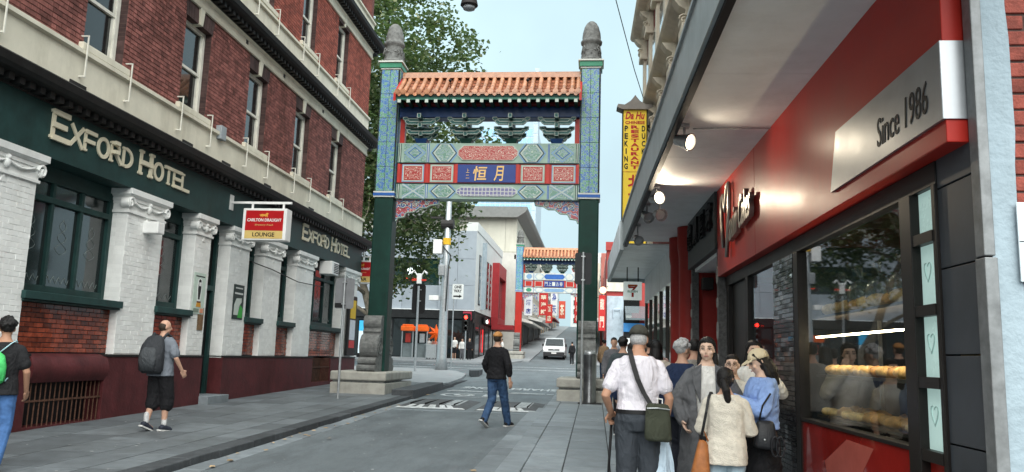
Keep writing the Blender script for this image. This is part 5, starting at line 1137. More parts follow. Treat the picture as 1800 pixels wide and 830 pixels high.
# cream block behind with deep grey eaves
cr = T('cream_block', 'large cream office block with deep grey eaves behind the second gate', 'building', (-16, 100, gz(90)))
BX('wall', M_CREAM2, cr, -40, -8.9, 88, 126, 1, 17.6)
b = MB(); b.prism([(-41, 17.0), (-8.8, 17.0), (-7.9, 17.6), (-7.7, 17.9), (-7.7, 18.2), (-41, 18.2)], 'y', 86.9, 127.2); b.build('eave', M_EAVE, cr)
BX('attic', M_CREAM2, cr, -40, -18, 90, 124, 18.2, 20.5); BX('attic_eave', M_EAVE, cr, -41, -17, 89, 125, 20.5, 21.2)
for x in (-38, -33, -28, -23, -18.5, -14.5, -10.2): BX('panel_joint', mat('joint', (.3, .29, .25), .8), cr, x, x + .06, 87.985, 87.999, 2, 17)
for z in (9.5, 13.2): BX('panel_joint', mat('joint', (1, 1, 1)), cr, -40, -8.9, 87.98, 87.997, z, z + .06)
for i in range(7): BX('panel_joint', mat('joint', (1, 1, 1)), cr, -8.9, -8.89, 90 + 5 * i, 90.07 + 5 * i, 2, 17)
f = BX('pipe_rail', M_CREAM2, cr, -16.5, -12.6, 87.8, 87.9, 13.7, 13.85); BX('pipe_rail', M_CREAM2, cr, -12.75, -12.6, 87.8, 87.9, 11, 13.7)
# blue glass tower far behind
def tower(x0, x1, y0, y1, z1, nx, nz, label, body):
    t = T('glass_tower', label, 'tower', ((x0 + x1) / 2, (y0 + y1) / 2, 5)); BX('core', mat('tower_frame', (.45, .52, .58), .5), t, x0, x1, y0, y1, 0, z1)
    g = glass('tower_glass_' + label[:5], (.2, .3, .4), 1, .05, body)
    for i in range(nx):
        for k in range(nz):
            if k < nz * .45: continue
            a = x0 + (x1 - x0) * i / nx; c = x0 + (x1 - x0) * (i + 1) / nx; BX('pane', g, t, a + .12, c - .12, y0 - .1, y0 - .001, z1 * k / nz + .25, z1 * (k + 1) / nz - .25)
    return t
tower(-41, -20.5, 262, 290, 79, 12, 24, 'pale blue gridded glass tower rising behind the first gate', (.12, .34, .52))
tower(14.5, 19, 150, 165, 54, 4, 22, 'narrow blue glass tower beside the tall yellow sign', (.03, .1, .2))
tower(-20, -18.6, 240, 246, 92, 1, 30, 'slim pale tower slice at the edge of the gate opening', (.25, .38, .46))

# rows of the climbing street beyond the second gate
def win_grid(t, face, pos, a0, a1, z0, z1, na, nz, mt=None):
    for i in range(na):
        for k in range(nz):
            p = a0 + (a1 - a0) * (i + .22) / na; q_ = a0 + (a1 - a0) * (i + .78) / na; u = z0 + (z1 - z0) * (k + .2) / nz; v = z0 + (z1 - z0) * (k + .8) / nz
            if face == 'x+': f = BX('window', M_WPAN, t, pos, pos + .08, p - .1, q_ + .1, u - .1, v + .1); BX('pane', mt or G_DARK, f, pos + .08, pos + .1, p, q_, u, v)
            elif face == 'x-': f = BX('window', M_WPAN, t, pos - .08, pos, p - .1, q_ + .1, u - .1, v + .1); BX('pane', mt or G_DARK, f, pos - .1, pos - .08, p, q_, u, v)
            else: f = BX('window', M_WPAN, t, p - .1, q_ + .1, pos - .08, pos, u - .1, v + .1); BX('pane', mt or G_DARK, f, p, q_, pos - .1, pos - .08, u, v)
def hang_sign(x, y, z0, z1, w, col, txt, label, tc_=(.8, .75, .6)):
    t = T('vertical_sign', label, 'sign', (x, y, z0), 'vertical signs along the climbing street'); BX('board', mat('vs_%d_%d_%d' % tuple(int(c * 99) for c in col), col, .45, var=.06), t, x - w / 2, x + w / 2, y, y + .25, z0, z1, bevel=.02)
    b = MB(); b.bar((x - w, y + .12, z1 - .2), (x + w / 2, y + .12, z1 - .2), .06); b.build('arm', M_IRON, t)
    n = len(txt)
    for i, ch in enumerate(txt): lettering(ch, (x, y - .012, z1 - (z1 - z0) * (i + .5) / n), (1, 0, 0), (0, 0, 1), w * .62, (z1 - z0) / n * .62, mat('vsl_%d' % int(tc_[0] * 99), tc_, .5), t, 'character', bold=.02, extr=.006)
def lrow(y0, y1, h, col, label, na, nz, awn=None, xs=-8.9):
    X = xs + sx(y0); g = gz(y0); t = T('street_house', label, 'building', (X - 3, (y0 + y1) / 2, g), 'shops of the climbing street')
    m_ = mat('hs_' + label[:12], col, .7, var=.08, scale=1, dirt=.2); BX('wall', m_, t, X - 9, X, y0, y1, g - 1, g + h); BX('cornice', m_, t, X - .2, X + .35, y0, y1, g + h - .7, g + h - .2)
    BX('shopfront', M_SHOPD, t, X, X + .05, y0 + .3, y1 - .3, g, g + 3.1); win_grid(t, 'x+', X, y0 + .3, y1 - .3, g + 4, g + h - .8, na, nz)
    for k in range(3): yy = y0 + .6 + (y1 - y0 - 1.2) * k / 2; BX('shop_post', m_, t, X + .05, X + .15, yy, yy + .25, g, g + 3.1)
    if awn: b = MB(); b.prism([(X, g + 3.6), (X + 2.0, g + 3.0), (X + 2.0, g + 2.75), (X, g + 3.2)], 'y', y0 + .2, y1 - .2); b.build('awning', mat('awn_%d' % int(awn[0] * 99), awn, .6), t)
    return t
lrow(86.5, 105, 10.5, (.5, .49, .45), 'off-white two-storey shop right behind the second gate post', 5, 2, (.62, .6, .56), -8.1)
lrow(105.2, 127, 9.5, (.45, .44, .42), 'low grey shop below the eaves of the cream block', 5, 2, (.6, .6, .58), -8.0)
lrow(127.5, 138, 10.5, (.52, .5, .44), 'cream two-storey shop with arched windows just past the second gate', 4, 2, (.6, .58, .54))
lrow(138.2, 150, 13, (.42, .42, .4), 'grey rendered shop with white awning on the left of the climbing street', 4, 3, (.65, .65, .62))
lrow(150.2, 163, 11, (.55, .4, .25), 'tan shop beyond the grey one on the climbing street', 3, 2)
lrow(163.2, 182, 15, (.62, .58, .48), 'tall blank cream building halfway up the climbing street', 2, 3)
lrow(182.2, 205, 11, (.3, .12, .09), 'red brick shop high on the left of the climbing street', 4, 2, (.3, .03, .03))
lrow(205.2, 232, 13, (.55, .42, .25), 'ochre building near the top of the climbing street', 4, 3)
lrow(232.2, 262, 16, (.4, .45, .5), 'pale blue building at the top left of the climbing street', 4, 4)
t = T('street_house', 'white apartment slab closing the top of the climbing street', 'building', (6, 300, gz(290)), 'shops of the climbing street'); BX('wall', M_WPAN, t, -9, 30, 296, 310, 5, 41); win_grid(t, 'y', 296, -8.5, 6, 14, 40, 6, 8)
def rrow(y0, y1, h, col, label, na, nz):
    X = 1.6 + sx(y0); g = gz(y0); t = T('street_house', label, 'building', (X + 3, (y0 + y1) / 2, g), 'shops of the climbing street')
    m_ = mat('hs_' + label[:12], col, .7, var=.08, scale=1, dirt=.2); BX('wall', m_, t, X, X + 12, y0, y1, g - 1, g + h); BX('shopfront', M_SHOPD, t, X - .05, X, y0 + .3, y1 - .3, g, g + 3.1); win_grid(t, 'x-', X, y0 + .3, y1 - .3, g + 4, g + h - .8, na, nz)
    b = MB(); b.box(X - 1.8, X, y0, y1, g + 3.2, g + 3.5); b.build('awning', M_SOFF, t)
rrow(84, 104, 10, (.5, .5, .46), 'pale shop on the right of the climbing street', 5, 2); rrow(104.2, 140, 12, (.35, .12, .1), 'long red brick building on the right of the climbing street', 6, 3); rrow(140.2, 200, 13, (.5, .46, .38), 'far cream building on the right of the climbing street', 8, 3)
hang_sign(-7.7, 92, 6.4, 9.4, .9, (.6, .62, .66), '大酒店', 'white vertical sign with dark characters nearest the second gate', (.05, .08, .3)); hang_sign(-7.0, 108, 7.3, 11.2, 1.2, (.5, .03, .03), '中華海鮮', 'broad red vertical sign with pale characters')
hang_sign(-6.9, 120, 6.8, 9.6, 1.0, (.55, .05, .04), '飯店', 'short red vertical sign lower than its neighbour'); hang_sign(-7.2, 140, 9, 15.5, 1.2, (.6, .62, .62), '食為天', 'tall white vertical sign beyond the red pair', (.05, .1, .3)); hang_sign(-6.6, 160, 9.5, 13, 1.3, (.55, .08, .05), '茶', 'small red sign beside the blank cream wall')
hang_sign(-3.9, 180, 9.6, 22.5, 1.5, (.5, .03, .03), '金唐人街酒樓', 'very tall red banner pole in mid street', (.75, .6, .5)); hang_sign(-2.6, 196, 11.5, 21, 1.3, (.5, .04, .03), '燈籠', 'second tall red banner farther up', (.75, .6, .5))
lan = MB()
for (x, y, z) in [(-4.6, 178, 21.5), (-3.2, 178, 22.2), (-2.1, 190, 21.4), (-1.6, 192, 20.2), (-.9, 195, 20.8), (-.2, 200, 19.6), (.5, 205, 18.8), (1.0, 208, 19.4)]:
    t = T('red_lantern', 'red paper lantern strung over the climbing street', 'lantern', (x, y, z), 'lanterns over the climbing street')
    b = MB(); b.lathe([(.1, -.75), (.45, -.62), (.72, -.2), (.75, .1), (.5, .55), (.12, .68)], (x, y, z), 10); b.build('shade', mat('lantern_red', (.5, .03, .03), .5), t, smooth=True); b = MB(); b.tube([(x, y, z - .75), (x, y, z - 1.3)], .06, 5); b.build('tassel', mat('tassel_gold', (.6, .4, .1), .5), t)
# right-hand corner block over the crossing: red upper floor, shop below
rc_ = T('red_corner_building', 'red corner building with pale shop signs beyond the right post', 'building', (8, 68, gz(66)))
BX('wall', mat('far_red', (.34, .05, .045), .6, var=.1, dirt=.2), rc_, .9, 24, 66.2, 83, 0, 11.0); BX('parapet', mat('far_red', (1, 1, 1)), rc_, .8, 24, 66.0, 66.3, 10.6, 11.3); BX('pale_band', mat('band_cream', (.6, .58, .5), .6), rc_, .9, 3.0, 66.0, 66.19, 7.2, 8.2)
BX('blue_grey_front', mat('far_bluegrey', (.4, .48, .54), .6), rc_, .95, 2.3, 65.9, 66.19, 1.3, 6.8); BX('pane', G_DARK, rc_, 2.31, 3.6, 66.0, 66.1, 4.4, 6.9); BX('shopfront', M_SHOPD, rc_, 2.35, 12, 66.05, 66.19, 1.3, 4.2)
for i in range(4): BX('lit_window', mat('lit_shop2', (.6, .62, .6), .5, emit=.5), rc_, 2.5 + 1.1 * i, 3.2 + 1.1 * i, 66.0, 66.04, 1.7, 3.4)
b = MB(); b.prism([(65.9, 6.0), (63.5, 4.9), (63.5, 4.75), (65.9, 5.8)], 'x', 2.4, 9); b.build('glass_canopy', glass('canopy_glass', (.4, .48, .5), .6, body=(.2, .25, .27)), rc_)
for i in range(7): b = MB(); b.bar((2.6 + i, 65.9, 5.85), (2.6 + i, 63.5, 4.8), .07); b.build('canopy_rib', M_IRON, rc_)
BX('blue_sign', mat('shop_blue', (.05, .22, .5), .5, emit=.15), rc_, 2.3, 4.4, 65.7, 65.8, 3.9, 4.6); BX('white_sign', mat('shop_white', (.7, .72, .72), .5), rc_, 4.0, 5.2, 65.5, 65.6, 4.3, 5.1)
b = MB(); b.ball((1.75, 65.85, 5.7), (.3, .05, .14), 10, 5); b.tube([(1.45, 65.85, 5.0), (1.45, 65.85, 5.7)], .05, 6); b.tube([(2.05, 65.85, 5.0), (2.05, 65.85, 5.7)], .05, 6); b.build('front_moulding', mat('far_bluegrey', (1, 1, 1)), rc_)
hang_sign(.55, 65.4, 3.9, 6.8, .55, (.5, .03, .03), '龍門', 'red neon vertical sign just right of the nearer gate post', (.85, .6, .5))
t = T('red_lantern', 'glowing round lantern above the red neon sign by the right post', 'lantern', (.6, 65.3, 7.2)); b = MB(); b.ball((.6, 65.3, 7.2), .28, 12, 8); b.build('shade', mat('lantern_glow', (.9, .5, .3), .4, emit=1.5, ecol=(1, .55, .35)), t, smooth=True); b = MB(); b.bar((.6, 65.3, 7.4), (1, 66, 7.6), .03); b.build('hanger', M_IRON, t)
# ------------------------------------------------------------------ trees
def tree(x, y, h, cz, rx, rz_, nclump, nleaf, seed, label, leafs=.26):
    q = random.Random(seed); g = gz(y); t = T('plane_tree', label, 'tree', (x, y, g), 'plane trees on the cross street')
    tk = MB(); tips = []
    def limb(p, d, L, r, lvl):
        pts = [p]; rs = [r]; n = 5
        for i in range(n):
            d = (d + Vector((q.gauss(0, .13), q.gauss(0, .13), q.gauss(.05, .07)))).normalized(); pts.append(pts[-1] + d * L / n); rs.append(r * (1 - .55 * (i + 1) / n))
        tk.tube(pts, rs, 8 if lvl < 2 else 5)
        if lvl >= 3: tips.append(pts[-1]); return
        for k in range(3 if lvl else 5):
            a = q.uniform(0, 2 * PI); up = q.uniform(.25, .9); s = pts[q.randint(2, n)] if k else pts[-1]
            limb(s, Vector((math.cos(a), math.sin(a), up)).normalized(), L * q.uniform(.55, .78), rs[-1] * .8, lvl + 1)
    limb(Vector((x, y, g)), Vector((0, 0, 1)), h * .36, .34, 0); tk.build('trunk', mat('plane_bark', (.16, .14, .11), .85, var=.4, scale=5, bump=.5, bscale=20), t, smooth=True)
    lf_ = MB(); cs = [p for p in tips if q.random() < .6]
    while len(cs) < nclump:
        v = Vector((q.gauss(0, 1), q.gauss(0, 1), q.gauss(0, 1))).normalized() * (q.random() ** .45)
        p = Vector((x + v.x * rx, y + v.y * rx, cz + v.z * rz_))
        if noise.noise(p * .28 + Vector((seed, 0, 0))) > -.2: cs.append(p)
    vs, fs = [], []
    for c in cs:
        rad = q.uniform(.55, 1.15)
        for k in range(nleaf):
            o = Vector((q.gauss(0, .55), q.gauss(0, .55), q.gauss(-.1, .42))) * rad; p = c + o; s = leafs * q.uniform(.6, 1.25)
            a = Vector((q.gauss(0, 1), q.gauss(0, 1), q.gauss(-.5, .5))).normalized(); b_ = a.cross(Vector((q.gauss(0, .6), q.gauss(0, .6), 1))).normalized(); nn = a.cross(b_); i = len(vs)
            vs += [p - a * s * .5, p - a * s * .1 + b_ * s * .45 + nn * s * .1, p + a * s * .5, p - a * s * .1 - b_ * s * .45 + nn * s * .1, p + a * s * .15 + b_ * s * .38, p + a * s * .15 - b_ * s * .38]; fs += [(i, i + 1, i + 4, i + 2), (i, i + 2, i + 5, i + 3)]
    lf_.v = vs; lf_.f = fs; lf_.m = [0] * len(fs); lf_.build('crown', M_LEAF, t, fix=False)
def leaf_mat():
    m, n, l, b = nodes('plane_leaf'); g = n.new('ShaderNodeNewGeometry'); r = ramp(n, [(0, (.03, .06, .022)), (.55, (.07, .11, .04)), (.85, (.12, .15, .06)), (1, (.2, .2, .085))]); l.new(g.outputs['Random Per Island'], r.inputs[0]); l.new(r.outputs[0], b.inputs['Base Color']); b.inputs['Roughness'].default_value = .5
    tr = n.new('ShaderNodeBsdfTranslucent'); tr.inputs[0].default_value = (.12, .2, .05, 1); mx = n.new('ShaderNodeMixShader'); mx.inputs[0].default_value = .28; l.new(b.outputs[0], mx.inputs[1]); l.new(tr.outputs[0], mx.inputs[2]); l.new(mx.outputs[0], n['Material Output'].inputs[0]); return m
M_LEAF = leaf_mat()
tree(-12.4, 47, 20, 15.2, 6.0, 9.8, 430, 75, 5, 'big plane tree spreading behind the left post of the nearer gate')
tree(-19.5, 50, 18, 14.5, 6.5, 8.5, 260, 65, 9, 'second plane tree partly hidden behind the hotel')
# ------------------------------------------------------------------ street furniture
def pole_sign(x, y, h, plate, label, mt_plate, off=0, cat='sign'):
    t = T('sign_post', label, cat, (x, y, gz(y)), 'steel sign posts'); g = gz(y); b = MB(); b.tube([(x, y, g - .02), (x, y, g + h)], .032, 10); b.build('post', M_STEEL, t, smooth=40)
    b = MB(); w, z0, z1 = plate; n = 5; c = .06; pts = []
    for (cx, cz, a0) in ((x + off + w / 2 - c, g + z1 - c, 0), (x + off - w / 2 + c, g + z1 - c, 90), (x + off - w / 2 + c, g + z0 + c, 180), (x + off + w / 2 - c, g + z0 + c, 270)): pts += [(cx + c * math.cos(R(a0 + 22.5 * k)), cz + c * math.sin(R(a0 + 22.5 * k))) for k in range(n)]
    b.prism(pts, 'y', y + .036, y + .046); b.build('plate', mt_plate, t)
    for z in (z0 + .1, z1 - .12): b = MB(); b.box(x - .05, x + .05, y - .036, y + .036, g + z, g + z + .03); b.build('clamp', M_STEEL, t)
    return t
M_SBACK = mat('sign_back_grey', (.2, .205, .215), .5, metal=.3, var=.1)
t = pole_sign(-6.45, 20.0, 3.08, (.5, 2.28, 3.06), 'steel post with blank grey back of a sign in front of the hotel', M_SBACK)
b = MB(); b.box(-6.69, -6.42, 20.03, 20.035, gz(20) + 2.3, gz(20) + 2.42); b.build('sticker', M_BLACK, t)
pole_sign(-.33, 20.9, 3.95, (.44, 3.1, 3.94), 'steel post with dark sign back in front of the right gate post', mat('sign_back_dark', (.03, .032, .035), .5))
# litter bin of brushed steel
t = T('litter_bin', 'round dark steel litter bin beside the right gate pedestal', 'bin', (-.12, 21.5, gz(21.5)))
b = MB(); b.lathe([(.18, 0), (.185, .05), (.17, .08), (.175, 1.2), (.18, 1.22), (.18, 1.27), (.15, 1.3), (.14, 1.28)], (-.12, 21.5, gz(21.5)), 24); b.build('shell', mat('bin_steel', (.16, .165, .17), .33, metal=.85, var=.2, scale=4), t, smooth=40)
b = MB(); b.lathe([(.155, 1.285), (.15, 1.33), (.13, 1.35)], (-.12, 21.5, gz(21.5)), 24); b.build('rim', M_STEEL, t, smooth=40)
for k in range(14): a = 2 * PI * k / 14; b = MB(); b.box(-.12 + .13 * math.cos(a) - .01, -.12 + .13 * math.cos(a) + .01, 21.5 + .13 * math.sin(a) - .01, 21.5 + .13 * math.sin(a) + .01, gz(21.5) + 1.34, gz(21.5) + 1.38); b.build('stud', M_STEEL, t)
BX('base_plate', M_IRON, t, -.42, .2, 21.25, 21.78, gz(21.2), gz(21.2) + .02)
# traffic signals
def signal(x, y, h, label, extras=False, facing=-1, red=False):
    g = gz(y); t = T('traffic_signal', label, 'traffic light', (x, y, g), 'traffic signals at the crossing'); b = MB(); b.tube([(x, y, g), (x, y, g + h)], .055, 10); b.build('pole', M_STEEL, t, smooth=40)
    z = g + h; c = .14; n = 5; pts = []
    for (cx, cz, a0) in ((x + .33 - c, z + .1 - c, 0), (x - .33 + c, z + .1 - c, 90), (x - .33 + c, z - 1.35 + c, 180), (x + .33 - c, z - 1.35 + c, 270)): pts += [(cx + c * math.cos(R(a0 + 22.5 * k)), cz + c * math.sin(R(a0 + 22.5 * k))) for k in range(n)]
    b = MB(); b.prism(pts, 'y', y + .1, y + .13); b.build('backboard', M_BLACK, t)
    for k in range(3):
        zz = z - .2 - .4 * k; b = MB(); b.box(x - .16, x + .16, y + .13 if facing > 0 else y - .12, y + .35 if facing > 0 else y + .1, zz - .17, zz + .17); b.build('lamp_case', M_IRON, t, bevel=.02)
        yy = y - .125 if facing < 0 else y + .355; b = MB(); b.lathe([(.001, 0), (.12, .001)], (0, 0, 0), 12); 
        for v in b.v: v.xyz = (x + v.x, yy, zz + v.y)
        b.build('lens', mat('lens_red_lit', (.9, .05, .03), .3, emit=4) if (red and k == 0) else mat('lens_dark', (.04, .03, .03), .2), t)
        b = MB(); b.tube([(x + .13 * math.cos(a), yy - .12 * (-facing), zz + .13 * math.sin(a)) for a in [PI * j / 8 for j in range(9)]], .015, 4); b.build('visor', M_IRON, t)
    BX('brace', M_STEEL, t, x - .05, x + .12, y + .02, y + .1, z - .75, z - .7); BX('brace', M_STEEL, t, x - .05, x + .12, y + .02, y + .1, z - .2, z - .16)
    if extras:
        BX('red_bar', mat('bar_scarlet', (.6, .05, .03), .4), t, x - .36, x + .36, y - .02, y + .02, z + .25, z + .33); b = MB(); b.box(x - .1, x + .12, y - .1, y + .1, z + .1, z + .6); b.build('camera_box', M_WP, t, bevel=.02)
        for s in (-1, 1): b = MB(); b.tube([(x + s * .1, y, z + .5), (x + s * .25, y, z + .75), (x + s * .4, y - .1, z + .6)], [.03, .03, .06], 8); b.build('camera_arm', M_WP, t)
signal(-8.55, 38.0, 4.1, 'traffic signal with white cameras on top beyond the left gate post', True, 1)
signal(-9.4, 58.0, 3.4, 'far traffic signal showing red beside the bank corner', False, -1, True)
# tall tapered street-light mast
x, y = -7.85, 41; g = gz(y); t = T('street_light', 'tall tapered grey street light mast with white box and yellow band', 'street light', (x, y, g))
b = MB(); b.tube([(x, y, g), (x, y, g + .6), (x + .02, y, g + 5), (x + .06, y, g + 10.1)], [.34, .27, .19, .13], 14); b.build('mast', M_STEEL, t, smooth=True)
b = MB(); b.tube([(x + .06, y, g + 10.0), (x + 1.2, y - .5, g + 10.3), (x + 2.4, y - 1, g + 10.4)], .05, 8); b.build('arm', M_STEEL, t); b = MB(); b.ball((x + 2.7, y - 1.1, g + 10.38), (.4, .18, .1), 10, 6); b.build('lamp_head', M_STEEL, t)
BX('white_box', M_WP, t, x - .66, x - .2, y - .25, y + .15, g + 6.0, g + 6.75, bevel=.02); b = MB(); b.tube([(x + .02, y, g + 6.5), (x + .022, y, g + 6.85)], .205, 14); b.build('yellow_band', mat('band_yellow', (.7, .42, .03), .5), t)
b = MB(); b.tube([(x + .14, y - .2, g + 3), (x + .2, y - .24, g + 5.3), (x + .3, y - .2, g + 5.9), (x - .15, y - .22, g + 6.4)], .03, 6); b.build('cable', M_IRON, t); BX('small_box', M_STEEL, t, x - .3, x + .0, y - .38, y - .18, g + 4.85, g + 5.4, bevel=.02); BX('small_box', M_WP, t, x - .75, x - .25, y - .3, y, g + 3.55, g + 3.8, bevel=.02)
b = MB(); b.tube([(x - .3, y, g + 7.6), (x + .35, y, g + 7.6)], .26, 12); b.build('collar', M_IRON, t); BX('bracket', M_IRON, t, x - .9, x - .2, y - .05, y + .05, g + 7.9, g + 8.0)
# one-way sign
x, y = -7.7, 43; g = gz(y); t = pole_sign(x, y, 4.6, (.62, 3.75, 4.58), 'white ONE WAY sign with black arrow beside the street light mast', mat('oneway_white', (.7, .72, .7), .45), .22)
for v in [c for c in t.children if c.name.startswith('plate')]: v.location.y -= .09
yy = y - .058
lettering('ONE', (x + .22, yy, g + 4.42), (1, 0, 0), (0, 0, 1), .4, .17, M_BLACK, t, bold=.03, extr=.003); lettering('WAY', (x + .22, yy, g + 4.2), (1, 0, 0), (0, 0, 1), .44, .17, M_BLACK, t, bold=.03, extr=.003)
b = MB(); b.prism([(x - .02, g + 3.87), (x + .3, g + 3.87), (x + .3, g + 3.82), (x + .46, g + 3.91), (x + .3, g + 4.0), (x + .3, g + 3.95), (x - .02, g + 3.95)], 'y', yy - .004, yy); b.build('arrow', M_BLACK, t)
# phone booth pair with orange hoods
x, y = -13.75, 60.5; g = gz(y); t = T('phone_booth', 'grey open phone booth with two bright orange hoods by the bank', 'phone booth', (x, y, g))
for i, xx in enumerate((x - .55, x + .55)):
    for dx in (-.42, .42): b = MB(); b.tube([(xx + dx, y, g), (xx + dx, y, g + 2.3)], .05, 8); b.build('post', M_STEEL, t)
    b = MB(); b.box(xx - .5, xx + .5, y - .3, y + .35, g + 2.12, g + 2.5); b.box(xx - .4, xx + .4, y - .25, y + .3, g + 2.5, g + 2.62); b.build('hood', mat('hood_orange', (.85, .14, .02), .4, emit=.1), t, bevel=.06)
    BX('phone', mat('phone_red', (.45, .05, .04), .5) if i == 0 else M_STEEL, t, xx - .2, xx + .2, y + .1, y + .3, g + 1.25, g + 1.95, bevel=.03); BX('side_panel', mat('booth_panel', (.22, .26, .27), .5), t, xx - .42, xx + .42, y + .31, y + .34, g + .12, g + 1.2)
b = MB(); b.box(x + .95, x + 1.75, y - .25, y + .25, g + .1, g + 1.15); b.build('cabinet', M_STEEL, t, bevel=.04)
# lit poster panel beyond the hotel corner
t = T('poster_panel', 'freestanding blue and white lit poster panel beyond the hotel corner', 'poster', (-16.2, 57, gz(57))); BX('panel', M_BLACK, t, -17.2, -16.0, 57, 57.15, gz(57) + .1, gz(57) + 2.9, bevel=.03)
BX('lower_screen', mat('screen_white', (.6, .7, .75), .4, emit=.5), t, -17.1, -16.1, 56.98, 56.999, gz(57) + .4, gz(57) + 2.0); BX('upper_screen', mat('screen_blue', (.05, .4, .7), .4, emit=.6), t, -17.1, -16.1, 56.98, 56.999, gz(57) + 2.0, gz(57) + 2.75)
# suspended street lamp above the lane and its span wires
t = T('hanging_lamp', 'dark street lamp hanging on a span wire above the lane', 'lamp', (-2.62, 15.0, 8.45)); b = MB(); b.lathe([(.06, .5), (.09, .3), (.14, .2), (.18, .03), (.15, 0), (.05, -.02)], (-2.62, 15, 8.53), 14); b.build('lamp_body', M_IRON, t, smooth=40); b = MB(); b.lathe([(.13, .02), (.12, -.03), (.05, -.06)], (-2.62, 15, 8.51), 14); b.build('lens', mat('lamp_lens', (.3, .33, .35), .15), t, smooth=True)
b = MB(); b.tube([(-8.6, 15, 9.6), (-5, 15, 9.1), (-2.62, 15, 9.03), (0, 15.4, 9.1), (1.8, 15.8, 9.5)], .012, 5); b.build('span_wire', M_IRON, t)
t = T('overhead_wire', 'thin overhead wire slanting down to the Victorian facade', 'wire', (1.5, 22, 8.4)); b = MB(); b.tube([(-.4, 14, 10.4), (.35, 17, 9.6), (.9, 19.6, 8.9), (1.5, 22.2, 8.3)], .011, 5); b.build('wire', M_IRON, t)
# ------------------------------------------------------------------ white van coming out of the climbing street
def van(x, y, label):
    g = gz(y) - .09; t = T('white_van', label, 'van', (x, y, g)); W = .95; M_V = mat('van_white', (.72, .74, .75), .25, var=.03, coat=.6); M_PL = mat('van_plastic', (.035, .035, .038), .5)
    side = [(0, .42), (-.05, .62), (-.02, .95), (.18, 1.08), (.62, 1.2), (1.3, 1.84), (1.75, 1.93), (4.3, 1.93), (4.75, 1.85), (4.85, 1.1), (4.85, .42)]
    def sec(z): return W * (1 if z < 1.1 else 1 - .13 * (z - 1.1) / .83)
    b = MB(); rings = []
    for s in (-1, -.93, .93, 1): rings.append([(x + s * sec(z) * (1 if abs(s) < 1 else 1), y + yy + (.06 if abs(s) == 1 else 0) * (1 if yy < 2.4 else -1), g + z - (.03 if abs(s) == 1 and z > 1.5 else 0)) for yy, z in side])
    b.loft(rings); b.build('body', M_V, t, smooth=35)
    b = MB(); b.add([(x - .8, y + .66, g + 1.245), (x + .8, y + .66, g + 1.245), (x + .73, y + 1.255, g + 1.81), (x - .73, y + 1.255, g + 1.81)], [(0, 1, 2, 3)]); b.add([(x - .8, y + .63, g + 1.25), (x + .8, y + .63, g + 1.25), (x + .73, y + 1.225, g + 1.815), (x - .73, y + 1.225, g + 1.815)], [(0, 1, 2, 3)]); b.build('windscreen', glass('van_glass', (.3, .33, .33), .7, body=(.03, .035, .035)), t, fix=False)
    b = MB(); b.box(x - .93, x + .93, y - .1, y + .3, g + .28, g + .66); b.build('bumper', M_PL, t, bevel=.05); b = MB(); b.box(x - .5, x + .5, y - .075, y, g + .8, g + .9); b.build('grille', M_PL, t, bevel=.02); BX('bonnet_gap', M_PL, t, x - .8, x + .8, y + .56, y + .62, g + 1.185, g + 1.225)
    for s in (-1, 1):
        b = MB(); b.prism([(x + s * .52, g + .8), (x + s * .9, g + .82), (x + s * .92, g + 1.04), (x + s * .75, g + .98)], 'y', y - .06, y + .12); b.build('headlight', mat('headlight', (.8, .8, .78), .1, emit=1.2, ecol=(1, .95, .85)), t)
        b = MB(); b.box(x + s * 1.0 - .1, x + s * 1.0 + .1, y + .85, y + 1.0, g + 1.15, g + 1.38); b.build('mirror', M_PL, t, bevel=.04); b = MB(); b.bar((x + s * .9, y + .9, g + 1.2), (x + s * 1.0, y + .9, g + 1.22), .05); b.build('mirror_arm', M_PL, t)
        BX('side_window', glass('van_glass', (1, 1, 1)), t, x + s * .905 - .012, x + s * .905 + .012, y + 1.25, y + 2.2, g + 1.2, g + 1.7)
        for wy in (.85, 3.9):
            b = MB(); n = 20; b.prism([(y + wy + .33 * math.cos(2 * PI * k / n), g + .33 + .33 * math.sin(2 * PI * k / n)) for k in range(n)], 'x', x + s * .74, x + s * .955); w_ = b.build('wheel', mat('tyre', (.02, .02, .02), .8), t, bevel=.02); b = MB(); b.prism([(y + wy + .2 * math.cos(2 * PI * k / n), g + .33 + .2 * math.sin(2 * PI * k / n)) for k in range(n)], 'x', x + s * .95, x + s * .965); b.build('rim', M_STEEL, w_)
    BX('number_plate', M_WP, t, x - .22, x + .22, y - .115, y - .101, g + .5, g + .62); b = MB(); b.ball((x, y - .08, g + .86), (.09, .02, .09), 10, 6); b.build('badge', M_STEEL, t)
    b = MB(); b.bar((x - .6, y + .655, g + 1.27), (x + .05, y + .7, g + 1.33), .02); b.build('wiper', M_BLACK, t)
van(-3.55, 70.5, 'white van with dark lower bumper driving through the second gate')
# ------------------------------------------------------------------ people
def skin(n, c): return mat('skin_' + n, c, .5, var=.06, scale=20)
SK_L = skin('light', (.52, .31, .22)); SK_A = skin('fair', (.64, .44, .335)); SK_T = skin('tan', (.42, .23, .15)); SK_D = skin('brown', (.2, .1, .065))
def cloth(n, c, rough=.85, bump=.5, bs=180): return mat('cloth_' + n, c, rough, var=.1, scale=7, bump=bump, bscale=bs, spec=.2, fold=.55)
M_HAIRB = mat('hair_black', (.012, .011, .011), .4, var=.3, scale=60, bump=.6, bscale=150); M_HAIRG = mat('hair_grey', (.42, .42, .42), .6, var=.25, scale=60, bump=.8, bscale=120); M_HAIRD = mat('hair_brown', (.04, .028, .02), .5, var=.3, scale=60, bump=.6, bscale=150)
DENIM = mat('denim', (.04, .08, .16), .85, var=.3, scale=9, bump=.4, bscale=200, spec=.2, fold=.6); SHOE_B = mat('shoe_black', (.02, .02, .022), .5, var=.2); SHOE_W = mat('shoe_white', (.6, .6, .58), .5, var=.1)
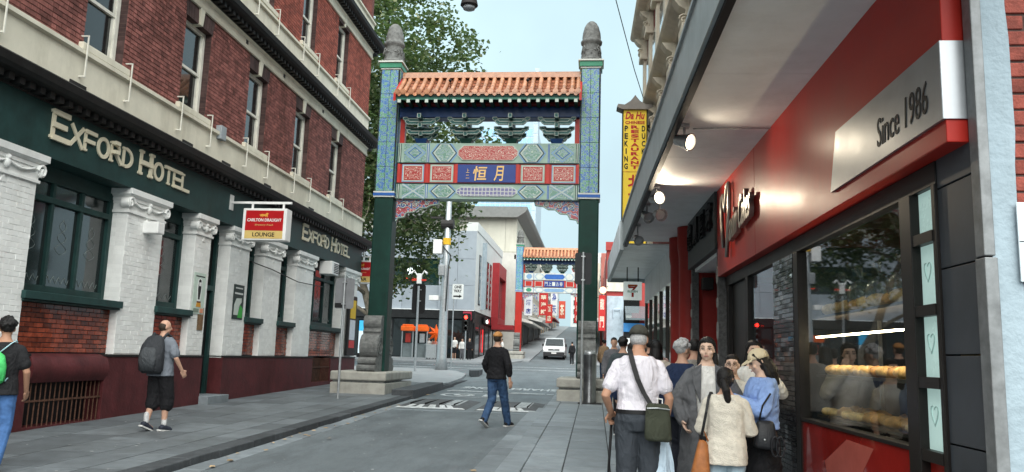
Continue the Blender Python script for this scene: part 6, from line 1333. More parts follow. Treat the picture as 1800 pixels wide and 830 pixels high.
def PB(mb, name, mt, parent, smooth=True, bevel=0): return put(name, mb.mesh(name), mt, parent, smooth, bevel)
PROF = [(.84, .12, .095, 0), (.93, .168, .118, -.012), (1.0, .162, .112, -.008), (1.08, .145, .102, 0), (1.2, .152, .11, .004), (1.31, .168, .114, .004), (1.385, .166, .098, -.004), (1.435, .138, .082, -.01), (1.475, .095, .068, -.012), (1.505, .066, .06, -.012), (1.53, .058, .056, -.008)]
def ring(z, w, d, cy, n=18, cx=0): return [Vector((cx + w * math.copysign(abs(math.cos(2 * PI * k / n)) ** .85, math.cos(2 * PI * k / n)), cy + d * math.sin(2 * PI * k / n), z)) for k in range(n)]
def blend_pts(pts, rs, n=5):
    """rounded limb: extra points along each bone"""
    P, Rr = [], []
    for i in range(len(pts) - 1):
        for k in range(n): t = k / n; P.append(pts[i].lerp(pts[i + 1], t)); Rr.append(rs[i] * (1 - t) + rs[i + 1] * t)
    return P + [pts[-1]], Rr + [rs[-1]]
def limb(m, pts, rs, n=10):
    P, Q = blend_pts([Vector(p) for p in pts], rs); m.tube(P, Q, n); m.ball(P[0], Q[0] * .98, 10, 6); m.ball(P[-1], Q[-1] * .98, 10, 6)
def hand(m, w, d, pn, curl=.5, s=1.0, grip=False):
    w = Vector(w); d = Vector(d).normalized(); pn = Vector(pn); pn = (pn - d * pn.dot(d)).normalized(); sd = d.cross(pn)
    for k in range(4): m.tube([w + sd * (.027 - .018 * k) * s, w + d * .045 * s + sd * (.03 - .02 * k) * s, w + d * .085 * s + sd * (.03 - .02 * k) * s], [.016 * s, .015 * s, .0125 * s], 7)
    for k, L in enumerate((.072, .08, .075, .06)):
        p = w + d * .083 * s + sd * (.031 - .0205 * k) * s; dd = d.copy(); pts = [p]
        for j in range(3):
            a = curl * (.7 + .35 * j); dd = (d * math.cos(a * (j + 1) * .8) + pn * math.sin(a * (j + 1) * .8)).normalized(); p = p + dd * L * s * (.42, .32, .26)[j]; pts.append(p)
        m.tube(pts, [.0105 * s, .0098 * s, .009 * s, .0072 * s], 7)
    t0 = w + d * .02 * s + sd * .03 * s; m.tube([t0, t0 + (d * .5 + sd * .8 + pn * .25).normalized() * .035 * s, t0 + (d * .8 + sd * .55 + pn * .5).normalized() * .072 * s], [.015 * s, .0125 * s, .009 * s], 7)
def person(label, x, y, rz, H, z0=None, vox=.0085, pose={}, skinm=SK_L, top=None, sleeve=1.0, hem=.9, loose=.018, bottom=None, leg=1.0, bl=.016, skirt=None, shoes=SHOE_B, hair=M_HAIRB, style='short', group=None, head=(0, 0), topname='shirt', coat=None, face=False, socks=None, wr=.004, hands=(.5, .5)):
    s = H / 1.75; z = gz(y) if z0 is None else z0
    t = T('person', label, 'person', (x, y, z), group); t.rotation_euler = (0, 0, rz); t.scale = (s, s, s)
    g = lambda k, d: Vector(pose.get(k, d)); lean = pose.get('lean', 0)
    J = dict(lh=g('lh', (-.09, 0, .92)), lk=g('lk', (-.095, .02, .5)), la=g('la', (-.1, -.02, .09)), rh=g('rh', (.09, 0, .92)), rk=g('rk', (.095, .02, .5)), ra=g('ra', (.1, -.02, .09)), ls=g('ls', (-.168, -.004, 1.385)), le=g('le', (-.225, -.03, 1.14)), lw=g('lw', (-.235, .05, .9)), rs=g('rs', (.168, -.004, 1.385)), re=g('re', (.225, -.03, 1.14)), rw=g('rw', (.235, .05, .9)))
    sh = lambda v: Vector((v.x, v.y + lean * (v.z - .93), v.z))
    for k in ('ls', 'rs'): J[k] = sh(J[k])
    def torso(m, off, z_lo, z_hi=9, flare=0):
        rg = [p for p in PROF if z_lo - .001 <= p[0] <= z_hi]; out = []
        if rg[0][0] > z_lo + .01: out.append((z_lo, rg[0][1] + flare, rg[0][2] + flare, rg[0][3]))
        if z_lo < .84: out = [(z_lo, .16 + flare, .125 + flare, -.01)] + [p for p in rg if p[0] > .9]
        else: out += rg
        m.loft([[Vector((v.x, v.y + lean * (v.z - .93), v.z)) for v in ring(a, w + off, d + off, c)] for a, w, d, c in out])
    # body
    m = MB(); torso(m, 0, .84)
    for S in 'lr':
        a, b_, c = J[S + 's'], J[S + 'e'], J[S + 'w']; limb(m, [a, b_, c], [.046, .039, .027]); dv = (c - b_).normalized(); sg = -1 if S == 'l' else 1
        hand(m, c + dv * .01, pose.get(S + 'hd', dv), pose.get(S + 'hn', (-sg * .9, .35, 0)) if S == 'r' else pose.get(S + 'hn', (-sg * .9, .35, 0)), hands[0 if S == 'l' else 1])
        limb(m, [J[S + 'h'], J[S + 'k'], J[S + 'k'].lerp(J[S + 'a'], .35) + Vector((0, -.015, 0)), J[S + 'a']], [.085, .056, .056, .036])
        ft = g(S + 'f', (0, 1, -.25)).normalized(); m.tube([J[S + 'a'] + Vector((0, 0, -.01)), J[S + 'a'] + ft * .06 + Vector((0, 0, -.035)), J[S + 'a'] + ft * .15 + Vector((0, 0, -.04))], [.036, .036, .025], 8)
    hc = sh(Vector((0, .005, 1.635))) + Vector(pose.get('hoff', (0, 0, 0))); yaw, pit = head; HR = Matrix.Rotation(yaw, 3, 'Z') @ Matrix.Rotation(pit, 3, 'X'); hp = lambda u: hc + HR @ Vector(u)
    m.tube([sh(Vector((0, -.012, 1.47))), hp((0, -.015, -.05))], [.058, .05], 12)
    m.ball(hp((0, -.005, .015)), (.073, .09, .1), 16, 12, rot=HR); m.ball(hp((0, .024, -.048)), (.058, .06, .06), 14, 10, rot=HR); m.ball(hp((0, .04, -.088)), (.03, .032, .022), 10, 8, rot=HR)
    m.tube([hp((0, .084, .015)), hp((0, .094, -.012)), hp((0, .103, -.03)), hp((0, .086, -.042))], [.007, .009, .0125, .007], 8)
    for sg in (-1, 1): m.ball(hp((sg * .074, -.005, -.005)), (.011, .02, .032), 8, 8, rot=HR)
    if face:
        for sg in (-1, 1): m.ball(hp((sg * .038, .066, -.03)), (.026, .018, .024), 8, 6, rot=HR)
    put('body', remesh(m, vox, 2), skinm, t, True)
    if face:
        for sg in (-1, 1):
            e = MB(); e.ball(hp((sg * .031, .0795, .004)), (.0125, .006, .0046), 10, 6, rot=HR); eo = PB(e, 'eye', mat('eye_white', (.36, .33, .31), .3), t); e = MB(); e.ball(hp((sg * .031, .0858, .0035)), (.0062, .003, .0055), 8, 6, rot=HR); PB(e, 'iris', M_BLACK, eo)
            e = MB(); e.tube([hp((sg * .015, .0875, .012)), hp((sg * .031, .0885, .0155)), hp((sg * .05, .078, .009))], .0026, 5); PB(e, 'eyelash', M_BLACK, eo); e = MB(); e.tube([hp((sg * .014, .09, .028)), hp((sg * .032, .089, .034)), hp((sg * .052, .076, .027))], [.0035, .0042, .002], 5); PB(e, 'eyebrow', M_HAIRB, t)
        e = MB(); e.tube([hp((-.024, .083, -.066)), hp((-.008, .0935, -.0625)), hp((0, .0938, -.064)), hp((.008, .0935, -.0625)), hp((.024, .083, -.066))], [.002, .0048, .0048, .0048, .002], 6); PB(e, 'lips', mat('lips', (.42, .13, .12), .4), t)
    # top
    if top:
        m = MB(); torso(m, loose, hem, 1.5, .012)
        for S in 'lr':
            a, b_, c = J[S + 's'], J[S + 'e'], J[S + 'w']; r0 = .048 + loose * .55
            if sleeve <= .5: q = a.lerp(b_, .35 + sleeve); limb(m, [a, q], [r0, .05 + loose * .7])
            else: limb(m, [a, b_, b_.lerp(c, min(1, (sleeve - .5) * 2))], [r0, .045 + loose * .8, .034 + loose * .7])
        m.ball(sh(Vector((0, -.01, 1.455))), (.09, .075, .045), 12, 8)
        put(topname, remesh(m, vox * 1.3, 3, wr, 8, x), top, t, True)
    if coat:
        ct, zl = coat; m = MB(); rg = [(zl, .29, .2, 0), (.6, .26, .18, 0), (.93, .21, .155, 0)] + [(a, w + .045, d + .045, c) for a, w, d, c in PROF[3:6]] + [(1.47, .15, .1, -.012), (1.515, .09, .08, -.014)]
        m.loft([[Vector((v.x, v.y + lean * (v.z - .93), v.z)) for v in ring(a, w, d, c)] for a, w, d, c in rg])
        for S in 'lr': limb(m, [J[S + 's'], J[S + 'e'], J[S + 'w']], [.075, .07, .058])
        put('coat', remesh(m, vox * 1.4, 3, wr * 1.5, 6, x), ct, t, True)
    if bottom:
        m = MB(); torso(m, bl, .84, 1.03)
        for S in 'lr':
            h_, k_, a_ = J[S + 'h'], J[S + 'k'], J[S + 'a']; r0, r1, r2 = .088 + bl, .062 + bl, .05 + bl
            if leg >= .95: limb(m, [h_, k_, a_ + Vector((0, 0, -.02))], [r0, r1, r2])
            elif leg > .45: limb(m, [h_, k_, k_.lerp(a_, (leg - .5) * 2)], [r0, r1 + .015, r1 + .012])
            else: limb(m, [h_, h_.lerp(k_, leg * 2)], [r0 + .01, .08 + bl])
        put('trousers' if leg > .6 else 'shorts', remesh(m, vox * 1.3, 3, wr, 9, x + 5), bottom, t, True)
    if skirt:
        mt_, zl = skirt; m = MB(); m.loft([ring(a, w, d, c) for a, w, d, c in ((zl, .23, .19, 0), (.5, .22, .18, 0), (.85, .19, .14, -.01), (1.02, .16, .115, -.005))]); put('skirt', remesh(m, vox * 1.4, 3, wr * 1.4, 6, x), mt_, t, True)
    if shoes:
        for S in 'lr':
            a_ = J[S + 'a']; ft = g(S + 'f', (0, 1, -.12)).normalized(); m = MB(); dn = Vector((0, 0, -1)); dn = (dn - ft * dn.dot(ft)).normalized()
            m.tube([a_ - ft * .075 + dn * .045, a_ - ft * .04 + dn * .03, a_ + ft * .05 + dn * .04, a_ + ft * .13 + dn * .052, a_ + ft * .18 + dn * .058], [.032, .046, .045, .04, .024], 10); m.ball(a_ + dn * .01, (.044, .048, .04), 10, 6)
            so = put('shoe', remesh(m, max(vox, .009), 2), shoes, t, True); b_ = MB(); w_ = ft.cross(dn).normalized(); b_.loft([[a_ + ft * u + w_ * v * .045 * k + dn * zz for u, v in ((-.105, .5), (-.09, .9), (0, .85), (.1, 1), (.17, .8), (.2, 0), (.17, -.8), (.1, -1), (0, -.85), (-.09, -.9), (-.105, -.5))] for zz, k in ((.068, 1), (.09, 1))]); PB(b_, 'sole', SHOE_W, so, 40)
            if socks: m = MB(); limb(m, [a_ + Vector((0, 0, .13)), a_], [.043, .042]); put('sock', m.mesh('sock'), socks, t, True)
    # hair
    m = MB()
    if style == 'under': m.ball(hp((0, -.022, .0)), (.079, .084, .07), 14, 10, rot=HR); put('hair', remesh(m, vox, 1), hair, t, True)
    elif style != 'bald':
        m.ball(hp((0, -.026, .034)), (.082, .09, .094), 16, 12, rot=HR); m.ball(hp((0, -.004, .074)), (.068, .08, .046), 14, 10, rot=HR)
        if style in ('long', 'pony', 'bun', 'tied'): m.ball(hp((0, -.03, -.02)), (.083, .078, .085), 14, 10, rot=HR); m.tube([hp((-.045, .045, .09)), hp((-.076, .018, .03)), hp((-.08, -.012, -.04))], [.018, .014, .012], 7); m.tube([hp((.045, .045, .09)), hp((.076, .018, .03)), hp((.08, -.012, -.04))], [.018, .014, .012], 7)
        if style == 'long': m.tube([hp((0, -.05, -.02)), hp((0, -.075, -.12)), hp((0, -.08, -.26))], [.08, .085, .05], 12); m.tube([hp((.068, -.02, -.02)), hp((.078, -.025, -.13)), hp((.07, -.035, -.22))], [.022, .028, .016], 8); m.tube([hp((-.068, -.02, -.02)), hp((-.078, -.025, -.13)), hp((-.07, -.035, -.22))], [.022, .028, .016], 8)
        if style == 'pony': m.tube([hp((0, -.09, .01)), hp((.02, -.14, -.01)), hp((.05, -.15, -.1)), hp((.06, -.13, -.2)), hp((.06, -.12, -.26))], [.02, .036, .042, .034, .008], 10)
        if style == 'tied': m.tube([hp((0, -.09, -.03)), hp((0, -.12, -.08)), hp((0, -.11, -.2))], [.035, .04, .02], 10)
        if style == 'curly':
            q = random.Random(3)
            for k in range(46): v = Vector((q.gauss(0, 1), q.gauss(-.35, 1), abs(q.gauss(.3, .8)))).normalized(); m.ball(hp((v.x * .085, -.018 + v.y * .095, .03 + v.z * .105)), q.uniform(.018, .03), 7, 5)
        put('hair', remesh(m, vox, 1, .003, 40, x), hair, t, True)
    else: m.ball(hp((0, -.022, .004)), (.0775, .086, .083), 14, 10, rot=HR); put('hair', remesh(m, vox, 1), hair, t, True)
    t['_hp'] = 0; del t['_hp']
    return t, hp, J
def cap(t, hp, mt, brim=True, fwd=1):
    m = MB(); rings = []
    for k in range(7): a = PI / 2 * k / 6.2; rings.append([hp((.089 * math.cos(a) * math.cos(b), -.012 + .106 * math.cos(a) * math.sin(b), .035 + .1 * math.sin(a))) for b in [2 * PI * i / 18 for i in range(18)]])
    m.loft(rings); co = PB(m, 'cap', mt, t)
    if brim:
        m = MB(); top_ = [hp((.07 * u, fwd * (.085 + .085 * math.sqrt(max(0, 1 - u * u))), .045 - .028 * (1 - u * u) - .012 * abs(u))) for u in [-1 + 2 * k / 10 for k in range(11)]] + [hp((.07 * u, fwd * .07, .047)) for u in (1, .5, 0, -.5, -1)]
        lo = [p - Vector((0, 0, .006)) for p in top_]; n = len(top_); m.add(top_ + lo, [list(range(n)), list(range(n, 2 * n))[::-1]] + [(i, (i + 1) % n, (i + 1) % n + n, i + n) for i in range(n)]); PB(m, 'brim', mt, co, False)
    return co
def rot_to(t, p): return t.matrix_basis @ Vector(p)
PX, PY = 0, 1
# 1 the man in white with cane, bag and umbrella
WSH = cloth('white_shirt', (.66, .63, .68)); CHAR = cloth('charcoal', (.045, .052, .062))
t, hp, J = person('man in white short-sleeved shirt and dark cap leaning on a cane', .38, 7.1, R(2), 1.75, vox=.0075, pose=dict(le=(-.285, -.06, 1.13), lw=(-.225, .1, .98), re=(.265, -.02, 1.12), rw=(.235, .05, .86), lean=.06, hoff=(.015, .05, -.015), lhn=(.3, 0, -1), lhd=(.1, .5, -.5), la=(-.12, -.02, .09), ra=(.1, .03, .09)), skinm=SK_T, top=WSH, sleeve=.3, hem=1.0, loose=.03, bottom=CHAR, bl=.026, hair=M_HAIRG, style='under', head=(-.35, -.12), hands=(1.15, .9), wr=.003)
cap(t, hp, cloth('olive_cap', (.055, .055, .045)), True)
b = MB(); b.loft([ring(a, w, d, -.008) for a, w, d in ((.985, .192, .142), (1.02, .19, .14))]); PB(b, 'belt', M_BLACK, t, 40)
b = MB(); b.tube([(-.07, -.09, 1.53), (-.06, -.135, 1.45), (-.02, -.158, 1.3), (.05, -.165, 1.15)], .004, 4)
st = MB(); P = [(-.08, -.02, 1.535), (-.075, -.1, 1.49), (-.055, -.142, 1.4), (-.02, -.165, 1.28), (.03, -.172, 1.17), (.085, -.185, 1.08)]
for w_ in (0,): st.loft([[Vector(p) + Vector((dx, dy, 0)) for dx, dy in ((-.022, -.004), (.022, -.004), (.022, .006), (-.022, .006))] for p in P]); PB(st, 'bag_strap', M_BLACK, t, False)
BAGG = cloth('olive_bag', (.045, .05, .035))
bt = T('shoulder_bag', 'olive green shoulder bag hanging on the back of the man in white', 'bag', (.53, 6.9, .95)); Mx = lambda p: Vector((.38, 7.1, gz(7.1))) + Vector(p)
b = MB(); b.hexa([Mx(p) for p in ((.04, -.27, .78), (.27, -.25, .77), (.27, -.16, .77), (.04, -.17, .78), (.055, -.245, 1.09), (.25, -.235, 1.08), (.25, -.165, 1.08), (.055, -.17, 1.09))]); b.build('bag_body', BAGG, bt, True, .035)
b = MB(); b.tube([Mx((.06, -.255, 1.045)), Mx((.15, -.26, 1.05)), Mx((.25, -.245, 1.04))], .005, 5); b.build('zip', M_STEEL, bt); b = MB(); b.tube([Mx((.15, -.2, 1.09)), Mx((.15, -.2, 1.125)), Mx((.19, -.2, 1.12)), Mx((.19, -.2, 1.085))], .006, 5); b.build('loop', M_WP, bt)
lw = rot_to(t, J['lw'] + Vector((.01, .06, -.05))); ck = T('walking_cane', 'black walking cane held by the man in white', 'cane', (lw.x - .04, lw.y + .1, gz(7.1)))
b = MB(); b.tube([(lw.x - .045, lw.y + .12, gz(7.1)), (lw.x, lw.y + .02, lw.z - .02)], [.01, .013], 8); b.build('shaft', M_BLACK, ck, True); b = MB(); b.tube([(lw.x - .01, lw.y + .06, lw.z - .03), (lw.x, lw.y + .02, lw.z - .005), (lw.x + .02, lw.y - .06, lw.z - .005)], .016, 8); b.build('handle', M_BLACK, ck, True)
rw = rot_to(t, J['rw'] + Vector((0, .02, -.1))); um = T('folded_umbrella', 'folded pale blue umbrella held low by the man in white', 'umbrella', (rw.x, rw.y - .05, gz(7.1) + .1))
U_ = lambda k: Vector((rw.x + .0 - .05 * k, rw.y - .06 * k, rw.z + .1 - .72 * k)); m = MB(); rr_ = []
for k in range(9): f = k / 8; rad = [.012, .03, .055, .075, .085, .085, .075, .05, .015][k]; rr_.append([U_(f) + Vector((rad * (1 + .35 * (i % 2)) * math.cos(2 * PI * i / 14), rad * (1 + .35 * (i % 2)) * math.sin(2 * PI * i / 14), 0)) for i in range(14)])
m.loft(rr_); m.build('folds', cloth('umbrella_blue', (.5, .62, .72), .5, .1), um, 60); m = MB(); m.add([U_(.1) + Vector((-.03, -.03, 0)), U_(.35) + Vector((-.16, -.05, 0)), U_(.62) + Vector((-.05, -.06, 0)), U_(.35) + Vector((-.02, .0, 0)), U_(.1) + Vector((-.02, -.02, 0)), U_(.35) + Vector((-.15, -.04, 0)), U_(.62) + Vector((-.04, -.05, 0)), U_(.35) + Vector((-.01, .01, 0))], [(0, 1, 2, 3), (7, 6, 5, 4), (0, 4, 5, 1), (1, 5, 6, 2), (2, 6, 7, 3), (3, 7, 4, 0)]); m.build('loose_flap', cloth('umbrella_blue', (1, 1, 1)), um)
m = MB(); m.tube([U_(.66), U_(.72)], .095, 12); m.build('tie_band', M_BLACK, um); m = MB(); m.tube([U_(.98), U_(1.1)], .008, 6); m.build('tip', M_STEEL, um)
# 2 woman in the long grey coat, facing the camera
t, hp, J = person('young woman in long grey coat over white top looking towards the camera', 1.03, 7.55, R(176), 1.655, vox=.007, pose=dict(le=(-.3, .0, 1.14), lw=(-.235, .12, .96), re=(.3, .0, 1.14), rw=(.24, .12, .96)), skinm=SK_A, top=cloth('white_top', (.68, .67, .64)), sleeve=.1, hem=.95, loose=.012, bottom=cloth('dark_trouser', (.06, .065, .07)), coat=None, style='long', head=(-.18, .0), face=True, wr=.002)
GCO = mat('grey_wool', (.115, .118, .125), .9, var=.12, scale=12, bump=.4, bscale=200, spec=.15, fold=.5)
m = MB(); N = 22   # open coat: an arc that leaves the front free
def arc(z, w, d, gap): return [Vector((w * math.sin(a), -d * math.cos(a) + .0, z)) for a in [-(PI - gap) + 2 * (PI - gap) * k / N for k in range(N + 1)]]
LV = [(.2, .3, .22, .25), (.5, .285, .21, .3), (.8, .255, .19, .36), (.95, .24, .175, .42), (1.1, .225, .165, .5), (1.25, .222, .16, .6), (1.38, .215, .145, .75), (1.45, .17, .115, .95), (1.5, .1, .09, 1.1)]
outer = [arc(*l) for l in LV]; inner = [[Vector((p.x * .93, p.y * .93, p.z)) for p in r_] for r_ in outer]
m.loft([o_ + i_[::-1] for o_, i_ in zip(outer, inner)])
for S in 'lr': limb(m, [J[S + 's'], J[S + 'e'], J[S + 'w']], [.07, .068, .056])
put('coat', remesh(m, .011, 3, .007, 6, 3), GCO, t, True)
for sg in (-1, 1): b = MB(); b.prism([(sg * .06, 1.5), (sg * .16, 1.44), (sg * .14, 1.3), (sg * .075, 1.12)], 'y', .125, .15); PB(b, 'lapel', GCO, t, False, .008)
# 3 girl with ponytail, back to the camera
CRM = mat('cream_knit', (.66, .61, .52), .95, var=.1, scale=14, bump=1.0, bscale=110, spec=.1)
t, hp, J = person('girl with black ponytail in cream knitted jumper and pale denim shorts', 1.09, 6.9, R(-12), 1.4, vox=.0075, pose=dict(le=(-.25, .04, 1.12), lw=(-.17, .22, 1.08), re=(.245, .04, 1.12), rw=(.15, .24, 1.12), la=(-.1, -.02, .09)), skinm=SK_L, top=CRM, sleeve=1, hem=.78, loose=.04, bottom=mat('pale_denim', (.34, .45, .52), .85, var=.15, scale=12, bump=.3, bscale=200), leg=.3, bl=.016, style='pony', head=(-.25, .05), topname='jumper', wr=.006, shoes=SHOE_W)
st = MB(); P = [(-.12, .1, 1.44), (-.15, .02, 1.5), (-.165, -.09, 1.45), (-.185, -.17, 1.3), (-.215, -.16, 1.15), (-.25, -.1, 1.0)]
st.loft([[Vector(p) + Vector(q_) for q_ in ((-.014, -.004, 0), (.014, -.004, 0), (.014, .006, 0), (-.014, .006, 0))] for p in P]); PB(st, 'bag_strap', M_BLACK, t, False)
hb_ = T('brown_handbag', 'tan brown leather handbag at the hip of the girl in the cream jumper', 'bag', (.85, 6.9, .72)); Mx = lambda p: Vector((.85, 6.88, gz(6.9))) + Vector(p)
b = MB(); b.hexa([Mx(p) for p in ((-.07, -.1, .52), (.1, -.12, .46), (.12, .04, .46), (-.05, .06, .52), (.01, -.05, .82), (.08, -.06, .8), (.09, .0, .8), (.02, .01, .82))]); b.build('bag_body', mat('tan_leather', (.3, .11, .035), .45, var=.2, scale=12, bump=.3), hb_, True, .03); b = MB(); b.tube([Mx((.02, -.02, .8)), Mx((.05, .0, .9)), Mx((.09, -.02, .8))], .008, 6); b.build('handle', mat('tan_leather', (1, 1, 1)), hb_, True)
# 4 woman in blue with a cap, side on, looking at a phone
BLU = cloth('sky_blue', (.24, .36, .66)); BLK = cloth('black_cloth', (.014, .014, .016))
t, hp, J = person('woman in pale blue sweatshirt and beige cap looking down at a phone', 1.44, 7.2, R(98), 1.565, vox=.0075, pose=dict(le=(-.25, .08, 1.16), lw=(-.06, .28, 1.26), re=(.25, .06, 1.14), rw=(.05, .28, 1.24), lhn=(.9, -.2, .3), rhn=(-.9, -.2, .3), lhd=(.2, .75, .5), rhd=(-.2, .75, .5), hoff=(0, .02, -.01)), skinm=SK_A, top=BLU, sleeve=1, hem=.99, loose=.042, skirt=(BLK, .12), style='long', head=(.0, -.32), face=True, topname='sweatshirt', wr=.008, hands=(.9, .9))
cap(t, hp, cloth('beige_cap', (.62, .53, .36)), True)
ph = rot_to(t, (0, .37, 1.33)); pt = T('phone', 'small phone held in both hands by the woman in blue', 'phone', ph[:]); b = MB(); b.obox(ph, (.012, .075, .15), Matrix.Rotation(R(-35), 3, 'Y')); b.build('phone_body', M_BLACK, pt, False, .005)
bb_ = T('black_handbag', 'black leather handbag with ring handles on the hip of the woman in blue', 'bag', (1.4, 6.98, .95)); Mx = lambda p: Vector((1.41, 6.93, gz(7))) + Vector(p)
b = MB(); b.hexa([Mx(p) for p in ((-.1, -.08, .76), (.1, -.09, .74), (.1, .05, .74), (-.1, .05, .76), (-.07, -.05, .98), (.07, -.05, .98), (.07, .03, .98), (-.07, .03, .98))]); b.build('bag_body', mat('black_leather', (.016, .017, .02), .35, var=.2, bump=.3), bb_, True, .03)
for dx in (.06, .1): b = MB(); b.tube([Mx((dx + .03 * math.cos(a), -.1, .78 + .08 * math.sin(a))) for a in [2 * PI * k / 16 for k in range(17)]], .008, 6); b.build('ring_handle', mat('black_leather', (1, 1, 1)), bb_, True)
b = MB(); b.tube([Mx((-.05, -.02, .98)), Mx((-.02, -.02, 1.1)), Mx((.05, .0, 1.2))], .008, 6); b.build('strap', M_BLACK, bb_, True); b = MB(); b.ball(Mx((-.02, -.085, .83)), .009, 8, 6); b.build('clasp', M_STEEL, bb_)
# 5, 6 boy with glasses and woman behind
t, hp, J = person('boy with glasses standing behind the girl and the phone', 1.33, 8.0, R(165), 1.5, vox=.008, skinm=SK_A, top=cloth('pale_tee', (.6, .6, .56)), sleeve=.3, bottom=BLK, face=True, head=(.05, .05))
for sg in (-1, 1): b = MB(); b.tube([hp((sg * .033 + .024 * math.cos(a), .1, .003 + .017 * math.sin(a))) for a in [2 * PI * k / 14 for k in range(15)]], .0022, 5); PB(b, 'spectacles', M_BLACK, t)
person('dark haired woman in white raising a hand behind the beige cap', 1.6, 8.35, R(185), 1.645, vox=.009, pose=dict(le=(-.27, .08, 1.2), lw=(-.1, .16, 1.45), lhn=(.3, -.9, 0), lhd=(.2, .1, 1)), skinm=SK_A, top=cloth('white_blouse', (.68, .68, .65)), sleeve=1, loose=.035, bottom=BLK, style='long', face=True)
# 7.. the queue
NAVY = cloth('navy', (.018, .03, .07))
person('grey haired person in navy jacket turned to the shop', .98, 9.3, R(-40), 1.63, vox=.009, pose=dict(lk=(-.12, .12, .5), la=(-.14, .02, .09), rk=(.1, -.05, .5), ra=(.14, -.22, .1), lean=.05), skinm=SK_L, top=NAVY, sleeve=1, hem=.84, loose=.045, bottom=cloth('dark_navy_trouser', (.015, .017, .024)), bl=.022, hair=M_HAIRG, style='curly', head=(-.3, -.05), topname='jacket')
person('black haired person in grey-beige jacket beyond the grey haired one', 1.28, 10.6, R(10), 1.66, vox=.011, top=cloth('greybeige', (.27, .25, .22)), loose=.05, hem=.85, bottom=BLK, topname='jacket')
person('woman with long dark hair facing the camera in the queue by the red column', .98, 13.2, R(178), 1.66, vox=.012, skinm=SK_D, top=cloth('rose_top', (.4, .27, .25)), loose=.03, bottom=BLK, style='long', face=True, group='people farther along the footpath')
person('person in a dark navy hood just left of the white shirt', .55, 12.0, R(5), 1.6, vox=.012, top=NAVY, loose=.06, bottom=BLK, group='people farther along the footpath', topname='hooded_jacket')
person('person with black bun of hair in green-grey jacket left of the man in white', .5, 14.3, R(-15), 1.68, vox=.012, top=cloth('slate_green', (.055, .07, .075)), loose=.06, bottom=BLK, style='curly', group='people farther along the footpath', topname='jacket')
person('dark haired person in black passing the corner shop window', 1.02, 15.2, R(8), 1.67, vox=.013, top=BLK, loose=.04, bottom=BLK, style='short', group='people farther along the footpath')
person('person in cream scarf and black bob close behind the man in white', .86, 11.4, R(-8), 1.62, vox=.012, top=cloth('striped_cream', (.5, .45, .38)), loose=.05, bottom=BLK, style='long', group='people farther along the footpath')
person('walker in grey coat near the end of the awning', .45, 19.0, R(180), 1.72, vox=.014, top=cloth('mid_grey', (.12, .12, .13)), loose=.04, bottom=DENIM, face=False, group='people farther along the footpath')
person('child in tan coat and jeans standing on the right gate pedestal', .26, 22.7, R(20), 1.07, z0=1.055, vox=.011, top=cloth('tan_coat', (.3, .2, .12)), sleeve=1, hem=.72, loose=.06, bottom=DENIM, bl=.03, shoes=mat('boot_brown', (.16, .07, .03), .6), style='curly', topname='coat', head=(.3, 0), skinm=SK_T)
# walking man in the lane
t, hp, J = person('man in black jumper, blue jeans and tan cap walking away up the lane', -1.9, 15.75, R(-24), 1.83, z0=gz(15.75) - .095, vox=.009, pose=dict(lk=(-.08, -.02, .5), la=(-.09, -.26, .16), lf=(0, .85, -.5), rk=(.09, .15, .51), ra=(.09, .3, .09), rf=(.1, 1, .0), le=(-.26, -.01, 1.15), lw=(-.26, .12, .93), re=(.28, -.06, 1.13), rw=(.3, -.02, .86), lh=(-.085, 0, .92), rh=(.085, 0, .92)), skinm=SK_L, top=cloth('black_jumper', (.012, .012, .014)), sleeve=.78, hem=.88, loose=.032, bottom=mat('denim', (1, 1, 1)), bl=.018, hair=M_HAIRD, style='bald', topname='jumper', wr=.006)
cap(t, hp, cloth('tan_cap', (.42, .2, .07)), False)
# man with backpack on the left footpath
GRY = cloth('grey_tee', (.17, .19, .22))
t, hp, J = person('man in grey T-shirt and black shorts with a dark backpack by the hotel wall', -6.9, 12.3, R(-14), 1.75, vox=.009, pose=dict(lk=(-.09, .0, .5), la=(-.09, -.12, .13), lf=(0, .9, -.35), rk=(.09, .09, .5), ra=(.09, .07, .085), le=(-.27, -.02, 1.14), lw=(-.25, .06, .9), re=(.28, .0, 1.14), rw=(.29, .14, .95)), skinm=SK_L, top=GRY, sleeve=.35, hem=.86, loose=.045, bottom=BLK, leg=.62, bl=.035, hair=M_HAIRD, style='bald', head=(-.5, .0), socks=cloth('white_sock', (.6, .6, .6)), shoes=mat('trainer', (.03, .035, .05), .6))
bp_ = T('backpack', 'dark charcoal backpack worn by the man in the grey T-shirt', 'backpack', (-6.95, 12.1, 1.2)); O = Vector((-6.93, 12.3, gz(12.3))); BPM = cloth('backpack_grey', (.035, .038, .043), .7); m = MB()
m.loft([[O + Vector((v.x, v.y, v.z)) for v in ring(a, w, d, c, 16)] for a, w, d, c in ((.9, .15, .07, -.23), (.95, .19, .12, -.26), (1.15, .2, .14, -.275), (1.34, .18, .115, -.25), (1.46, .13, .07, -.2), (1.5, .07, .04, -.18))]); m.build('bag_body', BPM, bp_, True)
m = MB(); m.loft([[O + Vector((v.x - .0, v.y, v.z)) for v in ring(a, w, d, c, 14)] for a, w, d, c in ((.94, .11, .04, -.36), (1.1, .14, .055, -.39), (1.25, .125, .045, -.37), (1.31, .09, .02, -.35))]); m.build('front_pocket', cloth('backpack_light', (.06, .066, .072), .7), bp_, True)
for sg in (-1, 1): m = MB(); m.tube([O + Vector(p) for p in ((sg * .09, -.18, 1.42), (sg * .11, -.06, 1.53), (sg * .12, .08, 1.47), (sg * .13, .15, 1.3), (sg * .16, .08, 1.1), (sg * .14, -.12, 1.0))], .022, 7); m.build('strap', BPM, bp_, True)
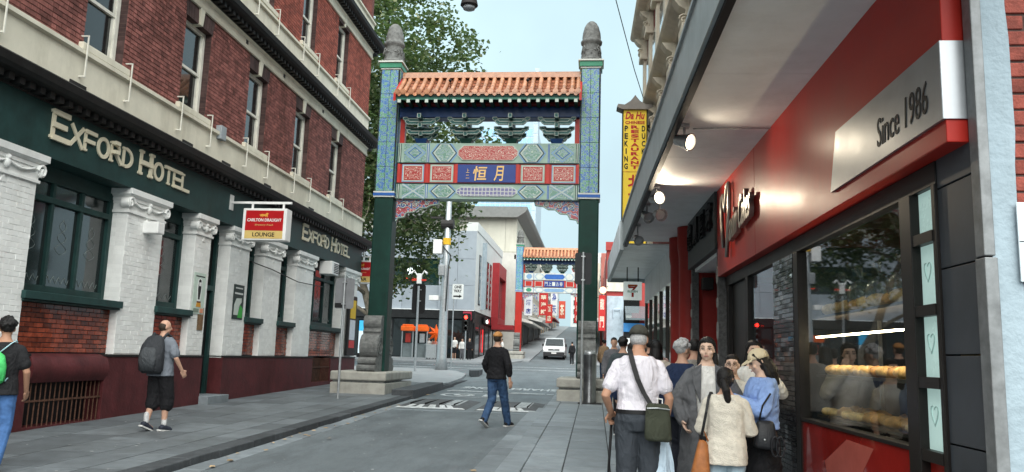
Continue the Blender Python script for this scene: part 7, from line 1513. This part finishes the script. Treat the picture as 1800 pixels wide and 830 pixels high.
m = MB(); m.tube([O + Vector((-.03, -.19, 1.46)), O + Vector((0, -.2, 1.51)), O + Vector((.03, -.19, 1.46))], .01, 6); m.build('top_loop', BPM, bp_, True)
# man at the left edge with a green drawstring pack
t, hp, J = person('man in black T-shirt and jeans with a green drawstring bag at the left edge', -6.55, 8.35, R(22), 1.66, vox=.008, pose=dict(lk=(-.09, .12, .5), la=(-.09, .2, .09), rk=(.1, .0, .5), ra=(.1, -.22, .13), rf=(0, .9, -.4), re=(.26, .02, 1.13), rw=(.24, .16, .9), lean=.04), skinm=SK_T, top=cloth('black_tee', (.02, .02, .022)), sleeve=.3, hem=.87, loose=.03, bottom=mat('denim_bright', (.06, .14, .32), .85, var=.25, scale=9, bump=.4, bscale=200), bl=.02, style='curly', shoes=SHOE_W, head=(.3, 0))
gb = T('drawstring_bag', 'bright green drawstring bag on the back of the man at the left edge', 'bag', (-6.63, 8.1, 1.2)); O = t.matrix_basis.copy(); m = MB()
m.loft([[O @ Vector((v.x - .04, v.y, v.z)) for v in ring(a, w, d, c, 14)] for a, w, d, c in ((1.0, .1, .03, -.17), (1.04, .14, .06, -.19), (1.2, .145, .07, -.2), (1.32, .11, .05, -.18), (1.37, .04, .03, -.16))]); m.build('bag_body', cloth('neon_green', (.07, .5, .14), .6, .3, 30), gb, True)
for sg in (-1, 1): m = MB(); m.tube([O @ Vector(p) for p in ((-.04 + sg * .05, -.16, 1.36), (sg * .1, -.12, 1.46), (sg * .12, .0, 1.5), (sg * .13, .1, 1.4), (sg * .15, .08, 1.2), (sg * .13 - .04, -.15, 1.03))], .007, 6); m.build('cord', mat('pale_cord', (.35, .55, .6), .7), gb, True)
# small figures round the crossing
FG = 'pedestrians at the far corner'
person('far pedestrian in white T-shirt and black shorts at the bank corner', -11.0, 62.6, R(170), 1.8, vox=.025, top=cloth('white_tee', (.66, .65, .62)), sleeve=.3, loose=.04, bottom=BLK, leg=.4, bl=.04, group=FG, shoes=SHOE_W)
person('far pedestrian in white and grey, middle of the three at the bank corner', -10.35, 62.4, R(190), 1.66, vox=.025, top=cloth('white_tee', (1, 1, 1)), sleeve=1, loose=.03, bottom=cloth('mid_grey', (1, 1, 1)), group=FG)
person('far pedestrian all in black, right of the three at the bank corner', -9.8, 62.6, R(200), 1.72, vox=.025, top=BLK, loose=.04, bottom=BLK, group=FG)
person('far woman in white top and blue shorts left of the orange star', -13.1 + .3, 61.4, R(180), 1.66, vox=.025, top=cloth('white_tee', (1, 1, 1)), sleeve=.4, bottom=cloth('bright_blue', (.05, .14, .45)), leg=.35, bl=.03, group=FG, skinm=SK_A)
person('far woman in red and white top and blue shorts under the orange star', -12.3, 61.3, R(180), 1.66, vox=.025, pose=dict(re=(.3, .05, 1.2), rw=(.2, .15, 1.45)), top=cloth('red_white', (.6, .25, .2)), sleeve=.4, bottom=cloth('bright_blue', (1, 1, 1)), leg=.35, bl=.03, group=FG, skinm=SK_A)
person('far pedestrian in white shirt by the red canopy beyond the walking man', -7.9, 68.2, R(120), 1.65, vox=.025, top=cloth('white_tee', (1, 1, 1)), loose=.04, bottom=BLK, group=FG)
person('dark far pedestrian in black beside the van', -1.75, 63, R(30), 1.75, z0=gz(63) - .1, vox=.025, top=BLK, loose=.05, bottom=BLK, group=FG)
person('far pedestrian in black beyond the second gate on the right', -1.4, 80, R(10), 1.75, vox=.03, top=BLK, loose=.05, bottom=CHAR, group=FG)
person('far pedestrian in grey at the right corner past the gate', 1.6, 60, R(170), 1.75, vox=.025, top=cloth('mid_grey', (1, 1, 1)), loose=.04, bottom=BLK, group=FG)
s_ = T('star_balloon', 'bright orange eight-pointed star held up by the women at the crossing', 'balloon', (-12.3, 61, gz(61) + 1.5)); m = MB(); n = 16; c0 = Vector((-12.2, 61.0, gz(61) + 2.0))
pts = [c0 + Vector(((.72 if k % 2 == 0 else .34) * math.cos(2 * PI * k / n), 0, (.72 if k % 2 == 0 else .34) * math.sin(2 * PI * k / n))) for k in range(n)]
m.add(pts + [c0 + Vector((0, -.18, 0)), c0 + Vector((0, .18, 0))], [(k, (k + 1) % n, n) for k in range(n)] + [((k + 1) % n, k, n + 1) for k in range(n)]); m.build('star', mat('star_orange', (.85, .12, .01), .5), s_)
